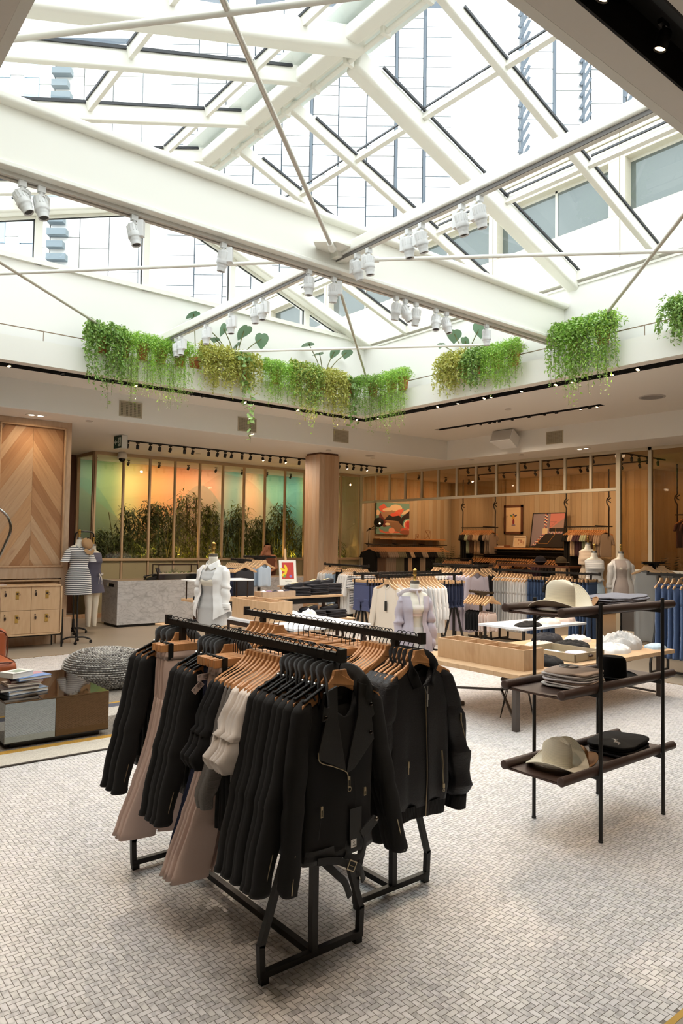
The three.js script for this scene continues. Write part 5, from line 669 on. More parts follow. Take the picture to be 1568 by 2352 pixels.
  stack('folded_trousers', 'trousers', [4.46, 1.352, -2.6], 0.1, 5, 0.5, 0.3, 0.014, [clothT(heather('#77757c', '#98969d', 4))], 'grey folded trousers in the pile on the top shelf', 'grey folded trousers on the top shelf', { amp: 0.012 });
  stack('folded_shirt', 'shirt', [3.97, 0.884, -2.6], 0.15, 7, 0.34, 0.3, 0.013, [C.greyL, cloth('#dcd7d6', 0.9), cloth('#d9c3b2', 0.9), cloth('#dcd7da', 0.9)], 'pale folded shirt in the pile on the middle shelf', 'pale folded shirts on the middle shelf', { amp: 0.01, top: (q) => { obj('neckline', mv(prep(new THREE.TorusGeometry(0.055, 0.006, 8, 24).rotateX(PI / 2)), 0.06, 0.018, -0.06), C.greyL, q); obj('neck_tape', mv(bb(-0.03, 0.03, 0, 0.004, -0.012, 0.012), 0.06, 0.017, -0.08), cloth('#8d8a80'), q); } });
  stack('folded_jeans', 'jeans', [4.5, 0.398, -2.6], 0.12, 4, 0.42, 0.3, 0.017, [C.char, C.blackT], 'black folded distressed jeans in the pile on the bottom shelf', 'black folded jeans on the bottom shelf', { amp: 0.013, top: (q) => { for (let i = 0; i < 6; i++) obj('frayed_rip', mv(heapG(0.05, 0.006, 0.012, i, 0.9), -0.13 + 0.02 * i, 0.016, 0.06 - 0.014 * i, i), C.offwhite, q); } });
  globalThis.stackOf = stack;
}
// ================================================================ low display table with the divided box
M.tableTop = std('#fff', 0.5, { map: rep(oak2T, 1, 1) });
{
  const t = thing('display_table', 'large low display table of pale wood on crossed dark steel legs', 'table'), x0 = 5.5, x1 = 8.45, z0 = -5.66, z1 = -4.17, y = 0.54;
  for (let i = 0; i < 5; i++) obj('plank', bb(x0, x1, y - 0.045, y, z0 + i * 0.298, z0 + (i + 1) * 0.298 - 0.001, 0.003), M.tableTop, t);
  const st = std('#5b534e', 0.4, { metalness: 0.6 });
  for (const [x, z] of [[5.57, -4.26], [8.26, -4.26], [8.26, -5.5], [6.5, -5.75]]) { if (x === 6.5) { obj('pedestal_leg', [bb(5.72, 5.79, 0.1, y - 0.045, -5.5, -5.43, 0.01), tube([[5.755, 0.2, -5.465], [5.77, 0.08, -5.42], [5.85, 0.03, -5.36], [6.0, 0.02, -5.28]], 0.028, 14, 8)], st, t); continue; } obj('leg', bb(x - 0.028, x + 0.028, 0, y - 0.045, z - 0.028, z + 0.028, 0.004), st, t); }
  obj('brace', [bar([5.6, 0.5, -4.3], [6.1, 0.24, -4.85], 0.022), bar([5.6, 0.06, -4.28], [6.1, 0.22, -4.85], 0.022), bar([6.1, 0.23, -4.85], [5.78, 0.2, -5.45], 0.022), bar([6.1, 0.23, -4.85], [7.4, 0.23, -4.85], 0.022), bar([7.4, 0.23, -4.85], [8.24, 0.5, -4.3], 0.022), bar([7.4, 0.23, -4.85], [8.24, 0.05, -4.3], 0.022)], st, t);
  const bx = (lab, x, y, z, w, h, d, n) => { const b = thing('divided_box', lab, 'box', [x, y, z]), th = 0.018; for (const s of [-1, 1]) { obj('long_side', bb(s * w / 2 - s * th, s * w / 2, 0, h, -d / 2, d / 2, 0.002), M.oak2, b); obj('end_side', bb(-w / 2 + th, w / 2 - th, 0, h, s * d / 2 - s * th, s * d / 2, 0.002), M.oak2, b); } obj('bottom', bb(-w / 2 + th, w / 2 - th, 0, 0.015, -d / 2 + th, d / 2 - th), M.oak2, b); for (let i = 1; i < n; i++) obj('divider', bb(-w / 2 + th, w / 2 - th, 0.015, h - 0.01, -d / 2 + i * d / n - 0.006, -d / 2 + i * d / n + 0.006), M.oak2, b); return b; };
  bx('long divided wooden box with four compartments on the low display table', 5.86, y, -4.83, 0.32, 0.2, 1.12, 4);
  globalThis.boxOf = bx;
  // tray of folded pieces, heaps of clothes
  const tr = thing('wooden_tray', 'brown wooden drawer tray with a dark handle on the low display table', 'tray', [6.85, y, -4.62], 0.02), w = 0.56, d = 0.66; for (const s of [-1, 1]) { obj('side', bb(s * w / 2 - s * 0.015, s * w / 2, 0, 0.085, -d / 2, d / 2), M.warm, tr); obj('front', bb(-w / 2, w / 2, 0, 0.085, s * d / 2 - s * 0.015, s * d / 2), M.warm, tr); } obj('bottom', bb(-w / 2, w / 2, 0, 0.01, -d / 2, d / 2), M.warm, tr); obj('handle', mv(sph(0.03, 0, 0, 0, 1.4, 0.5, 0.6), 0, 0.05, d / 2 + 0.012), M.bronze, tr);
  const hp = (name, lab, mat, p, s, k, r) => { const q = thing(name, lab, 'clothes', p); obj('crumpled_cloth', heapG(s[0], s[1], s[2], k, r), mat, q); return q; };
  globalThis.heapOf = hp;
  hp('folded_tee', 'pale blue tee lying in the wooden tray', C.skyB, [6.72, y + 0.03, -4.68], [0.24, 0.055, 0.3], 1, 0.3); hp('folded_tee', 'pale lilac tee lying in the front of the wooden tray', cloth('#d3cddb'), [6.98, y + 0.03, -4.52], [0.24, 0.045, 0.26], 2, 0.3);
  hp('draped_shirt', 'black shirt hanging over the table beside the divided box', C.blackT, [6.25, y, -4.42], [0.34, 0.13, 0.4], 3, 0.25); hp('crumpled_tee', 'white tee heaped behind the wooden tray on the left', C.white, [6.45, y, -5.0], [0.36, 0.14, 0.34], 4, 0.4);
  hp('crumpled_tank', 'beige top lying behind the wooden tray', C.blush, [7.25, y, -5.2], [0.45, 0.08, 0.3], 5, 0.5); hp('crumpled_tank', 'black top lying behind the wooden tray', C.blackT, [7.5, y, -4.95], [0.55, 0.11, 0.36], 6, 0.5); hp('crumpled_tank', 'black top at the back of the low display table', C.char, [7.75, y, -5.45], [0.5, 0.13, 0.3], 7, 0.5);
  hp('crumpled_sweater', 'heaped grey sweater at the right end of the low display table', C.greyL, [8.02, y, -4.62], [0.62, 0.2, 0.46], 8, 0.7); hp('crumpled_shirt', 'white shirt heaped in front of the grey sweater', C.white, [7.66, y, -4.5], [0.48, 0.11, 0.36], 9, 0.6); hp('folded_denim', 'pale blue denim piece at the right edge of the low display table', C.skyB, [8.35, y, -4.36], [0.26, 0.08, 0.24], 10, 0.3); hp('crumpled_tee', 'white tee near the back right of the low display table', C.offwhite, [8.1, y, -5.25], [0.4, 0.1, 0.3], 11, 0.4);
}
// hairpin stool below the shelf unit and white table further back
{
  const t = thing('hairpin_stool', 'small stool on thin hairpin legs under the low table', 'stool', [5.9, 0, -4.5]); obj('seat', lathe([[0.001, 0.42], [0.15, 0.42], [0.16, 0.41], [0.16, 0.395], [0.001, 0.39]], 28), M.iron2, t); for (let i = 0; i < 3; i++) { const a = i * 2.1 + 0.4; obj('leg', [rod([Math.cos(a) * 0.1, 0.39, Math.sin(a) * 0.1], [Math.cos(a) * 0.19, 0, Math.sin(a) * 0.19], 0.005), rod([Math.cos(a + 0.35) * 0.1, 0.39, Math.sin(a + 0.35) * 0.1], [Math.cos(a) * 0.19, 0, Math.sin(a) * 0.19], 0.005)], M.iron, t); }
  const w = thing('white_table', 'narrow white-topped display table behind the low wooden table', 'table', [8.9, 0, -6.5]); obj('top', bb(-0.76, 0.76, 0.57, 0.6, -0.4, 0.4, 0.004), std('#e4e6ea', 0.35), w); for (const x of [-0.68, 0.68]) for (const z of [-0.34, 0.34]) obj('leg', bb(x - 0.015, x + 0.015, 0, 0.57, z - 0.015, z + 0.015), M.iron, w); obj('brace', [bar([-0.68, 0.06, -0.34], [-0.68, 0.06, 0.34], 0.02), bar([0.68, 0.06, -0.34], [0.68, 0.06, 0.34], 0.02)], M.iron, w);
  heapOf('crumpled_bra', 'black bralettes lying on the left of the white table', C.blackT, [8.5, 0.6, -6.3], [0.5, 0.07, 0.3], 21, 0.7); heapOf('crumpled_tee', 'white tee in the middle of the white table', C.offwhite, [9.05, 0.6, -6.35], [0.4, 0.1, 0.3], 22, 0.4); heapOf('crumpled_tank', 'black top behind the white tee on the white table', C.blackT, [9.3, 0.6, -6.6], [0.36, 0.13, 0.26], 23, 0.5); heapOf('crumpled_lace', 'beige lace top at the right end of the white table', C.blush, [9.55, 0.6, -6.4], [0.36, 0.12, 0.3], 24, 0.5);
}
// ================================================================ dress forms
const formR = [[0.78, 0.12, 0.095, 0], [0.86, 0.165, 0.115, 0], [0.95, 0.172, 0.118, -0.004], [1.05, 0.145, 0.1, 0], [1.13, 0.118, 0.085, 0.004], [1.22, 0.132, 0.095, 0.008], [1.29, 0.15, 0.118, 0.018], [1.36, 0.158, 0.102, 0.006], [1.42, 0.165, 0.075, -0.008], [1.46, 0.14, 0.06, -0.012], [1.49, 0.07, 0.056, -0.012], [1.52, 0.055, 0.055, -0.008], [1.58, 0.052, 0.052, 0]];
const formAt = (y) => prof(formR, y);
const skin = (y0, y1, off, { flare = 0, fold = 0, waves = 6, ph = 0, nv = 22, split = 0, wide = 1, cap = false } = {}) => surf((u, v) => { const a = u * 2 * PI, y = lerp(y0, y1, v), low = clamp((0.9 - y) / 0.6, 0, 1), [hw, hd, z0] = formAt(Math.max(y, 0.9)), k = sstep(v, 0.15, 1), w = (hw + off) * (1 + (wide - 1) * k) + flare * k, d = hd + off + flare * 0.8 * k, f = 1 + fold * k * Math.sin(a * waves + ph + 2 * N3(a, v * 2, ph)); return [w * f * sg(Math.cos(a), 0.9), y, z0 + d * f * sg(Math.sin(a), 0.9)]; }, 48, nv, { cap1: cap, uvs: (u, v, p) => [p[0], p[1]] });
function dressForm(label, p, turn, H = 1.75, { stand = 'wheels', legs = false, side = false } = {}) {
  const t = thing('dress_form', label, 'mannequin', p, turn), dy = H - 1.75;
  obj('torso', surf((u, v) => { const a = u * 2 * PI, y = lerp(0.78, 1.58, v), [w, d, z0] = formAt(y), bust = 0.022 * Math.exp(-Math.pow((y - 1.29) / 0.05, 2)) * Math.max(0, Math.sin(a)) * (Math.exp(-Math.pow((Math.cos(a) - 0.5) / 0.3, 2)) + Math.exp(-Math.pow((Math.cos(a) + 0.5) / 0.3, 2))); return [w * Math.cos(a), y + dy, z0 + d * Math.sin(a) + bust]; }, 40, 34, { cap0: true, cap1: true, uvs: (u, v, q) => [q[0], q[1]] }), M.form, t);
  obj('neck_cap', cyl(0.054, 0.035, 0, 1.575 + dy, 0, 0.052, 24), M.steel, t); obj('finial', lathe([[0.001, 1.75 + dy], [0.018, 1.74 + dy], [0.026, 1.722 + dy], [0.018, 1.7 + dy], [0.024, 1.69 + dy], [0.024, 1.672 + dy], [0.014, 1.665 + dy], [0.02, 1.645 + dy], [0.014, 1.61 + dy], [0.001, 1.61 + dy]], 20), M.brass, t);
  if (side) for (const s of [-1, 1]) obj('shoulder_cap', sph(0.045, s * 0.152, 1.4 + dy, -0.008, 0.25, 1, 0.8), M.brass, t);
  if (legs) for (const s of [-1, 1]) obj('leg', sleeve([[0, s * 0.08, 0.8 + dy, 0, 0.085, 0.09], [0.3, s * 0.072, 0.62, 0, 0.066, 0.07], [0.5, s * 0.068, 0.45, 0.004, 0.05, 0.055], [0.68, s * 0.066, 0.34, -0.004, 0.052, 0.056], [0.92, s * 0.064, 0.14, 0, 0.038, 0.042], [1, s * 0.064, 0.11, 0, 0.038, 0.042]], { amp: 0, nv: 20 }), M.form, t);
  if (stand === 'hang') { obj('pole', [tube([[0, 1.63 + dy, 0], [0, 1.8 + dy, 0], [-0.02, 1.83 + dy, -0.02], [-0.28, 1.83 + dy, -0.08], [-0.31, 1.8 + dy, -0.09], [-0.31, 0.06, -0.09]], 0.014, 40, 8)], M.black, t); } else obj('pole', rod([0, 0.09, 0], [0, 0.82 + dy, 0], 0.014, 12), M.black, t);
  const ox = stand === 'hang' ? -0.31 : 0, oz = stand === 'hang' ? -0.09 : 0, b = [cyl(0.026, 0.2, ox, 0.07, oz, 0.02)], w = []; for (let i = 0; i < 4; i++) { const a = i * PI / 2 + 0.5, c = Math.cos(a), s = Math.sin(a); b.push(tube([[ox, 0.1, oz], [ox + c * 0.12, 0.1, oz + s * 0.12], [ox + c * 0.22, 0.065, oz + s * 0.22]], 0.014, 10, 8)); w.push(mv(prep(new THREE.CylinderGeometry(0.027, 0.027, 0.02, 14).rotateX(PI / 2)), ox + c * 0.225, 0.028, oz + s * 0.225, a)); }
  obj('base', b, M.black, t); for (const q of w) obj('caster', q, M.black, t);
  return t;
}
const wear = (name, label, cat, p, turn, parts) => { const t = thing(name, label, cat, p, turn); parts(t); return t; };
{
  // white shirt form on the left
  let p = [4.17, 0, -7.57], r = -1.15; dressForm('dress form wearing an open white shirt, before the left display table', p, r, 1.73);
  wear('white_shirt', 'open crinkled white shirt with rolled sleeves on the left dress form', 'shirt', p, r, (t) => {
    const open = (s) => surf((u, v) => { const a = s > 0 ? lerp(-PI / 2, PI / 2 - 0.55, u) : lerp(PI / 2 + 0.55, 3 * PI / 2, u), y = lerp(1.44, 0.86 + 0.07 * Math.sin(u * PI) * 0 + 0.06 * Math.cos(2 * a), v), [hw, hd, z0] = formAt(Math.max(0.93, y)), k = sstep(v, 0.1, 1), f = 1 + 0.02 * Math.sin(a * 9 + v * 4) * k + 0.02 * N3(a * 3, v * 8, 1); return [(hw + 0.018 + 0.05 * k) * f * Math.cos(a), y, z0 + (hd + 0.018 + 0.045 * k) * f * Math.sin(a)]; }, 28, 26, { closed: false, uvs: (u, v, q) => [q[0] + q[2], q[1]] });
    obj('front_panel', open(1), C.white, t); obj('front_panel', open(-1), C.white, t);
    for (const s of [-1, 1]) { const sv = obj('sleeve', sleeve([[0, s * 0.13, 1.45, -0.01, 0.025, 0.025], [0.12, s * 0.165, 1.39, -0.01, 0.05, 0.055], [0.5, s * 0.19, 1.2, 0, 0.052, 0.055], [1, s * 0.195, 0.98, 0.02, 0.048, 0.05]], { amp: 0.007, ph: 2, nv: 24 }), C.white, t); obj('rolled_cuff', sleeve([[0, s * 0.195, 1.02, 0.018, 0.054, 0.058], [0.5, s * 0.196, 0.98, 0.02, 0.058, 0.062], [1, s * 0.195, 0.95, 0.022, 0.054, 0.056]], { amp: 0.004, nv: 8 }), C.white, sv); }
    obj('collar', [sweep([[-0.02, 1.42, 0.105], [-0.075, 1.47, 0.03], [-0.05, 1.5, -0.055], [0.05, 1.5, -0.055], [0.075, 1.47, 0.03], [0.02, 1.42, 0.105]], (v) => 0.04 + 0.035 * Math.abs(v - 0.5) * 2, 0.008, { n: 20, tilt: () => -0.4 })], C.white, t);
  });
  wear('grey_dress', 'pale grey dress under the white shirt on the left dress form', 'dress', p, r, (t) => { obj('bodice', skin(1.4, 0.93, 0.006), C.greyL, t); obj('skirt', skin(0.95, 0.76, 0.012, { flare: 0.01 }), C.greyL, t); });
  // striped shirt dress, cap
  p = [4.15, 0, -12.12]; r = 0.1; dressForm('dress form in a striped shirt dress beside the chevron wood wall', p, r, 1.9, { stand: 'wheels' });
  wear('striped_dress', 'white shirt dress with dark horizontal stripes on the dress form beside the wood wall', 'dress', p, r, (t) => { const dy = 0.15; obj('body', skin(1.45, 0.66, 0.02, { flare: 0.03, fold: 0.02, waves: 5 }).translate(0, dy, 0), C.stripe, t); for (const s of [-1, 1]) obj('sleeve', sleeve([[0, s * 0.13, 1.44 + dy, -0.01, 0.03, 0.03], [0.2, s * 0.175, 1.38 + dy, -0.01, 0.055, 0.06], [1, s * 0.24, 1.2 + dy, 0, 0.07, 0.062]], { amp: 0.003 }), C.stripe, t); obj('collar', sweep([[-0.03, 1.42 + dy, 0.09], [-0.07, 1.475 + dy, 0.02], [0, 1.5 + dy, -0.06], [0.07, 1.475 + dy, 0.02], [0.03, 1.42 + dy, 0.09]], 0.04, 0.008, { n: 18, tilt: () => -0.4 }), C.stripe, t); });
  wear('baseball_cap', 'tan baseball cap hanging on the neck of the striped dress form', 'cap', [4.26, 1.66, -12.06], 0.5, (t) => { const m = cloth('#b59068', 0.9); obj('crown', mv(sph(0.095, 0, 0, 0, 1, 0.82, 1.1, 24), 0, 0, 0, 0, 0.9), m, t); obj('peak', mv(surf((u, v) => { const a = lerp(-1.1, 1.1, u), q = 0.09 + 0.075 * v; return [Math.sin(a) * q * 0.85, -0.09 - Math.cos(a) * q * 0.9 + 0.05, 0.06 + 0.02 * Math.cos(a * 2)]; }, 16, 4, { closed: false }), 0, 0, 0), Object.assign(m, { side: THREE.DoubleSide }), t); obj('strap', sweep([[-0.03, 0.09, 0.02], [0, 0.095, 0.03], [0.03, 0.09, 0.02]], 0.016, 0.004, { n: 6, m: 6 }), M.black, t); });
  // grey romper on the form with legs
  p = [4.83, 0, -13.35]; r = 0.25; dressForm('dress form with white legs wearing a blue-grey romper, hung from a black stand', p, r, 1.78, { stand: 'hang', legs: true, side: true });
  wear('romper', 'blue-grey sleeveless romper with a white tie belt', 'romper', p, r, (t) => { const m = cloth('#5b5a6b', 0.85); obj('bodice', skin(1.45, 1.02, 0.014, { flare: 0.02, fold: 0.015 }).translate(0, 0.03, 0), m, t); obj('shorts', skin(1.05, 0.72, 0.02, { flare: 0.045, fold: 0.02, waves: 4 }).translate(0, 0.02, 0), m, t); obj('waist_tie', skin(1.075, 1.05, 0.026).translate(0, 0.0, 0), C.char, t); obj('bow', [sweep([[0.07, 1.07, 0.15], [0.04, 1.0, 0.16], [0.03, 0.9, 0.165]], 0.018, 0.004, { n: 8, m: 6 }), sweep([[0.07, 1.07, 0.15], [0.1, 1.0, 0.15], [0.1, 0.88, 0.155]], 0.018, 0.004, { n: 8, m: 6 }), sweep([[0.06, 1.075, 0.15], [0.03, 1.1, 0.165], [0.04, 1.065, 0.16], [0.1, 1.1, 0.16], [0.13, 1.085, 0.15], [0.07, 1.07, 0.155]], 0.018, 0.004, { n: 14, m: 6 })], C.white, t); });
  // lavender wrap
  p = [5.95, 0, -6.0]; r = -0.5; dressForm('dress form draped in a lilac wrap beside the low display table', p, r, 1.455, { stand: 'wheels' });
  const dy = -0.295;
  wear('lilac_wrap', 'long open lilac wrap cardigan on the dress form beside the low table', 'cardigan', p, r, (t) => {
    for (const s of [-1, 1]) obj('front_panel', surf((u, v) => { const a = s > 0 ? lerp(-PI / 2, PI / 2 - 0.5 + 0.25 * v, u) : lerp(PI / 2 + 0.42 - 0.25 * v, 3 * PI / 2, u), y = lerp(1.43, 0.6 + 0.1 * Math.sin(a), v) + dy, [hw, hd, z0] = formAt(Math.max(0.95, y - dy)), k = sstep(v, 0.0, 0.7), f = 1 + (0.05 * Math.sin(a * 10 + v * 2) + 0.03 * Math.sin(a * 17)) * k; return [(hw + 0.012 + 0.03 * k) * f * Math.cos(a), y, z0 + (hd + 0.014 + 0.05 * k) * f * Math.sin(a)]; }, 40, 26, { closed: false, uvs: (u, v, q) => [q[0] + q[2], q[1]] }), C.lav, t);
    for (const s of [-1, 1]) obj('drape_sleeve', sleeve([[0, s * 0.15, 1.42 + dy, -0.01, 0.03, 0.03], [0.15, s * 0.165, 1.37 + dy, 0, 0.04, 0.05], [0.6, s * 0.19, 1.12 + dy, 0.01, 0.05, 0.065], [0.85, s * 0.2, 0.93 + dy, 0.02, 0.058, 0.065], [1, s * 0.19, 0.84 + dy, 0.02, 0.04, 0.045]], { amp: 0.012, ph: s, nv: 24 }), C.lav, t);
  });
  wear('neck_scarf', 'pale lilac scarf knotted round the neck of the dress form', 'scarf', p, r, (t) => { const m = cloth('#cfc5c8', 0.85); obj('loop', [prep(new THREE.TorusGeometry(0.066, 0.016, 8, 28).rotateX(PI / 2).translate(0, 1.5 + dy, 0.0)), sweep([[-0.05, 1.5 + dy, 0.03], [-0.12, 1.48 + dy, 0.0], [-0.2, 1.43 + dy, -0.02]], 0.06, 0.02, { n: 10 }), sweep([[0, 1.49 + dy, 0.075], [0.02, 1.42 + dy, 0.1], [0.03, 1.32 + dy, 0.125]], (v) => 0.03 * (1.2 - v), 0.01, { n: 10 })], m, t); });
  wear('bralette', 'cream bralette on the lilac-wrapped dress form', 'bra', p, r, (t) => { obj('cups', skin(1.34, 1.225, 0.006, {}).translate(0, dy, 0), C.offwhite, t); obj('band', skin(1.235, 1.2, 0.009).translate(0, dy, 0), C.blush, t); });
  wear('white_leggings', 'white high-waisted briefs on the lilac-wrapped dress form', 'briefs', p, r, (t) => { obj('body', skin(1.08, 0.79, 0.005).translate(0, dy, 0), C.white, t); });
  // three forms before the partition
  p = [12.95, 0, -8.15]; r = -0.6; dressForm('dress form in a beige layered top, leftmost of the three by the partition', p, r, 1.95); wear('layered_top', 'beige sleeveless layered top on the leftmost of the three dress forms', 'blouse', p, r, (t) => { obj('cape', skin(1.45, 1.17, 0.015, { flare: 0.05 }).translate(0, 0.2, 0), cloth('#cdb79f'), t); obj('skirt', skin(1.25, 0.8, 0.008).translate(0, 0.2, 0), cloth('#b9a68f'), t); });
  p = [12.05, 0, -7.45]; dressForm('dress form in a striped knotted tank, middle of the three by the partition', p, r, 1.79); wear('striped_tank', 'striped sleeveless tank knotted at the waist on the middle dress form', 'tank top', p, r, (t) => { obj('body', skin(1.45, 1.06, 0.016, { flare: 0.015, fold: 0.03 }).translate(0, 0.04, 0), C.stripeF, t); obj('knot', [sph(0.035, 0.03, 1.1, 0.13, 1, 0.7, 0.7), sweep([[-0.12, 1.15, 0.1], [0.02, 1.1, 0.14], [0.12, 1.14, 0.1]], 0.03, 0.015, { n: 10 })], C.stripeF, t); }); wear('blue_skirt', 'pale blue gathered skirt on the middle dress form', 'skirt', p, r, (t) => obj('skirt', skin(1.12, 0.55, 0.012, { flare: 0.06, fold: 0.05, waves: 9 }), C.skyB, t));
  p = [12.45, 0, -7.15]; dressForm('dress form in a long white cardigan, rightmost of the three by the partition', p, r, 1.79); wear('taupe_dress', 'pale taupe dress under the white cardigan on the rightmost dress form', 'dress', p, r, (t) => obj('body', skin(1.46, 0.6, 0.01, { flare: 0.04 }).translate(0, 0.04, 0), cloth('#c4b6ad'), t));
  wear('white_cardigan', 'long open white cardigan on the rightmost of the three dress forms', 'cardigan', p, r, (t) => { for (const s of [-1, 1]) { obj('front_panel', surf((u, v) => { const a = s > 0 ? lerp(-PI / 2, PI / 2 - 0.3, u) : lerp(PI / 2 + 0.9, 3 * PI / 2, u), y = lerp(1.48, 0.62, v), [hw, hd, z0] = formAt(Math.max(0.95, y - 0.04)), k = sstep(v, 0, 0.8), f = 1 + 0.03 * Math.sin(a * 9) * k; return [(hw + 0.022 + 0.07 * k) * f * Math.cos(a), y, z0 + (hd + 0.022 + 0.05 * k) * f * Math.sin(a)]; }, 24, 16, { closed: false, uvs: (u, v, q) => [q[0], q[1]] }), C.white, t); obj('sleeve', sleeve([[0, s * 0.14, 1.47, -0.01, 0.03, 0.03], [0.15, s * 0.19, 1.4, 0, 0.055, 0.06], [0.9, s * 0.245, 1.02, 0.03, 0.05, 0.05], [1, s * 0.245, 0.97, 0.03, 0.06, 0.06]], { amp: 0.006 }), C.white, t); } });
}
// ================================================================ lounge corner on the left
{
  const t = thing('locker_dresser', 'pale wood locker cabinet with numbered doors on black legs before the chevron wall', 'cabinet', [0, 0, -11.89]), x0 = 1.98, x1 = 3.82;
  obj('carcass', [bb(x0, x1, 0.975, 1.0, -0.36, 0.02, 0.004), bb(x0, x1, 0.21, 0.235, -0.36, 0.02, 0.004), bb(x0, x0 + 0.025, 0.21, 1, -0.36, 0.02, 0.004), bb(x1 - 0.025, x1, 0.21, 1, -0.36, 0.02, 0.004), bb(x0, x1, 0.21, 1, -0.36, -0.34)], M.oak2, t);
  for (let c = 0; c < 4; c++) for (let r = 0; r < 2; r++) {
    const w = (x1 - x0 - 0.05) / 4, a = x0 + 0.025 + c * w, b = a + w, y = 0.237 + r * 0.369, d = obj('door', bb(a + 0.002, b - 0.002, y + 0.002, y + 0.366, -0.02, 0, 0.002), M.oak2, t), m = a + w * 0.52, k = a + w * 0.14;
    obj('label_plate', [bb(m - 0.02, m + 0.03, y + 0.18, y + 0.3, 0, 0.004), bb(m - 0.02, m + 0.03, y + 0.18, y + 0.186, 0.004, 0.01), bb(m - 0.02, m + 0.03, y + 0.294, y + 0.3, 0.004, 0.01)], M.brass, d); obj('lock', [mv(cyl(0.016, 0.014), m + 0.006, y + 0.26, 0, 0, PI / 2), mv(prep(new THREE.TorusGeometry(0.018, 0.002, 6, 16)), m + 0.03, y + 0.25, 0.012)], M.bronze, d);
    obj('key_tag', [mv(cyl(0.009, 0.016), k, y + 0.3, 0, 0, PI / 2), mv(sph(0.02, 0, 0, 0, 0.75, 1.5, 0.3), k + 0.004, y + 0.25, 0.014)], M.bronze, d);
  }
  for (const x of [x0 + 0.02, x1 + 0.012]) obj('leg', [bb(x - 0.012, x + 0.012, 0, 0.6, -0.01, 0.014)], M.blackM, t); for (const x of [x0 + 0.1, x1 - 0.05]) obj('leg', bb(x - 0.01, x + 0.01, 0, 0.21, -0.32, -0.3), M.blackM, t); obj('foot_rail', [bb(x0, x1, 0.19, 0.21, -0.32, -0.3), bb(x0, x1, 0.19, 0.21, -0.03, -0.01)], M.blackM, t);
  const b = thing('book', 'single thin book lying on the locker cabinet', 'book', [2.86, 1.0, -12.0]); obj('cover', bb(-0.12, 0.12, 0, 0.018, -0.09, 0.09), std('#a8685a', 0.6), b); obj('pages', bb(-0.118, 0.122, 0.003, 0.015, -0.088, 0.092), std('#e8e2d6', 0.9), b);
  // leather seat at the very left
  const s = thing('leather_sofa', 'cognac leather sofa with piped seams at the left edge', 'sofa', [0, 0, 0]), lm = phys('#a2542f', 0.42, { bumpMap: rep(grain, 3, 3), bumpScale: 0.001 }), pm = phys('#5d2e1a', 0.5);
  obj('seat_cushion', bb(0.4, 2.22, 0.2, 0.41, -9.1, -8.28, 0.07), lm, s); obj('base', bb(0.42, 2.2, 0.06, 0.22, -9.1, -8.31, 0.03), lm, s); obj('back_cushion', bb(0.4, 2.3, 0.2, 0.67, -9.3, -9.06, 0.06), lm, s); obj('piping', [tube([[0.5, 0.405, -8.29], [1.4, 0.412, -8.285], [2.12, 0.402, -8.29], [2.2, 0.385, -8.35], [2.21, 0.39, -8.8], [2.2, 0.39, -9.05]], 0.007, 40, 6), tube([[0.5, 0.664, -9.07], [2.2, 0.664, -9.07], [2.29, 0.6, -9.07], [2.295, 0.25, -9.07]], 0.007, 40, 6)], pm, s); for (const x of [0.6, 2.1]) obj('leg', bb(x - 0.02, x + 0.02, 0, 0.07, -8.5, -8.46), M.blackM, s);
  const al = thing('arc_lamp', 'curved chrome arc lamp stem at the left edge before the chevron wall', 'lamp', [0, 0, 0]); obj('stem', tube([[1.9, 0.02, -9.5], [2.05, 0.7, -9.5], [2.2, 1.3, -9.5], [2.33, 1.62, -9.5], [2.405, 1.85, -9.5], [2.37, 1.99, -9.5], [2.25, 2.1, -9.5], [1.9, 2.25, -9.5], [1.3, 2.2, -9.45]], 0.017, 60, 10), std('#b5b2ad', 0.12, { metalness: 1 }), al); obj('base', cyl(0.16, 0.03, 1.9, 0, -9.5), M.blackM, al); obj('shade', lathe([[0.03, 0.1], [0.14, 0], [0.135, 0], [0.025, 0.09]], 28).translate(1.3, 2.08, -9.45), std('#b5b2ad', 0.15, { metalness: 1, side: THREE.DoubleSide }), al);
  // smoked mirror coffee table
  const c = thing('coffee_table', 'smoked mirror block coffee table on a black plinth', 'table', [0, 0, 0]), br = std('#57432f', 0.03, { metalness: 1 }), sm = std('#8d918f', 0.03, { metalness: 1 }), ax = 1.6, bx_ = 2.46, az = -7.57, bz = -6.3;
  obj('plinth', bb(ax + 0.06, bx_ - 0.06, 0, 0.06, az + 0.06, bz - 0.06), M.black, c); obj('top_panel', bb(ax, bx_, 0.388, 0.4, az, bz, 0.002), br, c); obj('bottom_panel', bb(ax, bx_, 0.06, 0.068, az, bz), M.black, c); obj('front_panel', bb(ax, ax + 0.4, 0.068, 0.388, bz - 0.012, bz, 0.002), sm, c); obj('front_panel', bb(ax + 0.402, bx_, 0.068, 0.388, bz - 0.012, bz, 0.002), br, c); obj('side_panel', bb(bx_ - 0.012, bx_, 0.068, 0.388, az, bz - 0.013, 0.002), br, c); obj('side_panel', bb(ax, ax + 0.012, 0.068, 0.388, az, bz - 0.013, 0.002), sm, c); obj('back_panel', bb(ax, bx_, 0.068, 0.388, az, az + 0.012), br, c);
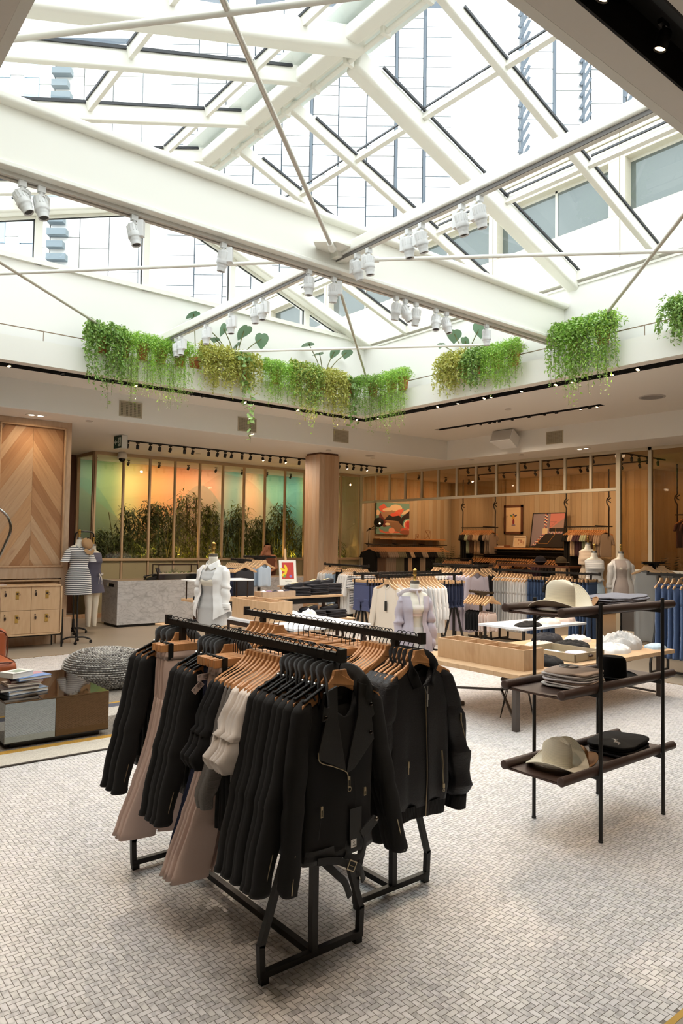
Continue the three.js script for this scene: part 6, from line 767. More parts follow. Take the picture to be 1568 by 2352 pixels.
  // books
  let y = 0.402; [['large pale blue book at the bottom of the stack on the coffee table', 0.36, 0.27, 0.03, '#9fb6d0', 0.25, 0, 0], ['black and red book second from the bottom of the coffee table stack', 0.33, 0.24, 0.028, '#2c2426', 0.1, -0.06, 0.03], ['cream paperback in the middle of the coffee table stack', 0.28, 0.21, 0.02, '#c9b8a6', 0.05, 0.0, 0.0], ['dark book with a red spine in the coffee table stack', 0.27, 0.2, 0.022, '#6b2f35', -0.1, 0.04, -0.02], ['blue patterned picture book second from the top of the stack', 0.3, 0.23, 0.026, '#6f8fc0', 0.22, 0.07, -0.02], ['thick white book on top of the coffee table stack', 0.22, 0.17, 0.045, '#e6e4dd', 0.45, -0.04, 0.0]].forEach(([lab, w, d, h, col, r, dx, dz], i) => { const q = thing('book', lab, 'book', [1.83 + dx, y, -6.72 + dz], r); obj('cover', [bb(-w / 2, w / 2, 0, 0.003, -d / 2, d / 2), bb(-w / 2, w / 2, h - 0.003, h, -d / 2, d / 2), bb(-w / 2, -w / 2 + 0.004, 0, h, -d / 2, d / 2)], std(col, 0.4), q); obj('pages', bb(-w / 2 + 0.003, w / 2 - 0.005, 0.003, h - 0.003, -d / 2 + 0.004, d / 2 - 0.004), std('#d9d5cc', 0.9), q); if (i === 5) obj('cover_print', bb(-0.05, 0.06, h, h + 0.0006, -0.05, 0.05), std('#8b9a88', 0.5), q); if (i === 4) obj('cover_print', bb(-w / 2 + 0.01, w / 2 - 0.01, h, h + 0.0006, -d / 2 + 0.01, 0), std('#b98a8f', 0.5), q); y += h + 0.0008; });
  // knitted pouf: plaited stitches over a soft body
  const P = thing('knitted_pouf', 'round chunky-knit pouf in mottled grey wool', 'pouf', [3.25, 0, -8.45]), pr = [[0.001, 0.02], [0.3, 0.01], [0.42, 0.07], [0.485, 0.19], [0.45, 0.32], [0.33, 0.405], [0.15, 0.435], [0.001, 0.44]];
  const wool = ['#b9b5ae', '#8f8b86', '#d6d2ca', '#6b6763'].map((k) => std(k, 0.95, { bumpMap: rep(grain, 30, 30), bumpScale: 0.002 })); obj('body', lathe(pr.map(([a, b]) => [a * 0.97, b]), 40), wool[1], P);
  const cv = new THREE.CatmullRomCurve3(pr.map(([a, b]) => V(a, b, 0))), st = [[], [], [], []]; for (let r = 0; r < 34; r++) { const p = cv.getPoint(0.1 + 0.88 * r / 33), tn = cv.getTangent(0.1 + 0.88 * r / 33), n = Math.max(5, Math.round(2 * PI * p.x / 0.034)); for (let i = 0; i < n; i++) { const a = (i + (r % 2) * 0.5) / n * 2 * PI, g = new THREE.SphereGeometry(0.0125, 6, 5).scale(0.75, 0.62, 1.9).rotateY(r % 2 ? 0.6 : -0.6), m4 = new THREE.Matrix4().makeRotationZ(-Math.atan2(tn.x, tn.y) + 0); g.applyMatrix4(m4).translate(p.x, p.y, 0).rotateY(a); st[Math.floor(rnd() * rnd() * 4)].push(prep(g)); } }
  st.forEach((l, k) => { const o = obj('knit_stitches', mg(l), wool[k], P); o.userData.kind = 'stuff'; });
  // woven rug with bands
  const rt = (a, b, k) => { const A = hx(a), B = hx(b); return tex(256, 256, (u, v) => { const n = clamp(0.5 + pn(u * 90, v * 40, 90, 40, k) + 0.6 * pn(u * 30, v * 12, 30, 12, k + 1), 0, 1); return [0, 1, 2].map((c) => lerp(A[c], B[c], n)); }, { rep: [2.2, 2.2] }); };
  const R = thing('woven_rug', 'woven wool rug with cream, yellow, charcoal and grey bands under the coffee table', 'rug', [0, 0, 0]), band = (n, z0, z1, a, b, k) => obj(n, bb(-0.6, 3.45, 0.001, 0.016, z0, z1, 0.002), std('#fff', 0.98, { map: rt(a, b, k), bumpMap: rep(grain, 8, 8), bumpScale: 0.004 }), R);
  band('cream_band', -6.2, -5.9, '#d9d2c4', '#bdb5a6', 1); band('yellow_stripe', -6.29, -6.201, '#c79a3f', '#a97f33', 2); band('charcoal_band', -6.95, -6.291, '#5d5750', '#8d8478', 3); band('grey_band', -7.3, -6.951, '#a39d94', '#d0cac0', 4); band('blue_band', -7.46, -7.301, '#4b4d58', '#66656d', 5); band('yellow_stripe', -7.51, -7.461, '#c79a3f', '#a97f33', 6); band('charcoal_band', -8.6, -7.511, '#6a645c', '#9a9186', 7); obj('bound_edge', rod([-0.6, 0.008, -5.897], [3.45, 0.008, -5.897], 0.007, 6), std('#4a433c', 0.9), R);
}
// ================================================================ counter with terrarium and phone
{
  const vein = tex(512, 512, (u, v) => { const a = pn(u * 4, v * 4, 4, 4, 3), b = pn(u * 9 + a, v * 9, 9, 9, 5), w = Math.pow(1 - Math.min(1, Math.abs(pn(u * 5 + 0.8 * b, v * 8 + 0.8 * a, 5, 8, 17)) * 6), 4), w2 = Math.pow(1 - Math.min(1, Math.abs(pn(u * 12 + b, v * 17 + a, 12, 17, 27)) * 5), 3), g = 0.87 + 0.05 * a + 0.03 * b - 0.09 * w - 0.07 * w2; return [g, g * 1.0, g * 1.005]; }, { rep: [0.9, 0.9] }), mm = std('#fff', 0.28, { map: vein });
  const t = thing('marble_counter', 'long pale grey veined marble counter before the bamboo garden', 'counter', [0, 0, 0]); obj('front_slab', bb(5.5, 10.3, 0.05, 0.914, -13.83, -13.8), mm, t); obj('end_slab', [bb(5.5, 5.53, 0.05, 0.78, -14.62, -13.83), bb(5.5, 5.53, 0.85, 0.914, -14.62, -13.83), bb(5.5, 5.53, 0.78, 0.85, -14.0, -13.83), bb(5.5, 5.53, 0.78, 0.85, -14.62, -14.4)], mm, t); obj('worktop', bb(5.53, 10.3, 0.884, 0.914, -14.62, -13.83), std('#a9957d', 0.5, { map: vein }), t); obj('far_end_slab', bb(10.27, 10.3, 0.05, 0.884, -14.62, -13.83), mm, t); obj('plinth', bb(5.54, 10.26, 0, 0.05, -14.58, -13.84), M.black, t); obj('slot', bb(5.56, 5.58, 0.76, 0.87, -14.42, -13.98), M.black, t);
  const g = thing('glass_terrarium', 'long glass terrarium with a black frame and small green plants on the counter', 'terrarium', [6.82, 0.914, -14.0]), w = 0.44, d = 0.15, h = 0.315, fr = [];
  for (const s of [-1, 1]) for (const k of [-1, 1]) fr.push(bb(s * w - 0.008, s * w + 0.008, 0, h, k * d - 0.008, k * d + 0.008)); for (const y of [0, h - 0.014]) { for (const k of [-1, 1]) fr.push(bb(-w, w, y, y + 0.014, k * d - 0.007, k * d + 0.007)); for (const s of [-1, 1]) fr.push(bb(s * w - 0.007, s * w + 0.007, y, y + 0.014, -d, d)); }
  obj('frame', fr, M.bronze, g); obj('pane', [bb(-w, w, 0.014, h, d, d + 0.001)], M.glass, g); obj('pane', [bb(w, w + 0.001, 0.014, h, -d, d)], M.glass, g); obj('soil', bb(-w + 0.01, w - 0.01, 0.01, 0.115, -d + 0.01, d - 0.01), std('#17130f', 1), g); obj('sand', bb(-w + 0.01, w - 0.01, 0.115, 0.13, -d + 0.01, d - 0.01), std('#cfc4ae', 1), g);
  const gm = ['#5f6f34', '#7c8c3e', '#48582c', '#6b5c38'].map((k) => std(k, 0.7)); for (let i = 0; i < 16; i++) { const x = -0.38 + i * 0.05, bl = []; const n = i === 8 ? 26 : 12; for (let j = 0; j < n; j++) { const a = rnd() * 2 * PI, L = (i === 8 ? 0.12 : 0.05) * rr(0.7, 1.2), e = rr(0.3, 1.3); bl.push(mv(poly([[0, -0.006], [L, 0], [0, 0.006]], 0.002), 0, 0, 0, a, 0, e)); } obj('small_plant', mg(bl).translate(x, 0.13, rr(-0.08, 0.08)), gm[i % 4], g); }
  const p = thing('desk_phone', 'black desk telephone on the marble counter', 'telephone', [6.25, 0.914, -13.98]); obj('base', mv(poly([[-0.1, 0], [0.1, 0], [0.1, 0.07], [-0.1, 0.02]], 0.16, 0.004), 0, 0, -0.08), M.black, p); obj('handset', [bar([-0.1, 0.075, -0.03], [0.08, 0.105, -0.03], 0.035, 0.025, 0.008), sph(0.03, -0.1, 0.06, -0.03), sph(0.03, 0.08, 0.09, -0.03)], M.black, p);
  const q = thing('card_reader', 'black card terminal on a stand between the phone and the terrarium', 'terminal', [6.44, 0.914, -13.93], 0.5); obj('stand', cyl(0.025, 0.12), M.black, q); obj('screen', mv(bb(-0.06, 0.06, 0, 0.18, -0.012, 0.012, 0.006), 0, 0.08, 0, 0, -0.4), M.black, q);
  // the woman behind the counter, on the telephone: bust as one continuous surface
  const B = thing('person', 'dark-haired woman in a brown top holding a telephone behind the counter', 'person', [9.8, 0, -15.05], -0.75), seg = [[[0, 1.52, 0.0], [0, 1.6, 0.012], 0.072, 0.082], [[0, 1.44, -0.01], [0, 1.52, 0], 0.048, 0.046], [[0, 1.47, 0.02], [0, 1.485, 0.05], 0.05, 0.032], [[0, 1.545, 0.082], [0, 1.522, 0.096], 0.012, 0.015], [[-0.15, 1.33, -0.01], [0.15, 1.33, -0.01], 0.075, 0.075], [[0, 1.4, -0.01], [0, 1.0, 0], 0.11, 0.12], [[0, 1.0, 0], [0, 0.75, 0], 0.14, 0.15], [[-0.17, 1.33, 0], [-0.25, 1.1, 0.06], 0.055, 0.046], [[-0.25, 1.1, 0.06], [-0.12, 1.43, 0.09], 0.044, 0.028], [[0.17, 1.33, 0], [0.22, 1.08, 0.03], 0.055, 0.046], [[0.22, 1.08, 0.03], [0.1, 1.0, 0.2], 0.044, 0.03], [[-0.12, 1.43, 0.09], [-0.09, 1.5, 0.06], 0.03, 0.026], [[-0.09, 1.5, 0.07], [-0.07, 1.56, 0.07], 0.011, 0.009], [[-0.095, 1.5, 0.055], [-0.085, 1.57, 0.05], 0.011, 0.009], [[-0.098, 1.5, 0.04], [-0.092, 1.56, 0.03], 0.011, 0.009], [[-0.098, 1.49, 0.03], [-0.097, 1.54, 0.012], 0.01, 0.008], [[-0.1, 1.48, 0.09], [-0.07, 1.52, 0.095], 0.011, 0.009], [[0.1, 1.0, 0.2], [0.06, 0.96, 0.25], 0.028, 0.022]];
  const R_ = 84, mc = new MarchingCubes(R_, new THREE.MeshBasicMaterial(), false, false, 60000), S = 0.5, cy = 1.17; mc.isolation = 0;
  for (let k = 0; k < R_; k++) for (let j = 0; j < R_; j++) for (let i = 0; i < R_; i++) { const X = (i / R_ * 2 - 1) * S, Y = (j / R_ * 2 - 1) * S + cy, Z = (k / R_ * 2 - 1) * S; let sum = 0; for (const [a, b, ra, rb] of seg) { const ab = [b[0] - a[0], b[1] - a[1], b[2] - a[2]], ap = [X - a[0], Y - a[1], Z - a[2]], h = clamp((ap[0] * ab[0] + ap[1] * ab[1] + ap[2] * ab[2]) / (ab[0] ** 2 + ab[1] ** 2 + ab[2] ** 2), 0, 1), dd = Math.hypot(ap[0] - ab[0] * h, ap[1] - ab[1] * h, ap[2] - ab[2] * h) - lerp(ra, rb, h); sum += Math.exp(-dd * 70); } mc.field[i + j * R_ + k * R_ * R_] = Math.log(sum) / 70; }
  mc.update(); const cnt = mc.count, bg = new THREE.BufferGeometry(), pa = new Float32Array(cnt * 3), na = new Float32Array(cnt * 3); for (let i = 0; i < cnt * 3; i += 3) { pa[i] = mc.positionArray[i] * S; pa[i + 1] = mc.positionArray[i + 1] * S + cy; pa[i + 2] = mc.positionArray[i + 2] * S; for (let q2 = 0; q2 < 3; q2++) na[i + q2] = mc.normalArray[i + q2]; } bg.setAttribute('position', new THREE.BufferAttribute(pa, 3)); bg.setAttribute('normal', new THREE.BufferAttribute(na, 3));
  obj('body', boxUV(prep(bg)), phys('#b07a5c', 0.55), B); const hairM = phys('#1a1210', 0.45);
  obj('hair', surf((u, v) => { const a = lerp(-0.55, PI + 0.55, u) + PI, y = lerp(1.685, 1.22, v), r = v < 0.25 ? 0.092 * Math.sqrt(Math.max(0, 1 - Math.pow(1 - v * 4, 2))) + 0.012 : 0.104 + 0.02 * v, z = (v > 0.3 ? -0.02 : 0); return [Math.cos(a) * r, y, z + Math.sin(a) * r * 1.08]; }, 24, 18, { closed: false }), Object.assign(hairM, { side: THREE.DoubleSide }), B);
  obj('blouse', surf((u, v) => { const a = u * 2 * PI, y = lerp(1.4, 0.78, v), w = lerp(0.235, 0.2, v) * (v < 0.06 ? 0.75 : 1), d = 0.145; return [w * Math.cos(a), y - 0.1 * Math.pow(Math.abs(Math.cos(a)), 4) * (1 - v), d * Math.sin(a)]; }, 30, 12), cloth('#7a4a36', 0.9), B);
  obj('skirt', surf((u, v) => { const a = u * 2 * PI; return [0.19 * Math.cos(a), lerp(0.85, 0.3, v), 0.15 * Math.sin(a)]; }, 24, 4), C.char, B); for (const s of [-1, 1]) obj('shoe', bb(s * 0.08 - 0.045, s * 0.08 + 0.045, 0, 0.08, -0.1, 0.14, 0.03), M.black, B); for (const s of [-1, 1]) { obj('calf', rod([s * 0.08, 0.06, 0], [s * 0.085, 0.4, 0], 0.045, 12), phys('#b07a5c', 0.55), B); obj('eye', sph(0.009, s * 0.03, 1.575, 0.083, 1.3, 0.7, 0.6), M.black, B); obj('eyebrow', bar([s * 0.018, 1.597, 0.086], [s * 0.045, 1.598, 0.078], 0.004), hairM, B); } obj('mouth', sph(0.014, 0, 1.49, 0.082, 1.3, 0.35, 0.5), phys('#8e3f38', 0.5), B);
  const tel = thing('telephone_handset', 'dark handset held to the ear of the woman behind the counter', 'telephone', [9.8, 0, -15.05], -0.75); obj('handset', bar([-0.085, 1.6, 0.01], [-0.078, 1.48, 0.085], 0.022, 0.03, 0.008), M.black, tel);
}
// ================================================================ tiered display on the left, easel, box table
{
  const t = thing('tiered_display', 'tiered wood and dark steel display with folded jeans before the counter', 'shelf', [0, 0, 0]); const bw = M.oak2;
  obj('upper_shelf', bb(4.75, 7.37, 0.868, 0.9, -9.55, -9.07, 0.003), bw, t); obj('lower_shelf', bb(4.45, 7.45, 0.52, 0.545, -9.75, -8.85, 0.003), bw, t); obj('marble_shelf', bb(4.72, 5.7, 1.16, 1.18, -9.5, -9.1, 0.003), std('#e7e7e6', 0.3), t); for (const z of [-9.45, -9.14]) obj('post', bb(4.77, 4.785, 0.9, 1.16, z, z + 0.015), M.bronze, t); for (const z of [-9.45, -9.14]) obj('post', bb(5.6, 5.615, 0.9, 1.16, z, z + 0.015), M.bronze, t);
  for (const x of [4.95, 7.3]) { for (const z of [-9.5, -9.12]) obj('leg', bb(x - 0.02, x + 0.02, 0, 0.868, z - 0.02, z + 0.02), M.bronze, t); obj('brace', [bar([x, 0.8, -9.12], [x, 0.02, -8.9], 0.03), bar([x, 0.5, -9.5], [x, 0.5, -9.12], 0.03)], M.bronze, t); } obj('apron', bb(5.2, 7.28, 0.78, 0.866, -9.13, -9.11), M.black, t);
  const jm = [C.char, clothT(heather('#232227', '#35343a', 3))], lt = std('#d3bf94', 0.7), jeans = (x, z, y, r, n, lab, grp) => stackOf('folded_jeans', 'jeans', [x, y, z], r, n, 0.36, 0.3, 0.026, jm, lab, grp, { amp: 0.008, top: (q) => { obj('raised_fold', mv(foldG(0.3, 0.07, 0.17, { k: x, amp: 0.008 }), -0.05, 0.01, -0.06, 0, 0, 0.18), jm[0], q); obj('waist_label', mv(bb(-0.05, 0.05, 0, 0.003, -0.035, 0.035), -0.05, 0.088, -0.04, 0, 0, 0.18), lt, q); } });
  jeans(6.62, -9.27, 0.901, -0.1, 5, 'dark folded jeans in the left stack on the upper tier', 'left stack of dark jeans'); jeans(7.0, -9.3, 0.901, -0.1, 6, 'dark folded jeans in the middle stack on the upper tier', 'middle stack of dark jeans'); jeans(7.28, -9.32, 0.901, -0.1, 7, 'dark folded jeans in the right stack on the upper tier', 'right stack of dark jeans'); jeans(6.8, -9.1, 0.546, -0.05, 5, 'dark folded jeans in the left stack on the lower tier', 'left lower stack of dark jeans'); jeans(7.2, -9.08, 0.546, -0.05, 5, 'dark folded jeans in the right stack on the lower tier', 'right lower stack of dark jeans');
  const cr = thing('wooden_crate', 'low weathered wood crate of small folded pieces on the upper tier', 'crate', [6.14, 0.901, -9.2]); for (const s of [-1, 1]) { obj('side', bb(-0.3, 0.3, 0, 0.085, s * 0.11 - 0.008, s * 0.11 + 0.008), M.beam, cr); obj('end', bb(s * 0.3 - 0.008, s * 0.3 + 0.008, 0, 0.085, -0.1, 0.1), M.beam, cr); } obj('bottom', bb(-0.29, 0.29, 0, 0.01, -0.1, 0.1), M.beam, cr);
  [['#d8d3d6', 'white'], ['#8a6f86', 'mauve'], ['#2b2a33', 'dark blue'], ['#c9bfc4', 'pale pink'], ['#3a3540', 'charcoal']].forEach(([c, n], i) => heapOf('folded_piece', n + ' folded piece in the low weathered crate', cloth(c), [5.93 + i * 0.105, 0.94, -9.2], [0.11, 0.075, 0.2], 30 + i, 0.4));
  [['shoe_pair', 'black folded bag at the left end of the upper tier', [4.9, 0.901, -9.25], [0.2, 0.1, 0.16]], ['shoe_pair', 'black sandals at the left end of the lower tier', [4.66, 0.546, -9.05], [0.3, 0.12, 0.22]]].forEach(([n, l, p, s], i) => heapOf(i ? 'sandals' : 'folded_bag', l, C.blackT, p, s, 40 + i, 0.6));
  heapOf('crumpled_shirt', 'white top heaped at the front of the lower tier, left one', C.white, [6.3, 0.546, -9.0], [0.36, 0.16, 0.26], 51, 0.6); heapOf('crumpled_shirt', 'white top with a raised strap heaped on the lower tier, right one', C.white, [6.58, 0.546, -8.93], [0.3, 0.18, 0.2], 52, 0.7); heapOf('cushion', 'rounded charcoal garment between the white tops on the lower tier', C.char, [6.45, 0.546, -9.15], [0.34, 0.2, 0.24], 53, 0.1); heapOf('crumpled_denim', 'dark blue garment heaped at the left of the lower tier', C.navy, [6.0, 0.546, -9.05], [0.4, 0.15, 0.3], 54, 0.4);
  const e = thing('table_easel', 'small wooden easel standing on the upper tier', 'easel', [6.5, 0.9, -9.42], -0.2), em = M.hang2; obj('leg', mv(bb(-0.012, 0.012, 0, 0.42, -0.008, 0.008), -0.11, 0, 0.03, 0, -0.12, -0.05), em, e); obj('leg', mv(bb(-0.012, 0.012, 0, 0.42, -0.008, 0.008), 0.11, 0, 0.03, 0, -0.12, 0.05), em, e); obj('mast', mv(bb(-0.016, 0.016, 0, 0.74, -0.01, 0.01), 0, 0, 0.02, 0, -0.15), em, e); obj('ledge', bb(-0.16, 0.16, 0.13, 0.15, 0.0, 0.05), em, e); obj('crossbar', bb(-0.12, 0.12, 0.04, 0.06, 0.015, 0.03), em, e); obj('top_block', mv(bb(-0.03, 0.03, 0.5, 0.54, 0, 0.025), 0, 0, 0.02, 0, -0.15), em, e);
  const pt = ctex(320, 440, (c, w, h) => { c.fillStyle = '#ece7da'; c.fillRect(0, 0, w, h); c.fillStyle = '#c2413a'; c.fillRect(46, 36, 228, 290); c.fillStyle = '#f0cf2e'; for (const [x, y, r, a] of [[110, 110, 62, 0.5], [175, 90, 70, 1.5], [222, 140, 58, 2.3]]) { c.save(); c.translate(150, 200); c.rotate(a - PI / 2 - 1.1 + 0.0); c.beginPath(); c.ellipse(0, -75, 24, r, 0, 0, 7); c.fill(); c.restore(); } c.fillStyle = '#6fa24a'; c.beginPath(); c.ellipse(92, 278, 20, 32, 0.4, 0, 7); c.fill(); c.fillStyle = '#8a78c0'; c.beginPath(); c.ellipse(210, 280, 26, 24, 0, 0, 7); c.fill(); c.fillStyle = '#4a453c'; c.font = '30px serif'; c.textAlign = 'center'; c.fillText('Cut-outs', w / 2, 376); c.fillRect(142, 398, 36, 6); });
  const po = thing('poster_board', 'white poster with a red panel of cut paper shapes on the small easel', 'poster', [6.5, 1.05, -9.385], -0.2); obj('board', mv(bb(-0.145, 0.145, 0, 0.4, -0.008, 0.004), 0, 0, 0.02, 0, -0.14), std('#e9e4d8', 0.7), po); obj('print', mv(prep(new THREE.PlaneGeometry(0.285, 0.395).translate(0, 0.2, 0.005)), 0, 0, 0.02, 0, -0.14), std('#fff', 0.6, { map: pt }), po);
  const w = thing('box_table', 'white-edged display table with hanging garments beneath, behind the second rack', 'table', [0, 0, 0]); obj('top', bb(4.95, 6.15, 0.68, 0.71, -8.66, -7.0, 0.003), std('#e3e4e6', 0.4), w); for (const x of [4.99, 6.1]) for (const z of [-8.6, -7.06]) obj('leg', bb(x - 0.015, x + 0.015, 0, 0.68, z - 0.015, z + 0.015), M.bronze, w); obj('apron', [bb(4.965, 4.975, 0.62, 0.68, -8.6, -7.06)], M.bronze, w);
  boxOf('divided wooden box on the white-edged table behind the second rack', 5.22, 0.71, -8.14, 0.36, 0.26, 0.92, 3); heapOf('red_cap', 'dusty red cap peeking out of the divided box behind the second rack', cloth('#9c4452'), [5.2, 0.86, -8.35], [0.2, 0.12, 0.22], 61, 0.2);
}
// ================================================================ garment rows in the middle of the shop
function rackRow(name, A, B, turn, items, hg) {
  const n = items.reduce((s, i) => s + i[0], 0); let k = 0, dx = B[0] - A[0], dz = B[2] - A[2];
  for (const [c, key, make, text, kind, gap = 0] of items) for (let i = 0; i < c; i++, k++) { const f = n > 1 ? k / (n - 1) : 0, p = [A[0] + dx * f, A[1], A[2] + dz * f], tu = turn + rr(-0.06, 0.06); put('hang2_' + kind, () => hanger(kind, '', '', M.hang2), p, tu, ord(k) + ' hanger from the near end, ' + name, hg); if (make) put(key, make, p, tu, ord(i) + ' ' + text + ', ' + name, text + ' of the ' + name); }
}
const T_ = {
  shirtW: () => top('white_shirt', 'shirt', C.white, { len: 0.85, sl: 0.5, flare: 0.06, w: 0.2, fold: 0.014 }), blouseW: () => top('white_blouse', 'blouse', C.white, { len: 0.95, sl: 0.45, flare: 0.1, sr: 0.06, puff: 1.3, w: 0.2, fold: 0.014 }), shirtB: () => top('blue_shirt', 'shirt', C.blueL, { len: 0.85, sl: 0.5, flare: 0.06, w: 0.2, fold: 0.012 }), stripeS: () => top('striped_shirt', 'shirt', C.stripe, { len: 0.8, sl: 0.3, flare: 0.06, w: 0.19 }), blackP: () => trousers(C.blackT, { len: 1.05 }),
  shortsI: () => trousers(C.indigo, { name: 'shorts', cat: 'shorts', len: 0.56, hemw: 0.09 }), shortsD: () => trousers(C.navy, { name: 'shorts', cat: 'shorts', len: 0.5, hemw: 0.085 }), creamT: () => top('cream_sweater', 'sweater', C.cream, { len: 1.0, sl: 0.62, flare: 0.1, sr: 0.06, w: 0.235, d: 0.03, fold: 0.014, waves: 7, band: true, nw: 0.07 }), greyT: () => top('grey_sweater', 'sweater', C.greyL, { len: 0.95, sl: 0.6, flare: 0.1, sr: 0.055, w: 0.22, d: 0.028, fold: 0.014 }),
  lavC: () => top('lilac_cardigan', 'cardigan', C.lav, { len: 1.1, sl: 0.6, flare: 0.05, sr: 0.07, w: 0.22, d: 0.03, nd: 0.14, nw: 0.11, fold: 0.014 }), sageT: () => top('sage_tank', 'tank top', C.sage, { len: 0.95, w: 0.16, sh: 0.13, nd: 0.1, fold: 0.01 }), charT: () => top('charcoal_tank', 'tank top', C.char, { len: 0.9, w: 0.16, sh: 0.14 }), whiteJ: () => trousers(C.white, { len: 1.1, hemw: 0.09 }), denimJ: () => trousers(C.denim, { len: 1.1 }), greyTee: () => top('grey_tee', 't-shirt', C.greyL, { len: 0.68, sl: 0.2, flare: 0.06, w: 0.19 }), blackTee: () => top('black_tee', 't-shirt', C.blackT, { len: 0.68, sl: 0.2, flare: 0.06, w: 0.19 }), paleJ: () => trousers(C.greyL, { len: 1.05 }),
  bralB: () => top('black_camisole', 'camisole', C.blackT, { y0: -0.3, len: 0.62, w: 0.12, sh: 0.09, nd: 0.04, straps: true, fold: 0.016, hem: 0.012 }), bralP: () => top('blush_camisole', 'camisole', C.blush, { y0: -0.3, len: 0.62, w: 0.125, sh: 0.09, nd: 0.05, straps: true, fold: 0.018, hem: 0.016 }), tankB: () => top('black_tank', 'tank top', C.char, { len: 0.85, w: 0.175, sh: 0.15, nd: 0.1, fold: 0.006 }), tankS: () => top('blue_tank', 'tank top', C.blueL, { len: 0.5, w: 0.14, sh: 0.1, nd: 0.12, fold: 0.006 }), navyP: () => trousers(C.navy, { len: 0.8 }), dressG: () => top('grey_dress', 'dress', clothT(heather('#9b9893', '#b5b2ad', 9)), { len: 1.28, w: 0.175, sh: 0.14, nd: 0.09, fold: 0.016, waves: 7, hem: 0.03 }), overall: () => trousers(C.blue, { len: 1.15, hemw: 0.1 }), paleD: () => trousers(C.skyB, { len: 1.2, hemw: 0.1 }), greyG: () => top('grey_long_tank', 'tank top', clothT(heather('#9b9893', '#b5b2ad', 9)), { len: 1.1, w: 0.17, sh: 0.14 }),
};
{
  const placeRack = (lab, x, z, len, turn, y = 1.3) => { const t = garmentRack(lab, 0, len / 2 - 0.12, -len / 2 + 0.12, len / 2 + 0.04, -len / 2 - 0.04, 0.25); t.position.set(x, y - 1.297, z); t.rotation.y = turn; if (y > 1.3) t.scale.y = y / 1.297, t.position.y = 0; return t; };
  placeRack('black garment rack of shirts right of the wood column', 9.17, -11.2, 1.3, 0); rackRow('rack right of the wood column', [9.17, 1.297, -10.58], [9.17, 1.297, -11.82], 0, [[6, 'stripeS', T_.stripeS, 'blue striped shirt', 'wood'], [5, 'blouseW', T_.blouseW, 'white blouse', 'wood'], [4, 'blackP', T_.blackP, 'black trousers', 'clip'], [4, 'shirtB', T_.shirtB, 'light blue shirt', 'wood'], [5, 'shirtW', T_.shirtW, 'white shirt', 'wood']], 'hangers on the rack right of the wood column');
  placeRack('black garment rack of shorts behind the cream sweaters', 7.75, -8.15, 1.75, -PI / 2); rackRow('rack behind the cream sweaters', [6.97, 1.297, -8.15], [8.5, 1.297, -8.15], -PI / 2, [[7, 'shortsI', T_.shortsI, 'indigo shorts', 'clip'], [10, 'shortsD', T_.shortsD, 'navy shorts', 'clip'], [8, 'greyTee', T_.greyTee, 'grey tee', 'wood']], 'hangers on the rack behind the cream sweaters');
  placeRack('black garment rack with cream sweaters in the middle of the shop', 7.6, -7.5, 1.6, -PI / 2); rackRow('rack with the cream sweaters', [6.9, 1.297, -7.5], [8.3, 1.297, -7.5], -PI / 2, [[4, 'creamT', T_.creamT, 'cream sweater', 'wood'], [6, 'greyT', T_.greyT, 'pale grey sweater', 'wood'], [4, 'shirtW', T_.shirtW, 'white shirt', 'wood'], [6, 'shortsD', T_.shortsD, 'navy shorts', 'clip']], 'hangers on the rack with the cream sweaters');
  const ht = thing('hang_tag', 'black hang tag on a pale string on the foremost cream sweater', 'tag', [6.85, 0.93, -7.48]); obj('card', bb(-0.003, 0.003, -0.14, 0, -0.022, 0.022), M.black, ht); obj('string', rod([0, 0, 0], [0, 0.18, 0], 0.003, 5), C.skyB, ht);
  const tstand = (lab, x, y, z, len, turn, m = M.iron) => { const t = thing('garment_stand', lab, 'stand', [x, 0, z], turn); obj('arm', bb(-0.014, 0.014, y - 0.035, y, -len / 2, len / 2, 0.003), m, t); obj('column', bb(-0.02, 0.02, 0.03, y - 0.03, -0.02, 0.02), m, t); for (const s of [-1, 1]) { obj('gusset', poly([[0, 0], [0.16, 0], [0.1, -0.03], [0.04, -0.08], [0, -0.16]], 0.02).rotateY(s * PI / 2).translate(s * 0.01, y - 0.03, -s * 0.01), m, t); obj('foot', [bar([s * 0.02, 0.03, 0], [s * 0.28, 0.015, 0.1], 0.03, 0.025), bar([0, 0.03, s * 0.02], [0, 0.015, s * 0.3], 0.03, 0.025)], m, t); } };
  tstand('steel garment stand of lilac cardigans before the sage tank tops', 9.3, 1.4, -8.4, 1.05, 0); rackRow('lilac cardigan stand', [9.3, 1.4, -7.92], [9.3, 1.4, -8.88], 0, [[6, 'lavC', T_.lavC, 'lilac cardigan', 'wood'], [7, 'shirtW', T_.shirtW, 'white shirt', 'wood']], 'hangers on the lilac cardigan stand');
  tstand('steel garment stand of sage and charcoal tank tops', 10.45, 1.36, -8.9, 0.9, PI / 2); rackRow('sage tank top stand', [10.08, 1.36, -8.9], [10.85, 1.36, -8.9], -PI / 2, [[3, 'sageT', T_.sageT, 'sage tank top', 'wood'], [5, 'charT', T_.charT, 'charcoal tank top', 'wood']], 'hangers on the sage tank top stand');
  placeRack('long black garment rack of white and blue jeans behind the hat shelf', 10.6, -7.55, 2.1, 0); rackRow('long rack of white and blue jeans', [10.6, 1.297, -6.6], [10.6, 1.297, -8.5], 0, [[6, 'denimJ', T_.denimJ, 'blue jeans', 'clip'], [5, 'greyTee', T_.greyTee, 'grey tee', 'wood'], [2, 'blackTee', T_.blackTee, 'black tee', 'wood'], [6, 'denimJ', null, '', 'clip'], [7, 'whiteJ', T_.whiteJ, 'white jeans', 'wood'], [5, 'paleJ', T_.paleJ, 'pale grey trousers', 'wood']], 'hangers on the long rack of white and blue jeans');
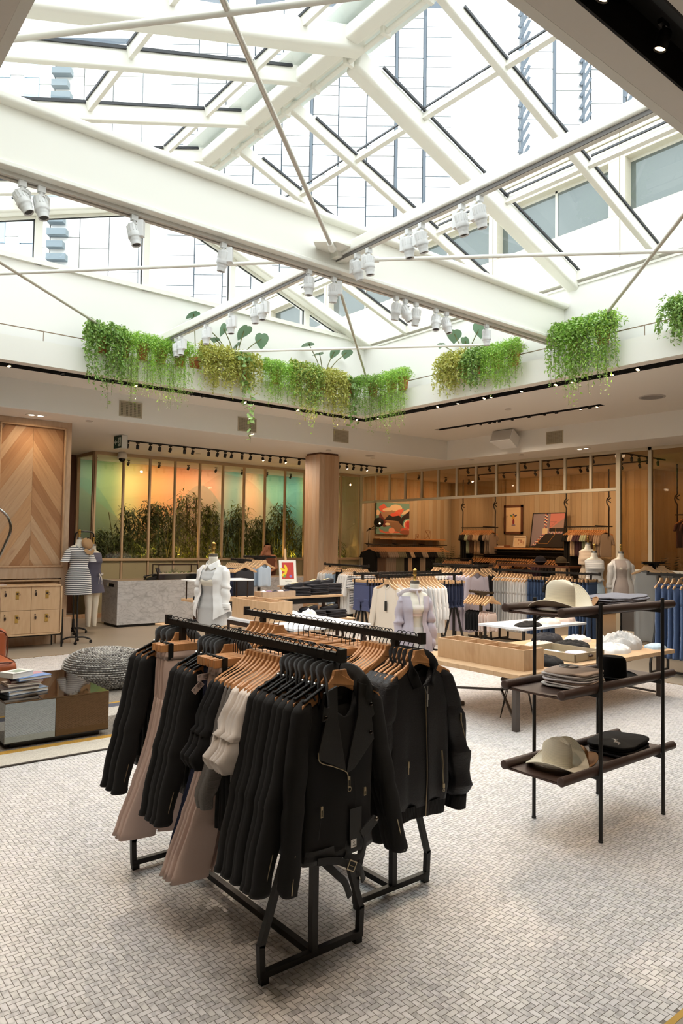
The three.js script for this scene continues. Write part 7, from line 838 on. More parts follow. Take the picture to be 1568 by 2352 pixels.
  for (let i = 0; i < 6; i++) put('denimJ', T_.denimJ, [10.6, 1.297, -6.6 - 1.9 * (13 + i) / 30], 0, ord(i) + ' blue jeans beside the white jeans on the long rack', 'blue jeans beside the white jeans');
  tstand('low brass-coloured stand of camisoles behind the divided box', 8.97, 1.0, -7.55, 0.5, 0, std('#5a4a38', 0.4, { metalness: 0.7 })); rackRow('low camisole stand', [8.97, 1.0, -7.33], [8.97, 1.0, -7.78], 0, [[4, 'bralP', T_.bralP, 'blush camisole', 'wood'], [5, 'bralB', T_.bralB, 'black camisole', 'wood']], 'hangers on the low camisole stand');
  tstand('grey garment stand with a black tank top before the counter', 5.92, 1.46, -9.85, 0.6, 0); rackRow('stand with the black tank top', [5.85, 1.46, -9.62], [5.85, 1.46, -10.1], 0, [[2, 'tankB', T_.tankB, 'black tank top', 'wood'], [8, 'navyP', T_.navyP, 'navy trousers', 'wood']], 'hangers on the stand with the black tank top'); tstand('grey garment stand with a pale blue tank top before the counter', 6.45, 1.5, -10.15, 0.6, 0.5); rackRow('stand with the pale blue tank top', [6.42, 1.5, -9.95], [6.3, 1.5, -10.35], 0.2, [[6, 'tankS', T_.tankS, 'pale blue tank top', 'wood']], 'hangers on the stand with the pale blue tank top');
  tstand('steel stand with a long grey dress on the right before the partition', 11.35, 1.5, -5.95, 0.7, PI / 2); rackRow('grey dress stand', [11.1, 1.5, -5.95], [11.65, 1.5, -5.95], -0.95, [[2, 'dressG', T_.dressG, 'long grey dress', 'wood'], [3, 'greyG', T_.greyG, 'grey long tank', 'wood']], 'hangers on the grey dress stand');
  placeRack('black garment rack of blue overalls at the right edge', 9.75, -4.5, 1.3, 0, 1.385); rackRow('rack of overalls at the right edge', [9.75, 1.385, -3.95], [9.75, 1.385, -5.0], 0, [[6, 'paleD', T_.paleD, 'pale blue overalls', 'wood'], [7, 'overall', T_.overall, 'blue denim overalls', 'wood']], 'hangers on the rack of overalls'); tstand('far steel stand of grey tops at the right edge', 12.2, 1.42, -5.6, 0.8, PI / 2); rackRow('far stand at the right edge', [11.95, 1.42, -5.6], [12.5, 1.42, -5.6], -0.6, [[6, 'greyG', T_.greyG, 'grey long tank', 'wood']], 'hangers on the far stand at the right edge');
}
// ================================================================ the room behind the partition
{
  const rail = (lab, x, z0, z1, y) => { const t = thing('hanging_rail', lab, 'rail', [x, 0, 0]); for (const z of [z0, z1]) obj('hanger_rod', tube([[0, HL, z], [0, 3.05, z], [0, 2.98, z], [0, 2.93, z - 0.05], [0, 2.86, z - 0.06], [0, 2.8, z - 0.04], [0, 2.74, z], [0, 2.6, z], [0, y - 0.25, z]], 0.017, 40, 8), M.blackM, t); for (const z of [z0, z1]) obj('hook', [tube([[0, 2.96, z + 0.06], [0, 2.9, z - 0.02], [0, 2.84, z + 0.05]], 0.014, 12, 8)], M.blackM, t); obj('bar', rod([0, y, z0 - 0.05], [0, y, z1 + 0.1], 0.014, 10), M.blackM, t); obj('cross_bar', rod([-0.3, y + 0.02, z1 - 0.2], [0.25, y + 0.02, z1 - 0.2], 0.012, 8), M.blackM, t); };
  rail('black hanging rail with blouses in the left of the back room', 16.6, -14.7, -13.46, 2.235); rail('black hanging rail with tops in the middle of the back room', 16.6, -11.09, -9.86, 2.235); rail('black hanging rail at the right of the back room', 16.6, -8.12, -6.9, 2.5);
  const bt = (k, m, o) => [k, () => top(o.n ?? 'back_room_shirt', o.c ?? 'shirt', m, { len: 0.75, w: 0.18, sl: 0.22, flare: 0.06, nu: 18, nv: 8, ...o })], cl = { taupe: C.taupe, beige: cloth('#c0a688'), olive: C.olive, plum: C.plum, sageL: cloth('#a7b39a'), blk: C.blackT, cream: cloth('#d2bea4'), brown: cloth('#6d5646') };
  const rowB = (name, A, B, turn, list) => { const n = list.length, hg = 'hangers on the ' + name; const cn = {}; let tot = list.reduce((s, l) => s + l[0], 0), k = 0; for (const [c, col, o = {}] of list) for (let i = 0; i < c; i++, k++) { const f = k / Math.max(1, tot - 1), p = [lerp(A[0], B[0], f), A[1], lerp(A[2], B[2], f)], tu = turn + rr(-0.08, 0.08), key = 'bk_' + col + (o.len ?? '') + (o.sl ?? ''); put('hang_wood', () => hanger('wood', '', ''), p, tu, ord(k) + ' hanger from the near end, ' + name, hg); if (col) put(key, bt(key, cl[col], { n: 'hanging_shirt', ...o })[1], p, tu, ord(cn[col] = (cn[col] ?? -1) + 1) + ' ' + ({ taupe: 'taupe', beige: 'beige', olive: 'olive', plum: 'plum', sageL: 'pale green', blk: 'black', cream: 'cream', brown: 'brown' })[col] + ' top on the ' + name, ({ blk: 'black', sageL: 'pale green' }[col] ?? col) + ' tops on the ' + name); } };
  rowB('left rail of the back room', [16.6, 2.22, -13.55], [16.6, 2.22, -14.65], 0, [[4, 'taupe'], [2, 'blk'], [4, 'beige'], [3, 'brown'], [2, 'sageL'], [4, 'blk', { len: 1.0 }]]); rowB('middle rail of the back room', [16.6, 2.22, -9.95], [16.6, 2.22, -11.0], -0.3, [[3, 'taupe', { sl: 0.3 }], [3, 'brown'], [3, 'sageL'], [3, 'plum'], [2, 'cream'], [3, 'blk', { len: 1.0 }]]); rowB('right rail of the back room', [16.6, 2.48, -7.0], [16.6, 2.48, -8.0], -0.3, [[4, 'blk', { len: 1.1 }], [4, 'plum']]);
  // rail and shelf below the large painting
  const r2 = thing('wall_rail', 'long black clothes rail on the back wall below the painting', 'rail', [0, 0, 0]); obj('bar', rod([13.3, 1.69, -15.35], [16.6, 1.69, -15.35], 0.014, 10), M.blackM, r2); for (const x of [13.6, 14.7, 15.8]) obj('bracket', rod([x, 1.69, -15.35], [x, 1.72, -15.78], 0.012, 8), M.blackM, r2);
  rowB('long rail below the painting', [13.4, 1.69, -15.35], [16.4, 1.69, -15.35], -0.5, [[2, 'blk', { len: 0.9 }], [4, 'brown', { len: 1.0 }], [5, 'taupe', { len: 1.0 }], [4, 'olive', { len: 1.0 }], [2, 'blk', { len: 0.9 }], [2, 'beige', { len: 1.0 }], [4, 'blk', { len: 0.9 }], [3, 'taupe', { len: 1.0 }], [5, 'blk', { len: 1.0 }], [4, 'olive', { len: 1.0 }], [3, null]]);
  const sh = thing('wall_shelf', 'long brown wooden wall shelf below the painting', 'shelf', [0, 0, 0]); obj('board', bb(13.95, 16.7, 1.84, 1.875, -15.79, -15.5, 0.003), M.hang, sh);
  const g1 = (lab, x, s, sq) => { const t = thing('wire_ornament', lab, 'ornament', [x, 1.876, -15.62]), P = [[-0.11, 0, 0], [0.06, 0, 0.05], [0.16, 0.14, 0], [0.11, 0.26, 0.02], [-0.04, 0.26, -0.04], [-0.02, 0.1, 0.1]].map((q) => q.map((v) => v * s)), E = [[0, 1], [1, 2], [2, 3], [3, 4], [4, 0], [5, 0], [5, 1], [5, 3], [5, 4], [1, 4]]; E.forEach(([a, b]) => obj('wire', rod(P[a], P[b], 0.005, 6), std('#8f5f3a', 0.35, { metalness: 0.8 }), t)); }; g1('small copper wire ornament on the wall shelf', 15.55, 0.55); g1('large copper wire ornament on the wall shelf', 16.0, 1.0);
  // pictures
  const big = ctex(512, 512, (c, w, h) => { const f = (col, P) => { c.fillStyle = col; c.beginPath(); P.forEach((q, i) => (i ? c.lineTo(q[0], q[1]) : c.moveTo(q[0], q[1]))); c.fill(); }, el = (col, x, y, a, b, r = 0) => { c.fillStyle = col; c.beginPath(); c.ellipse(x, y, a, b, r, 0, 7); c.fill(); }; c.fillStyle = '#6f9687'; c.fillRect(0, 0, w, h); el('#a67d5c', 210, 240, 170, 130); f('#d9604a', [[30, 80], [110, 20], [170, 90], [120, 160], [60, 150]]); el('#e6c79c', 300, 80, 95, 55); el('#e6c79c', 180, 110, 90, 28, -0.2); f('#e0674c', [[230, 190], [330, 110], [430, 90], [380, 180], [300, 200]]); f('#e6c79c', [[512, 80], [512, 160], [380, 190], [420, 130]]); f('#6e2c25', [[40, 140], [130, 290], [240, 370], [110, 400], [40, 300]]); el('#e05a44', 285, 210, 80, 48); f('#231710', [[120, 280], [190, 200], [250, 225], [350, 200], [390, 250], [360, 300]]); f('#8e6a4c', [[130, 310], [360, 300], [460, 440], [320, 470], [230, 400]]); f('#2a1a12', [[512, 120], [400, 220], [340, 310], [420, 390], [512, 380]]); for (const [r, col] of [[95, '#5c948c'], [78, '#e9d7bb'], [62, '#dd6a55'], [40, '#c63f3c']]) el(col, 500, 350, r, r + 10); el('#e8cfa8', 170, 350, 40, 22); f('#cf6a50', [[40, 420], [120, 470], [300, 460], [380, 480], [360, 512], [60, 500]]); el('#e79a7a', 235, 450, 48, 48); el('#c9604a', 440, 440, 70, 40); el('#94553f', 450, 480, 90, 40); f('#7aa092', [[0, 470], [150, 500], [360, 490], [420, 512], [0, 512]]); el('#e9c9a0', 20, 170, 30, 46); });
  const pic = (name, lab, p, turn, w, h, map, frame, fw, tilt = 0, mat = 0) => { const t = thing(name, lab, 'picture', p, turn), R = (g) => mv(g, 0, 0, 0, 0, tilt); if (frame) obj('frame', [R(bb(-w / 2, w / 2, 0, fw, 0, 0.03)), R(bb(-w / 2, w / 2, h - fw, h, 0, 0.03)), R(bb(-w / 2, -w / 2 + fw, 0, h, 0, 0.03)), R(bb(w / 2 - fw, w / 2, 0, h, 0, 0.03))], frame, t); else obj('canvas', R(bb(-w / 2, w / 2, 0, h, 0, 0.035)), std('#6f9687', 0.8), t); obj('print', R(prep(new THREE.PlaneGeometry(w - 2 * fw, h - 2 * fw).translate(0, h / 2, frame ? 0.012 : 0.0365))), std('#fff', 0.7, { map }), t); return t; };
  pic('painting', 'large abstract landscape painting in teal, coral and black on the back room wall', [14.68, 2.0, -15.78], 0, 1.34, 0.94, big, null, 0);
  const fig = ctex(256, 384, (c, w, h) => { c.fillStyle = '#e0c49a'; c.fillRect(0, 0, w, h); c.strokeStyle = '#c9ac84'; c.strokeRect(30, 40, w - 60, h - 80); const b = (col, x, y, a, d, r = 0) => { c.fillStyle = col; c.beginPath(); c.ellipse(x, y, a, d, r, 0, 7); c.fill(); }; b('#5f8a5a', 90, 130, 26, 14, 0.5); b('#4c4560', 166, 130, 26, 14, -0.5); b('#d39a3e', 128, 160, 22, 36); b('#8c2f3a', 128, 230, 18, 50); b('#8b7a8f', 128, 282, 34, 16); b('#3f4a7a', 128, 112, 14, 12); });
  pic('framed_drawing', 'brown-framed drawing of a small bright shape on the back room wall', [17.27, 2.06, -13.32], -PI / 2, 0.68, 0.85, fig, M.dark, 0.07);
  const dots = ctex(256, 200, (c, w, h) => { c.fillStyle = '#dcc9a6'; c.fillRect(0, 0, w, h); for (let i = 0; i < 22; i++) { c.fillStyle = ['#2b2520', '#b0584a', '#7a6a52', '#c98a6a'][i % 4]; c.beginPath(); c.ellipse(50 + ((i * 53) % 160), 40 + ((i * 37) % 120), 5 + (i % 3) * 3, 7 + (i % 4) * 3, i, 0, 7); c.fill(); } });
  pic('framed_print', 'small white-framed print of dark spots on the back room shelf', [17.0, 1.67, -12.9], -PI / 2, 0.44, 0.32, dots, std('#ddd2bd', 0.6), 0.03, -0.15);
  const geo = ctex(400, 460, (c, w, h) => { c.fillStyle = '#8b8089'; c.fillRect(0, 0, w, h); c.fillStyle = '#c98078'; c.fillRect(220, 0, 180, 200); c.fillStyle = '#9f8680'; c.beginPath(); c.moveTo(220, 220); c.lineTo(400, 60); c.lineTo(400, 220); c.fill(); c.fillStyle = '#1f1914'; c.fillRect(220, 200, 180, 50); c.beginPath(); c.moveTo(10, 460); c.lineTo(140, 280); c.lineTo(400, 280); c.lineTo(400, 460); c.fill(); for (let i = 0; i < 30; i++) { c.fillStyle = ['#c76f62', '#33425f', '#e0d3bd'][i % 3]; c.fillRect(150 + (i % 2) * 18, (i >> 1) * 15, 18, 15); c.fillRect(210 + i * 7, 250 + (i % 2) * 14, 7, 15); c.save(); c.translate(20 + (i >> 1) * 9, 440 - (i >> 1) * 12); c.rotate(-0.9); c.fillRect(0, (i % 2) * 16, 15, 16); c.restore(); } c.fillStyle = '#d9c7a2'; c.fillRect(136, 205, 64, 74); c.strokeStyle = '#a9762f'; c.lineWidth = 6; c.beginPath(); c.moveTo(300, 200); c.lineTo(300, 280); c.lineTo(215, 415); c.lineTo(95, 415); c.lineTo(95, 360); c.stroke(); c.lineWidth = 3; c.strokeStyle = '#6d5a55'; c.beginPath(); c.moveTo(215, 0); c.lineTo(215, 190); c.moveTo(225, 110); c.lineTo(300, 110); c.lineTo(225, 195); c.stroke(); });
  pic('leaning_painting', 'large geometric painting in pink, grey and black leaning on the back room shelf', [17.0, 1.68, -12.0], -PI / 2, 1.08, 0.98, geo, M.black, 0.02, -0.16);
  const bs = thing('display_shelf', 'black steel and wood shelf with a clothes rail below the leaning painting', 'shelf', [0, 0, 0]); obj('board', bb(16.65, 17.2, 1.625, 1.66, -14.4, -10.9, 0.003), M.hang, bs); obj('frame', [bb(16.66, 16.7, 1.53, 1.56, -14.4, -10.9), bb(16.66, 16.69, 0, 1.625, -14.38, -14.35), bb(16.66, 16.69, 0, 1.625, -10.95, -10.92)], M.blackM, bs); obj('rail', rod([16.5, 1.42, -14.3], [16.5, 1.42, -11], 0.013, 8), M.blackM, bs); obj('back_panel', bb(17.2, 17.23, 0.2, 1.6, -14.4, -10.9), std('#2c2622', 0.8), bs);
  rowB('rail below the back room shelf', [16.5, 1.42, -11.05], [16.5, 1.42, -14.2], 0, [[3, 'cream', { sl: 0 }], [5, 'blk'], [4, 'plum'], [4, 'brown'], [3, 'taupe'], [4, 'blk'], [5, 'brown'], [4, null], [5, 'blk']]);
  [['black box of papers on the back room shelf', -13.95, 0.16, '#211d1a'], ['brown book lying on the back room shelf', -13.5, 0.1, '#8a5f44']].forEach(([l, z, h, c], i) => { const t = thing('book', l, 'book', [16.95, 1.661, z]); obj('cover', bb(-0.14, 0.14, 0, h * 0.6, -0.2, 0.2, 0.003), std(c, 0.6), t); obj('pages', bb(-0.145, 0.13, 0.01, h * 0.5, -0.19, 0.19), std('#d7cbb5', 0.9), t); });
  [['dark blue knitted hat on the front rail of the back room', '#23232e', -10.9], ['olive felt hat on the front rail of the back room', '#4a4030', -10.3]].forEach(([l, c, z]) => { const t = thing('hat', l, 'hat', [15.2, 1.36, z]); obj('crown', sph(0.14, 0, 0, 0, 1, 0.85, 1), cloth(c), t); obj('brim', lathe([[0.12, 0.0], [0.2, -0.03], [0.2, -0.036], [0.12, -0.01]], 24), cloth(c), t); });
  const tb = thing('hat_table', 'dark display table in the middle of the back room', 'table', [15.2, 0, -10.8]); obj('top', bb(-0.3, 0.3, 1.2, 1.25, -1.2, 0.9), M.dark, tb); for (const x of [-0.27, 0.27]) for (const z of [-1.15, 0.85]) obj('leg', bb(x - 0.02, x + 0.02, 0, 1.2, z - 0.02, z + 0.02), M.blackM, tb);
  [[14.6, 1.35, -13.6, -12.6], [15.6, 1.3, -12.6, -11.6]].forEach(([x, y, z0, z1], i) => { const t = thing('low_rail', i ? 'low black rail of dark tops right in the back room' : 'low black rail of dark tops left in the back room', 'rail', [0, 0, 0]); obj('bar', rod([x, y, z0], [x, y, z1], 0.014, 8), M.blackM, t); for (const z of [z0, z1]) obj('post', rod([x, 0, z], [x, y, z], 0.014, 8), M.blackM, t); rowB(i ? 'right low rail of the back room' : 'left low rail of the back room', [x, y, z1 - 0.05], [x, y, z0 + 0.05], 0, [[4, i ? 'plum' : 'blk'], [4, 'brown'], [4, i ? 'taupe' : 'olive'], [3, null]]); });
  const wl = thing('wall_lamp', 'black swing-arm wall lamp with a round shade beside the painting', 'lamp', [0, 0, 0]); obj('shade', lathe([[0.02, 0], [0.14, -0.05], [0.145, -0.05], [0.03, 0.02]], 28).rotateX(PI / 2 + 0.3).rotateY(-0.5).translate(13.72, 2.31, -15.3), Object.assign(std('#1c1815', 0.5), { side: THREE.DoubleSide }), wl); obj('arm', [rod([13.3, 2.06, -15.35], [13.68, 2.28, -15.32], 0.01, 8), rod([13.35, 2.12, -15.36], [13.7, 2.14, -15.36], 0.008, 8), rod([13.42, 2.13, -15.38], [13.45, 1.0, -15.5], 0.008, 8)], M.blackM, wl); obj('joint', sph(0.035, 13.42, 2.13, -15.36), M.blackM, wl); obj('bulb', sph(0.025, 13.71, 2.29, -15.26), glow('#ffd9a0', 4), wl); spot(13.72, 2.27, -15.22, 13.75, 1.8, -14.2, 2, 100, 0xffca90, 0.8, 1.2);
}
// ================================================================ planting
{
  const G = (c, tr = 0.15) => phys(c, 0.5, { transmission: tr, thickness: 0, side: THREE.DoubleSide }), fern = [G('#9cc84c', 0.4), G('#bce05e', 0.4)], box_ = [G('#7da34a', 0.3), G('#98b858', 0.3)], oliveG = [G('#bcc05c', 0.35), G('#d0cc6c', 0.35)], ivyM = [G('#76984c', 0.25), G('#98b862', 0.25)], bigM = phys('#86a88c', 0.4, { transmission: 0.1, thickness: 0, side: THREE.DoubleSide }), stemM = std('#6a6a38', 0.7), terra = std('#b4683c', 0.8, { bumpMap: rep(grain, 4, 4), bumpScale: 0.001 }), palmM = G('#2c3a1c', 0.05);
  const leaf = (pos, nor, p, d, side, L, w) => { const q = [p, [p[0] + d[0] * L * 0.5 + side[0] * w, p[1] + d[1] * L * 0.5 + side[1] * w, p[2] + d[2] * L * 0.5 + side[2] * w], [p[0] + d[0] * L * 0.5 - side[0] * w, p[1] + d[1] * L * 0.5 - side[1] * w, p[2] + d[2] * L * 0.5 - side[2] * w], [p[0] + d[0] * L, p[1] + d[1] * L, p[2] + d[2] * L]]; for (const k of [0, 1, 2, 1, 3, 2]) pos.push(...q[k]); };
  const fin = (pos) => { const g = new THREE.BufferGeometry(); g.setAttribute('position', new THREE.Float32BufferAttribute(pos, 3)); g.computeVertexNormals(); return prep(g); };
  const rv = () => { const a = rnd() * 2 * PI, z = rr(-1, 1), r = Math.sqrt(1 - z * z); return [r * Math.cos(a), z, r * Math.sin(a)]; };
  // strands that arch out of a planter towards the room (nx, nz) and hang down
  function trailing(name, lab, x, y, z, nx, nz, { W = 0.5, n = 70, L = [0.4, 0.9], l = 0.02, w = 0.25, mats = fern, per = 46, up = 0.16, out = 0.16, pots = 1, dense = 1 }) {
    const t = thing(name, lab, 'plant', [x, y, z]), tx = -nz, tz = nx, A = [], B = [], S = [];
    for (let i = 0; i < pots; i++) { const o = (i - (pots - 1) / 2) * W / pots; obj('pot', [lathe([[0.001, -0.2], [0.075, -0.2], [0.1, 0], [0.11, 0], [0.11, 0.03], [0.09, 0.03], [0.085, -0.03], [0.001, -0.03]], 20).translate(tx * o, 0, tz * o)], terra, t); obj('soil', cyl(0.085, 0.01, tx * o, 0.0, tz * o), std('#2a2018', 1), t); }
    n = Math.round(n * (per < 30 ? 1 : 1.35)); if (per > 30) l *= 1.4;
    if (per > 30) for (let i = 0; i < 900 * W / 0.55; i++) { const q = rv(), s = rr(-W / 2, W / 2) * 1.1, r = 0.2 * Math.cbrt(rnd()), d = rv(), e = rv(), z_ = l * rr(0.7, 1.3); leaf(rnd() < 0.5 ? A : B, 0, [tx * (s + q[0] * 0.05) + nx * (0.05 + Math.abs(q[2]) * r), 0.02 + q[1] * r * 0.95, tz * (s + q[0] * 0.05) + nz * (0.05 + Math.abs(q[2]) * r)], d, e, z_, z_ * w * 1.15); }
    for (let i = 0; i < n; i++) {
      const s = rr(-W / 2, W / 2), len = rr(...L) * (rnd() < 0.2 ? 1.25 : 1) * (0.65 + 0.35 * Math.cos(s / W * PI)), u0 = up * rr(0.3, 1.3), o0 = out * rr(0.4, 1.3), dr = rr(-0.12, 0.12), b = rnd() < 0.25 ? -0.6 : 1, c = new THREE.CatmullRomCurve3([V(tx * s, 0, tz * s), V(tx * (s + dr * 0.3) + nx * o0 * 0.45 * b, u0, tz * (s + dr * 0.3) + nz * o0 * 0.45 * b), V(tx * (s + dr * 0.8) + nx * o0 * b, u0 * 0.45, tz * (s + dr * 0.8) + nz * o0 * b), V(tx * (s + dr) + nx * (o0 * b + 0.02), -len * 0.45, tz * (s + dr) + nz * (o0 * b + 0.02)), V(tx * (s + dr * 1.1) + nx * (o0 * b + rr(-0.02, 0.05)), -len, tz * (s + dr * 1.1) + nz * (o0 * b + 0.02))]);
      if (b < 0) c.points.splice(3, 2);
      const m = Math.round(per * (b < 0 ? 0.6 : 1) * dense); for (let k = 0; k < m; k++) { const p = c.getPoint((k + rnd()) / m), d = rv(), e = rv(), q = l * rr(0.6, 1.3); d[1] -= 0.35; leaf(rnd() < 0.5 ? A : B, 0, [p.x + rr(-0.012, 0.012), p.y, p.z + rr(-0.012, 0.012)], d, e, q, q * w); }
      if (i % 3 === 0) S.push(prep(new THREE.TubeGeometry(c, 10, 0.0022, 3)));
    }
    obj('stems', mg(S), stemM, t); obj('leaves', fin(A), mats[0], t); obj('young_leaves', fin(B), mats[1], t); return t;
  }
  const Y = 4.66, zl = WZ0 + 0.02, xr = WX1 - 0.02, gb = (n, o) => trailing(...n, o);
  trailing('hanging_plant', 'olive-green bushy plant at the left end of the back ledge', 3.8, Y, zl, 0, 1, { W: 0.55, n: 80, L: [0.3, 0.85], l: 0.034, w: 0.3, mats: box_, up: 0.2 });
  trailing('hanging_fern', 'bright green fern spilling from the second planter of the back ledge', 4.25, Y, zl, 0, 1, { W: 0.6, n: 110, L: [0.4, 0.85], l: 0.026, w: 0.16, mats: fern, pots: 2, per: 60 });
  trailing('hanging_fern', 'green fern with long trails at the right of the left plant group', 4.85, Y, zl, 0, 1, { W: 0.65, n: 110, L: [0.4, 0.9], l: 0.026, w: 0.18, mats: fern, pots: 2, per: 60 });
  trailing('hanging_plant', 'yellow-green leafy plant left of the long ivy', 5.6, Y, zl, 0, 1, { W: 0.5, n: 80, L: [0.2, 0.55], l: 0.034, w: 0.28, mats: oliveG, up: 0.22 });
  trailing('hanging_plant', 'olive leafy plant above the long ivy', 6.1, Y, zl, 0, 1, { W: 0.55, n: 70, L: [0.2, 0.5], l: 0.034, w: 0.28, mats: oliveG, up: 0.2 });
  trailing('trailing_ivy', 'long ivy trailing far down from the back ledge with heart-shaped leaves', 6.15, Y - 0.02, zl + 0.06, 0, 1, { W: 0.42, n: 13, L: [0.7, 1.15], l: 0.085, w: 0.5, mats: ivyM, per: 26 });
  trailing('hanging_fern', 'bright feathery fern right of the long ivy', 6.8, Y, zl, 0, 1, { W: 0.55, n: 110, L: [0.25, 0.6], l: 0.03, w: 0.13, mats: fern, per: 60 });
  trailing('hanging_plant', 'olive-green bushy plant in the middle of the back ledge', 7.4, Y, zl, 0, 1, { W: 0.65, n: 95, L: [0.3, 0.8], l: 0.034, w: 0.28, mats: [box_[1], oliveG[0]], pots: 2, up: 0.22 });
  trailing('hanging_plant', 'yellow-green bushy plant near the far corner of the back ledge', 8.05, Y, zl, 0, 1, { W: 0.55, n: 85, L: [0.3, 0.75], l: 0.034, w: 0.28, mats: oliveG, up: 0.2 });
  trailing('trailing_ivy', 'ivy trailing down beside the far corner of the roof opening', 8.42, Y, zl + 0.04, 0, 1, { W: 0.22, n: 9, L: [0.65, 1.0], l: 0.08, w: 0.5, mats: ivyM, per: 24 });
  trailing('hanging_fern', 'green fern filling the far corner of the roof opening', xr - 0.05, Y, -9.95, -0.9, 0.4, { W: 0.6, n: 110, L: [0.35, 0.8], l: 0.026, w: 0.18, mats: [fern[0], box_[1]], per: 55 });
  trailing('hanging_fern', 'long green fern at the far end of the right ledge', xr, Y, -9.35, -1, 0, { W: 0.6, n: 110, L: [0.4, 0.95], l: 0.026, w: 0.18, mats: fern, pots: 2, per: 60 });
  trailing('hanging_plant', 'yellow-green leafy plant at the left of the middle group on the right ledge', xr, Y, -7.95, -1, 0, { W: 0.55, n: 85, L: [0.2, 0.5], l: 0.034, w: 0.28, mats: oliveG, pots: 2, up: 0.2 });
  trailing('hanging_plant', 'dark green leafy plant in the middle group on the right ledge', xr, Y, -7.45, -1, 0, { W: 0.4, n: 60, L: [0.25, 0.5], l: 0.032, w: 0.3, mats: box_, up: 0.16 });
  trailing('hanging_fern', 'bright feathery fern at the right of the middle group on the right ledge', xr, Y, -6.95, -1, 0, { W: 0.65, n: 130, L: [0.25, 0.6], l: 0.03, w: 0.13, mats: fern, pots: 2, per: 60 });
  trailing('hanging_plant', 'green leafy plant with long trails at the right beam end', xr, Y + 0.02, -5.75, -1, 0, { W: 0.5, n: 85, L: [0.35, 0.9], l: 0.034, w: 0.3, mats: [fern[0], box_[1]], up: 0.2 });
  trailing('hanging_fern', 'bluish green fern at the end of the grey tie rod on the right ledge', xr, Y + 0.02, -5.3, -1, 0, { W: 0.45, n: 90, L: [0.35, 0.8], l: 0.03, w: 0.22, mats: [box_[0], fern[1]], per: 50, up: 0.2 });
  trailing('hanging_plant', 'leafy plant at the right edge on the ledge', xr, Y, -4.15, -1, 0, { W: 0.4, n: 50, L: [0.2, 0.45], l: 0.034, w: 0.3, mats: box_, up: 0.2 });
  // elephant-ear leaves on tall stems
  const heart = (s) => { const sh = new THREE.Shape(); sh.moveTo(0, -0.25 * s); sh.bezierCurveTo(0.14 * s, -0.42 * s, 0.42 * s, -0.25 * s, 0.36 * s, 0.05 * s); sh.bezierCurveTo(0.3 * s, 0.3 * s, 0.1 * s, 0.5 * s, 0, 0.62 * s); sh.bezierCurveTo(-0.1 * s, 0.5 * s, -0.3 * s, 0.3 * s, -0.36 * s, 0.05 * s); sh.bezierCurveTo(-0.42 * s, -0.25 * s, -0.14 * s, -0.42 * s, 0, -0.25 * s); const g = new THREE.ShapeGeometry(sh, 10), p = g.attributes.position; for (let i = 0; i < p.count; i++) p.setZ(i, -0.5 / s * p.getX(i) ** 2 - 0.25 / s * p.getY(i) ** 2); g.computeVertexNormals(); return prep(g); };
  const ears = (lab, x, z, nx, nz, list) => { const t = thing('elephant_ear_plant', lab, 'plant', [x, Y, z]); obj('pot', lathe([[0.001, -0.2], [0.08, -0.2], [0.11, 0.02], [0.001, -0.02]], 18), terra, t); list.forEach(([a, h, s, ry, rx]) => { const ex = -nz * a, ez = nx * a; obj('stalk', tube([[0, 0, 0], [ex * 0.4, h * 0.55, ez * 0.4], [ex, h, ez]], 0.008, 12, 6), stemM, t); obj('leaf', mv(heart(s), ex, h, ez, ry, rx), bigM, t); }); };
  ears('elephant-ear plant with tall leaves above the long ivy', 6.1, -10.45, 0, 1, [[0.75, 0.68, 0.3, 0.6, -1.9], [0.25, 0.62, 0.26, 0.4, -2.6], [-0.15, 0.66, 0.36, 0.2, -2.2], [-0.5, 0.58, 0.32, -0.5, -2.5], [0.0, 0.38, 0.22, 0.9, -2.4], [0.4, 0.4, 0.2, -0.3, -1.8]]);
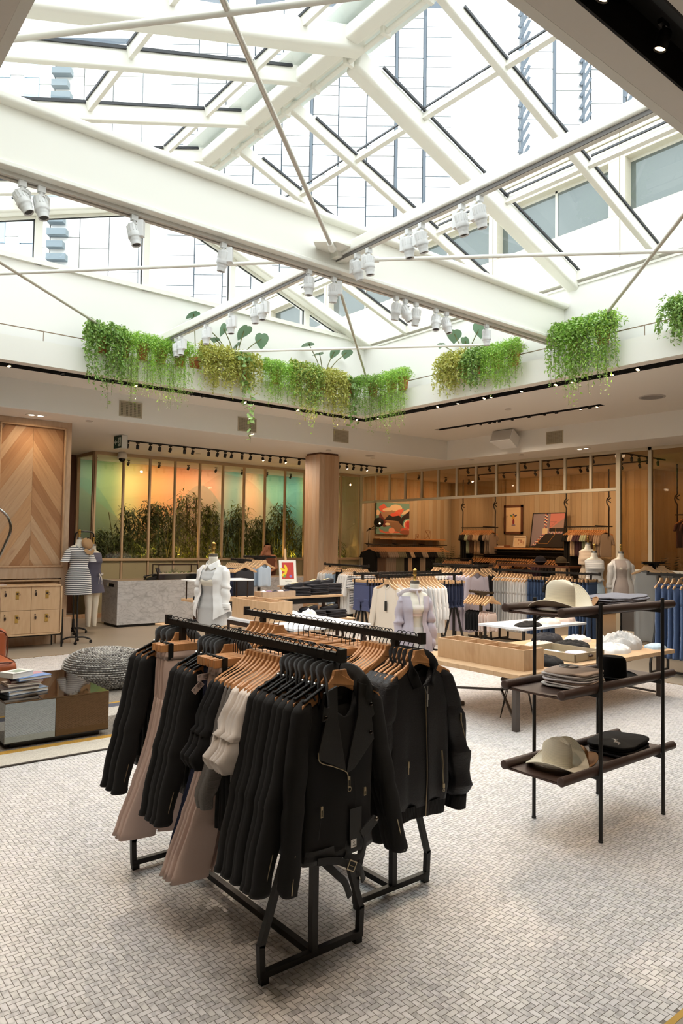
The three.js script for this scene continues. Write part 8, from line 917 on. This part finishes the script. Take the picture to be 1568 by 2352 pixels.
  ears('elephant-ear plant with flat leaves near the middle of the back ledge', 7.95, -10.45, 0, 1, [[0.35, 0.68, 0.28, 0.3, -1.7], [0.1, 0.55, 0.24, 0.8, -1.8], [-0.25, 0.64, 0.28, 0, -2.3], [-0.55, 0.68, 0.3, -0.4, -2.0]]);
  ears('elephant-ear plant behind the middle group on the right ledge', 8.95, -7.9, -1, 0, [[-0.3, 0.6, 0.3, -1.2, -2.6], [0.25, 0.62, 0.34, -0.8, -2.1], [0.0, 0.45, 0.22, -1.5, -2.5], [0.55, 0.5, 0.2, -0.6, -1.8]]);
  ears('long-stalked plant whose leaf rises behind the slim beam', 5.35, -10.45, 0, 1, [[0.05, 0.74, 0.28, 0.5, -1.9], [-0.2, 0.4, 0.2, -0.2, -2.0]]);
  // potted palms in the room behind
  const palm = (lab, x, z, h, r) => { const t = thing('potted_palm', lab, 'plant', [x, 0, z]), P = []; obj('pot', lathe([[0.001, 0], [0.2, 0], [0.26, 0.5], [0.24, 0.5], [0.22, 0.45], [0.001, 0.45]], 24), std('#2e2a27', 0.7), t); for (let i = 0; i < 34; i++) { const a = rnd() * 2 * PI, e = rr(0.5, 1.4), L = h * rr(0.6, 1); for (let k = 2; k < 16; k++) { const f = k / 16, bx = Math.cos(a) * r * f * Math.cos(e) * 1.4, by = 0.5 + L * f * Math.sin(e) - 0.35 * f * f * L * 0.4, bz = Math.sin(a) * r * f * Math.cos(e) * 1.4; for (const s of [-1, 1]) leaf(P, 0, [bx, by, bz], [Math.cos(a + s * 0.9), 0.2, Math.sin(a + s * 0.9)], [0, 0.5, 0.2], 0.2 * (1.1 - f * 0.6), 0.018); } } obj('fronds', fin(P), palmM, t); };
  palm('dark potted palm in the far left corner of the back room', 16.35, -15.1, 1.5, 0.75); palm('dark potted palm below the long rail in the back room', 15.95, -14.75, 1.1, 0.6); palm('dark potted palm behind the glass at the right of the back room', 14.6, -7.5, 1.35, 0.65); palm('second dark palm behind the glass at the right of the back room', 14.9, -6.7, 1.2, 0.6);
}
renderer.render(scene, camera);
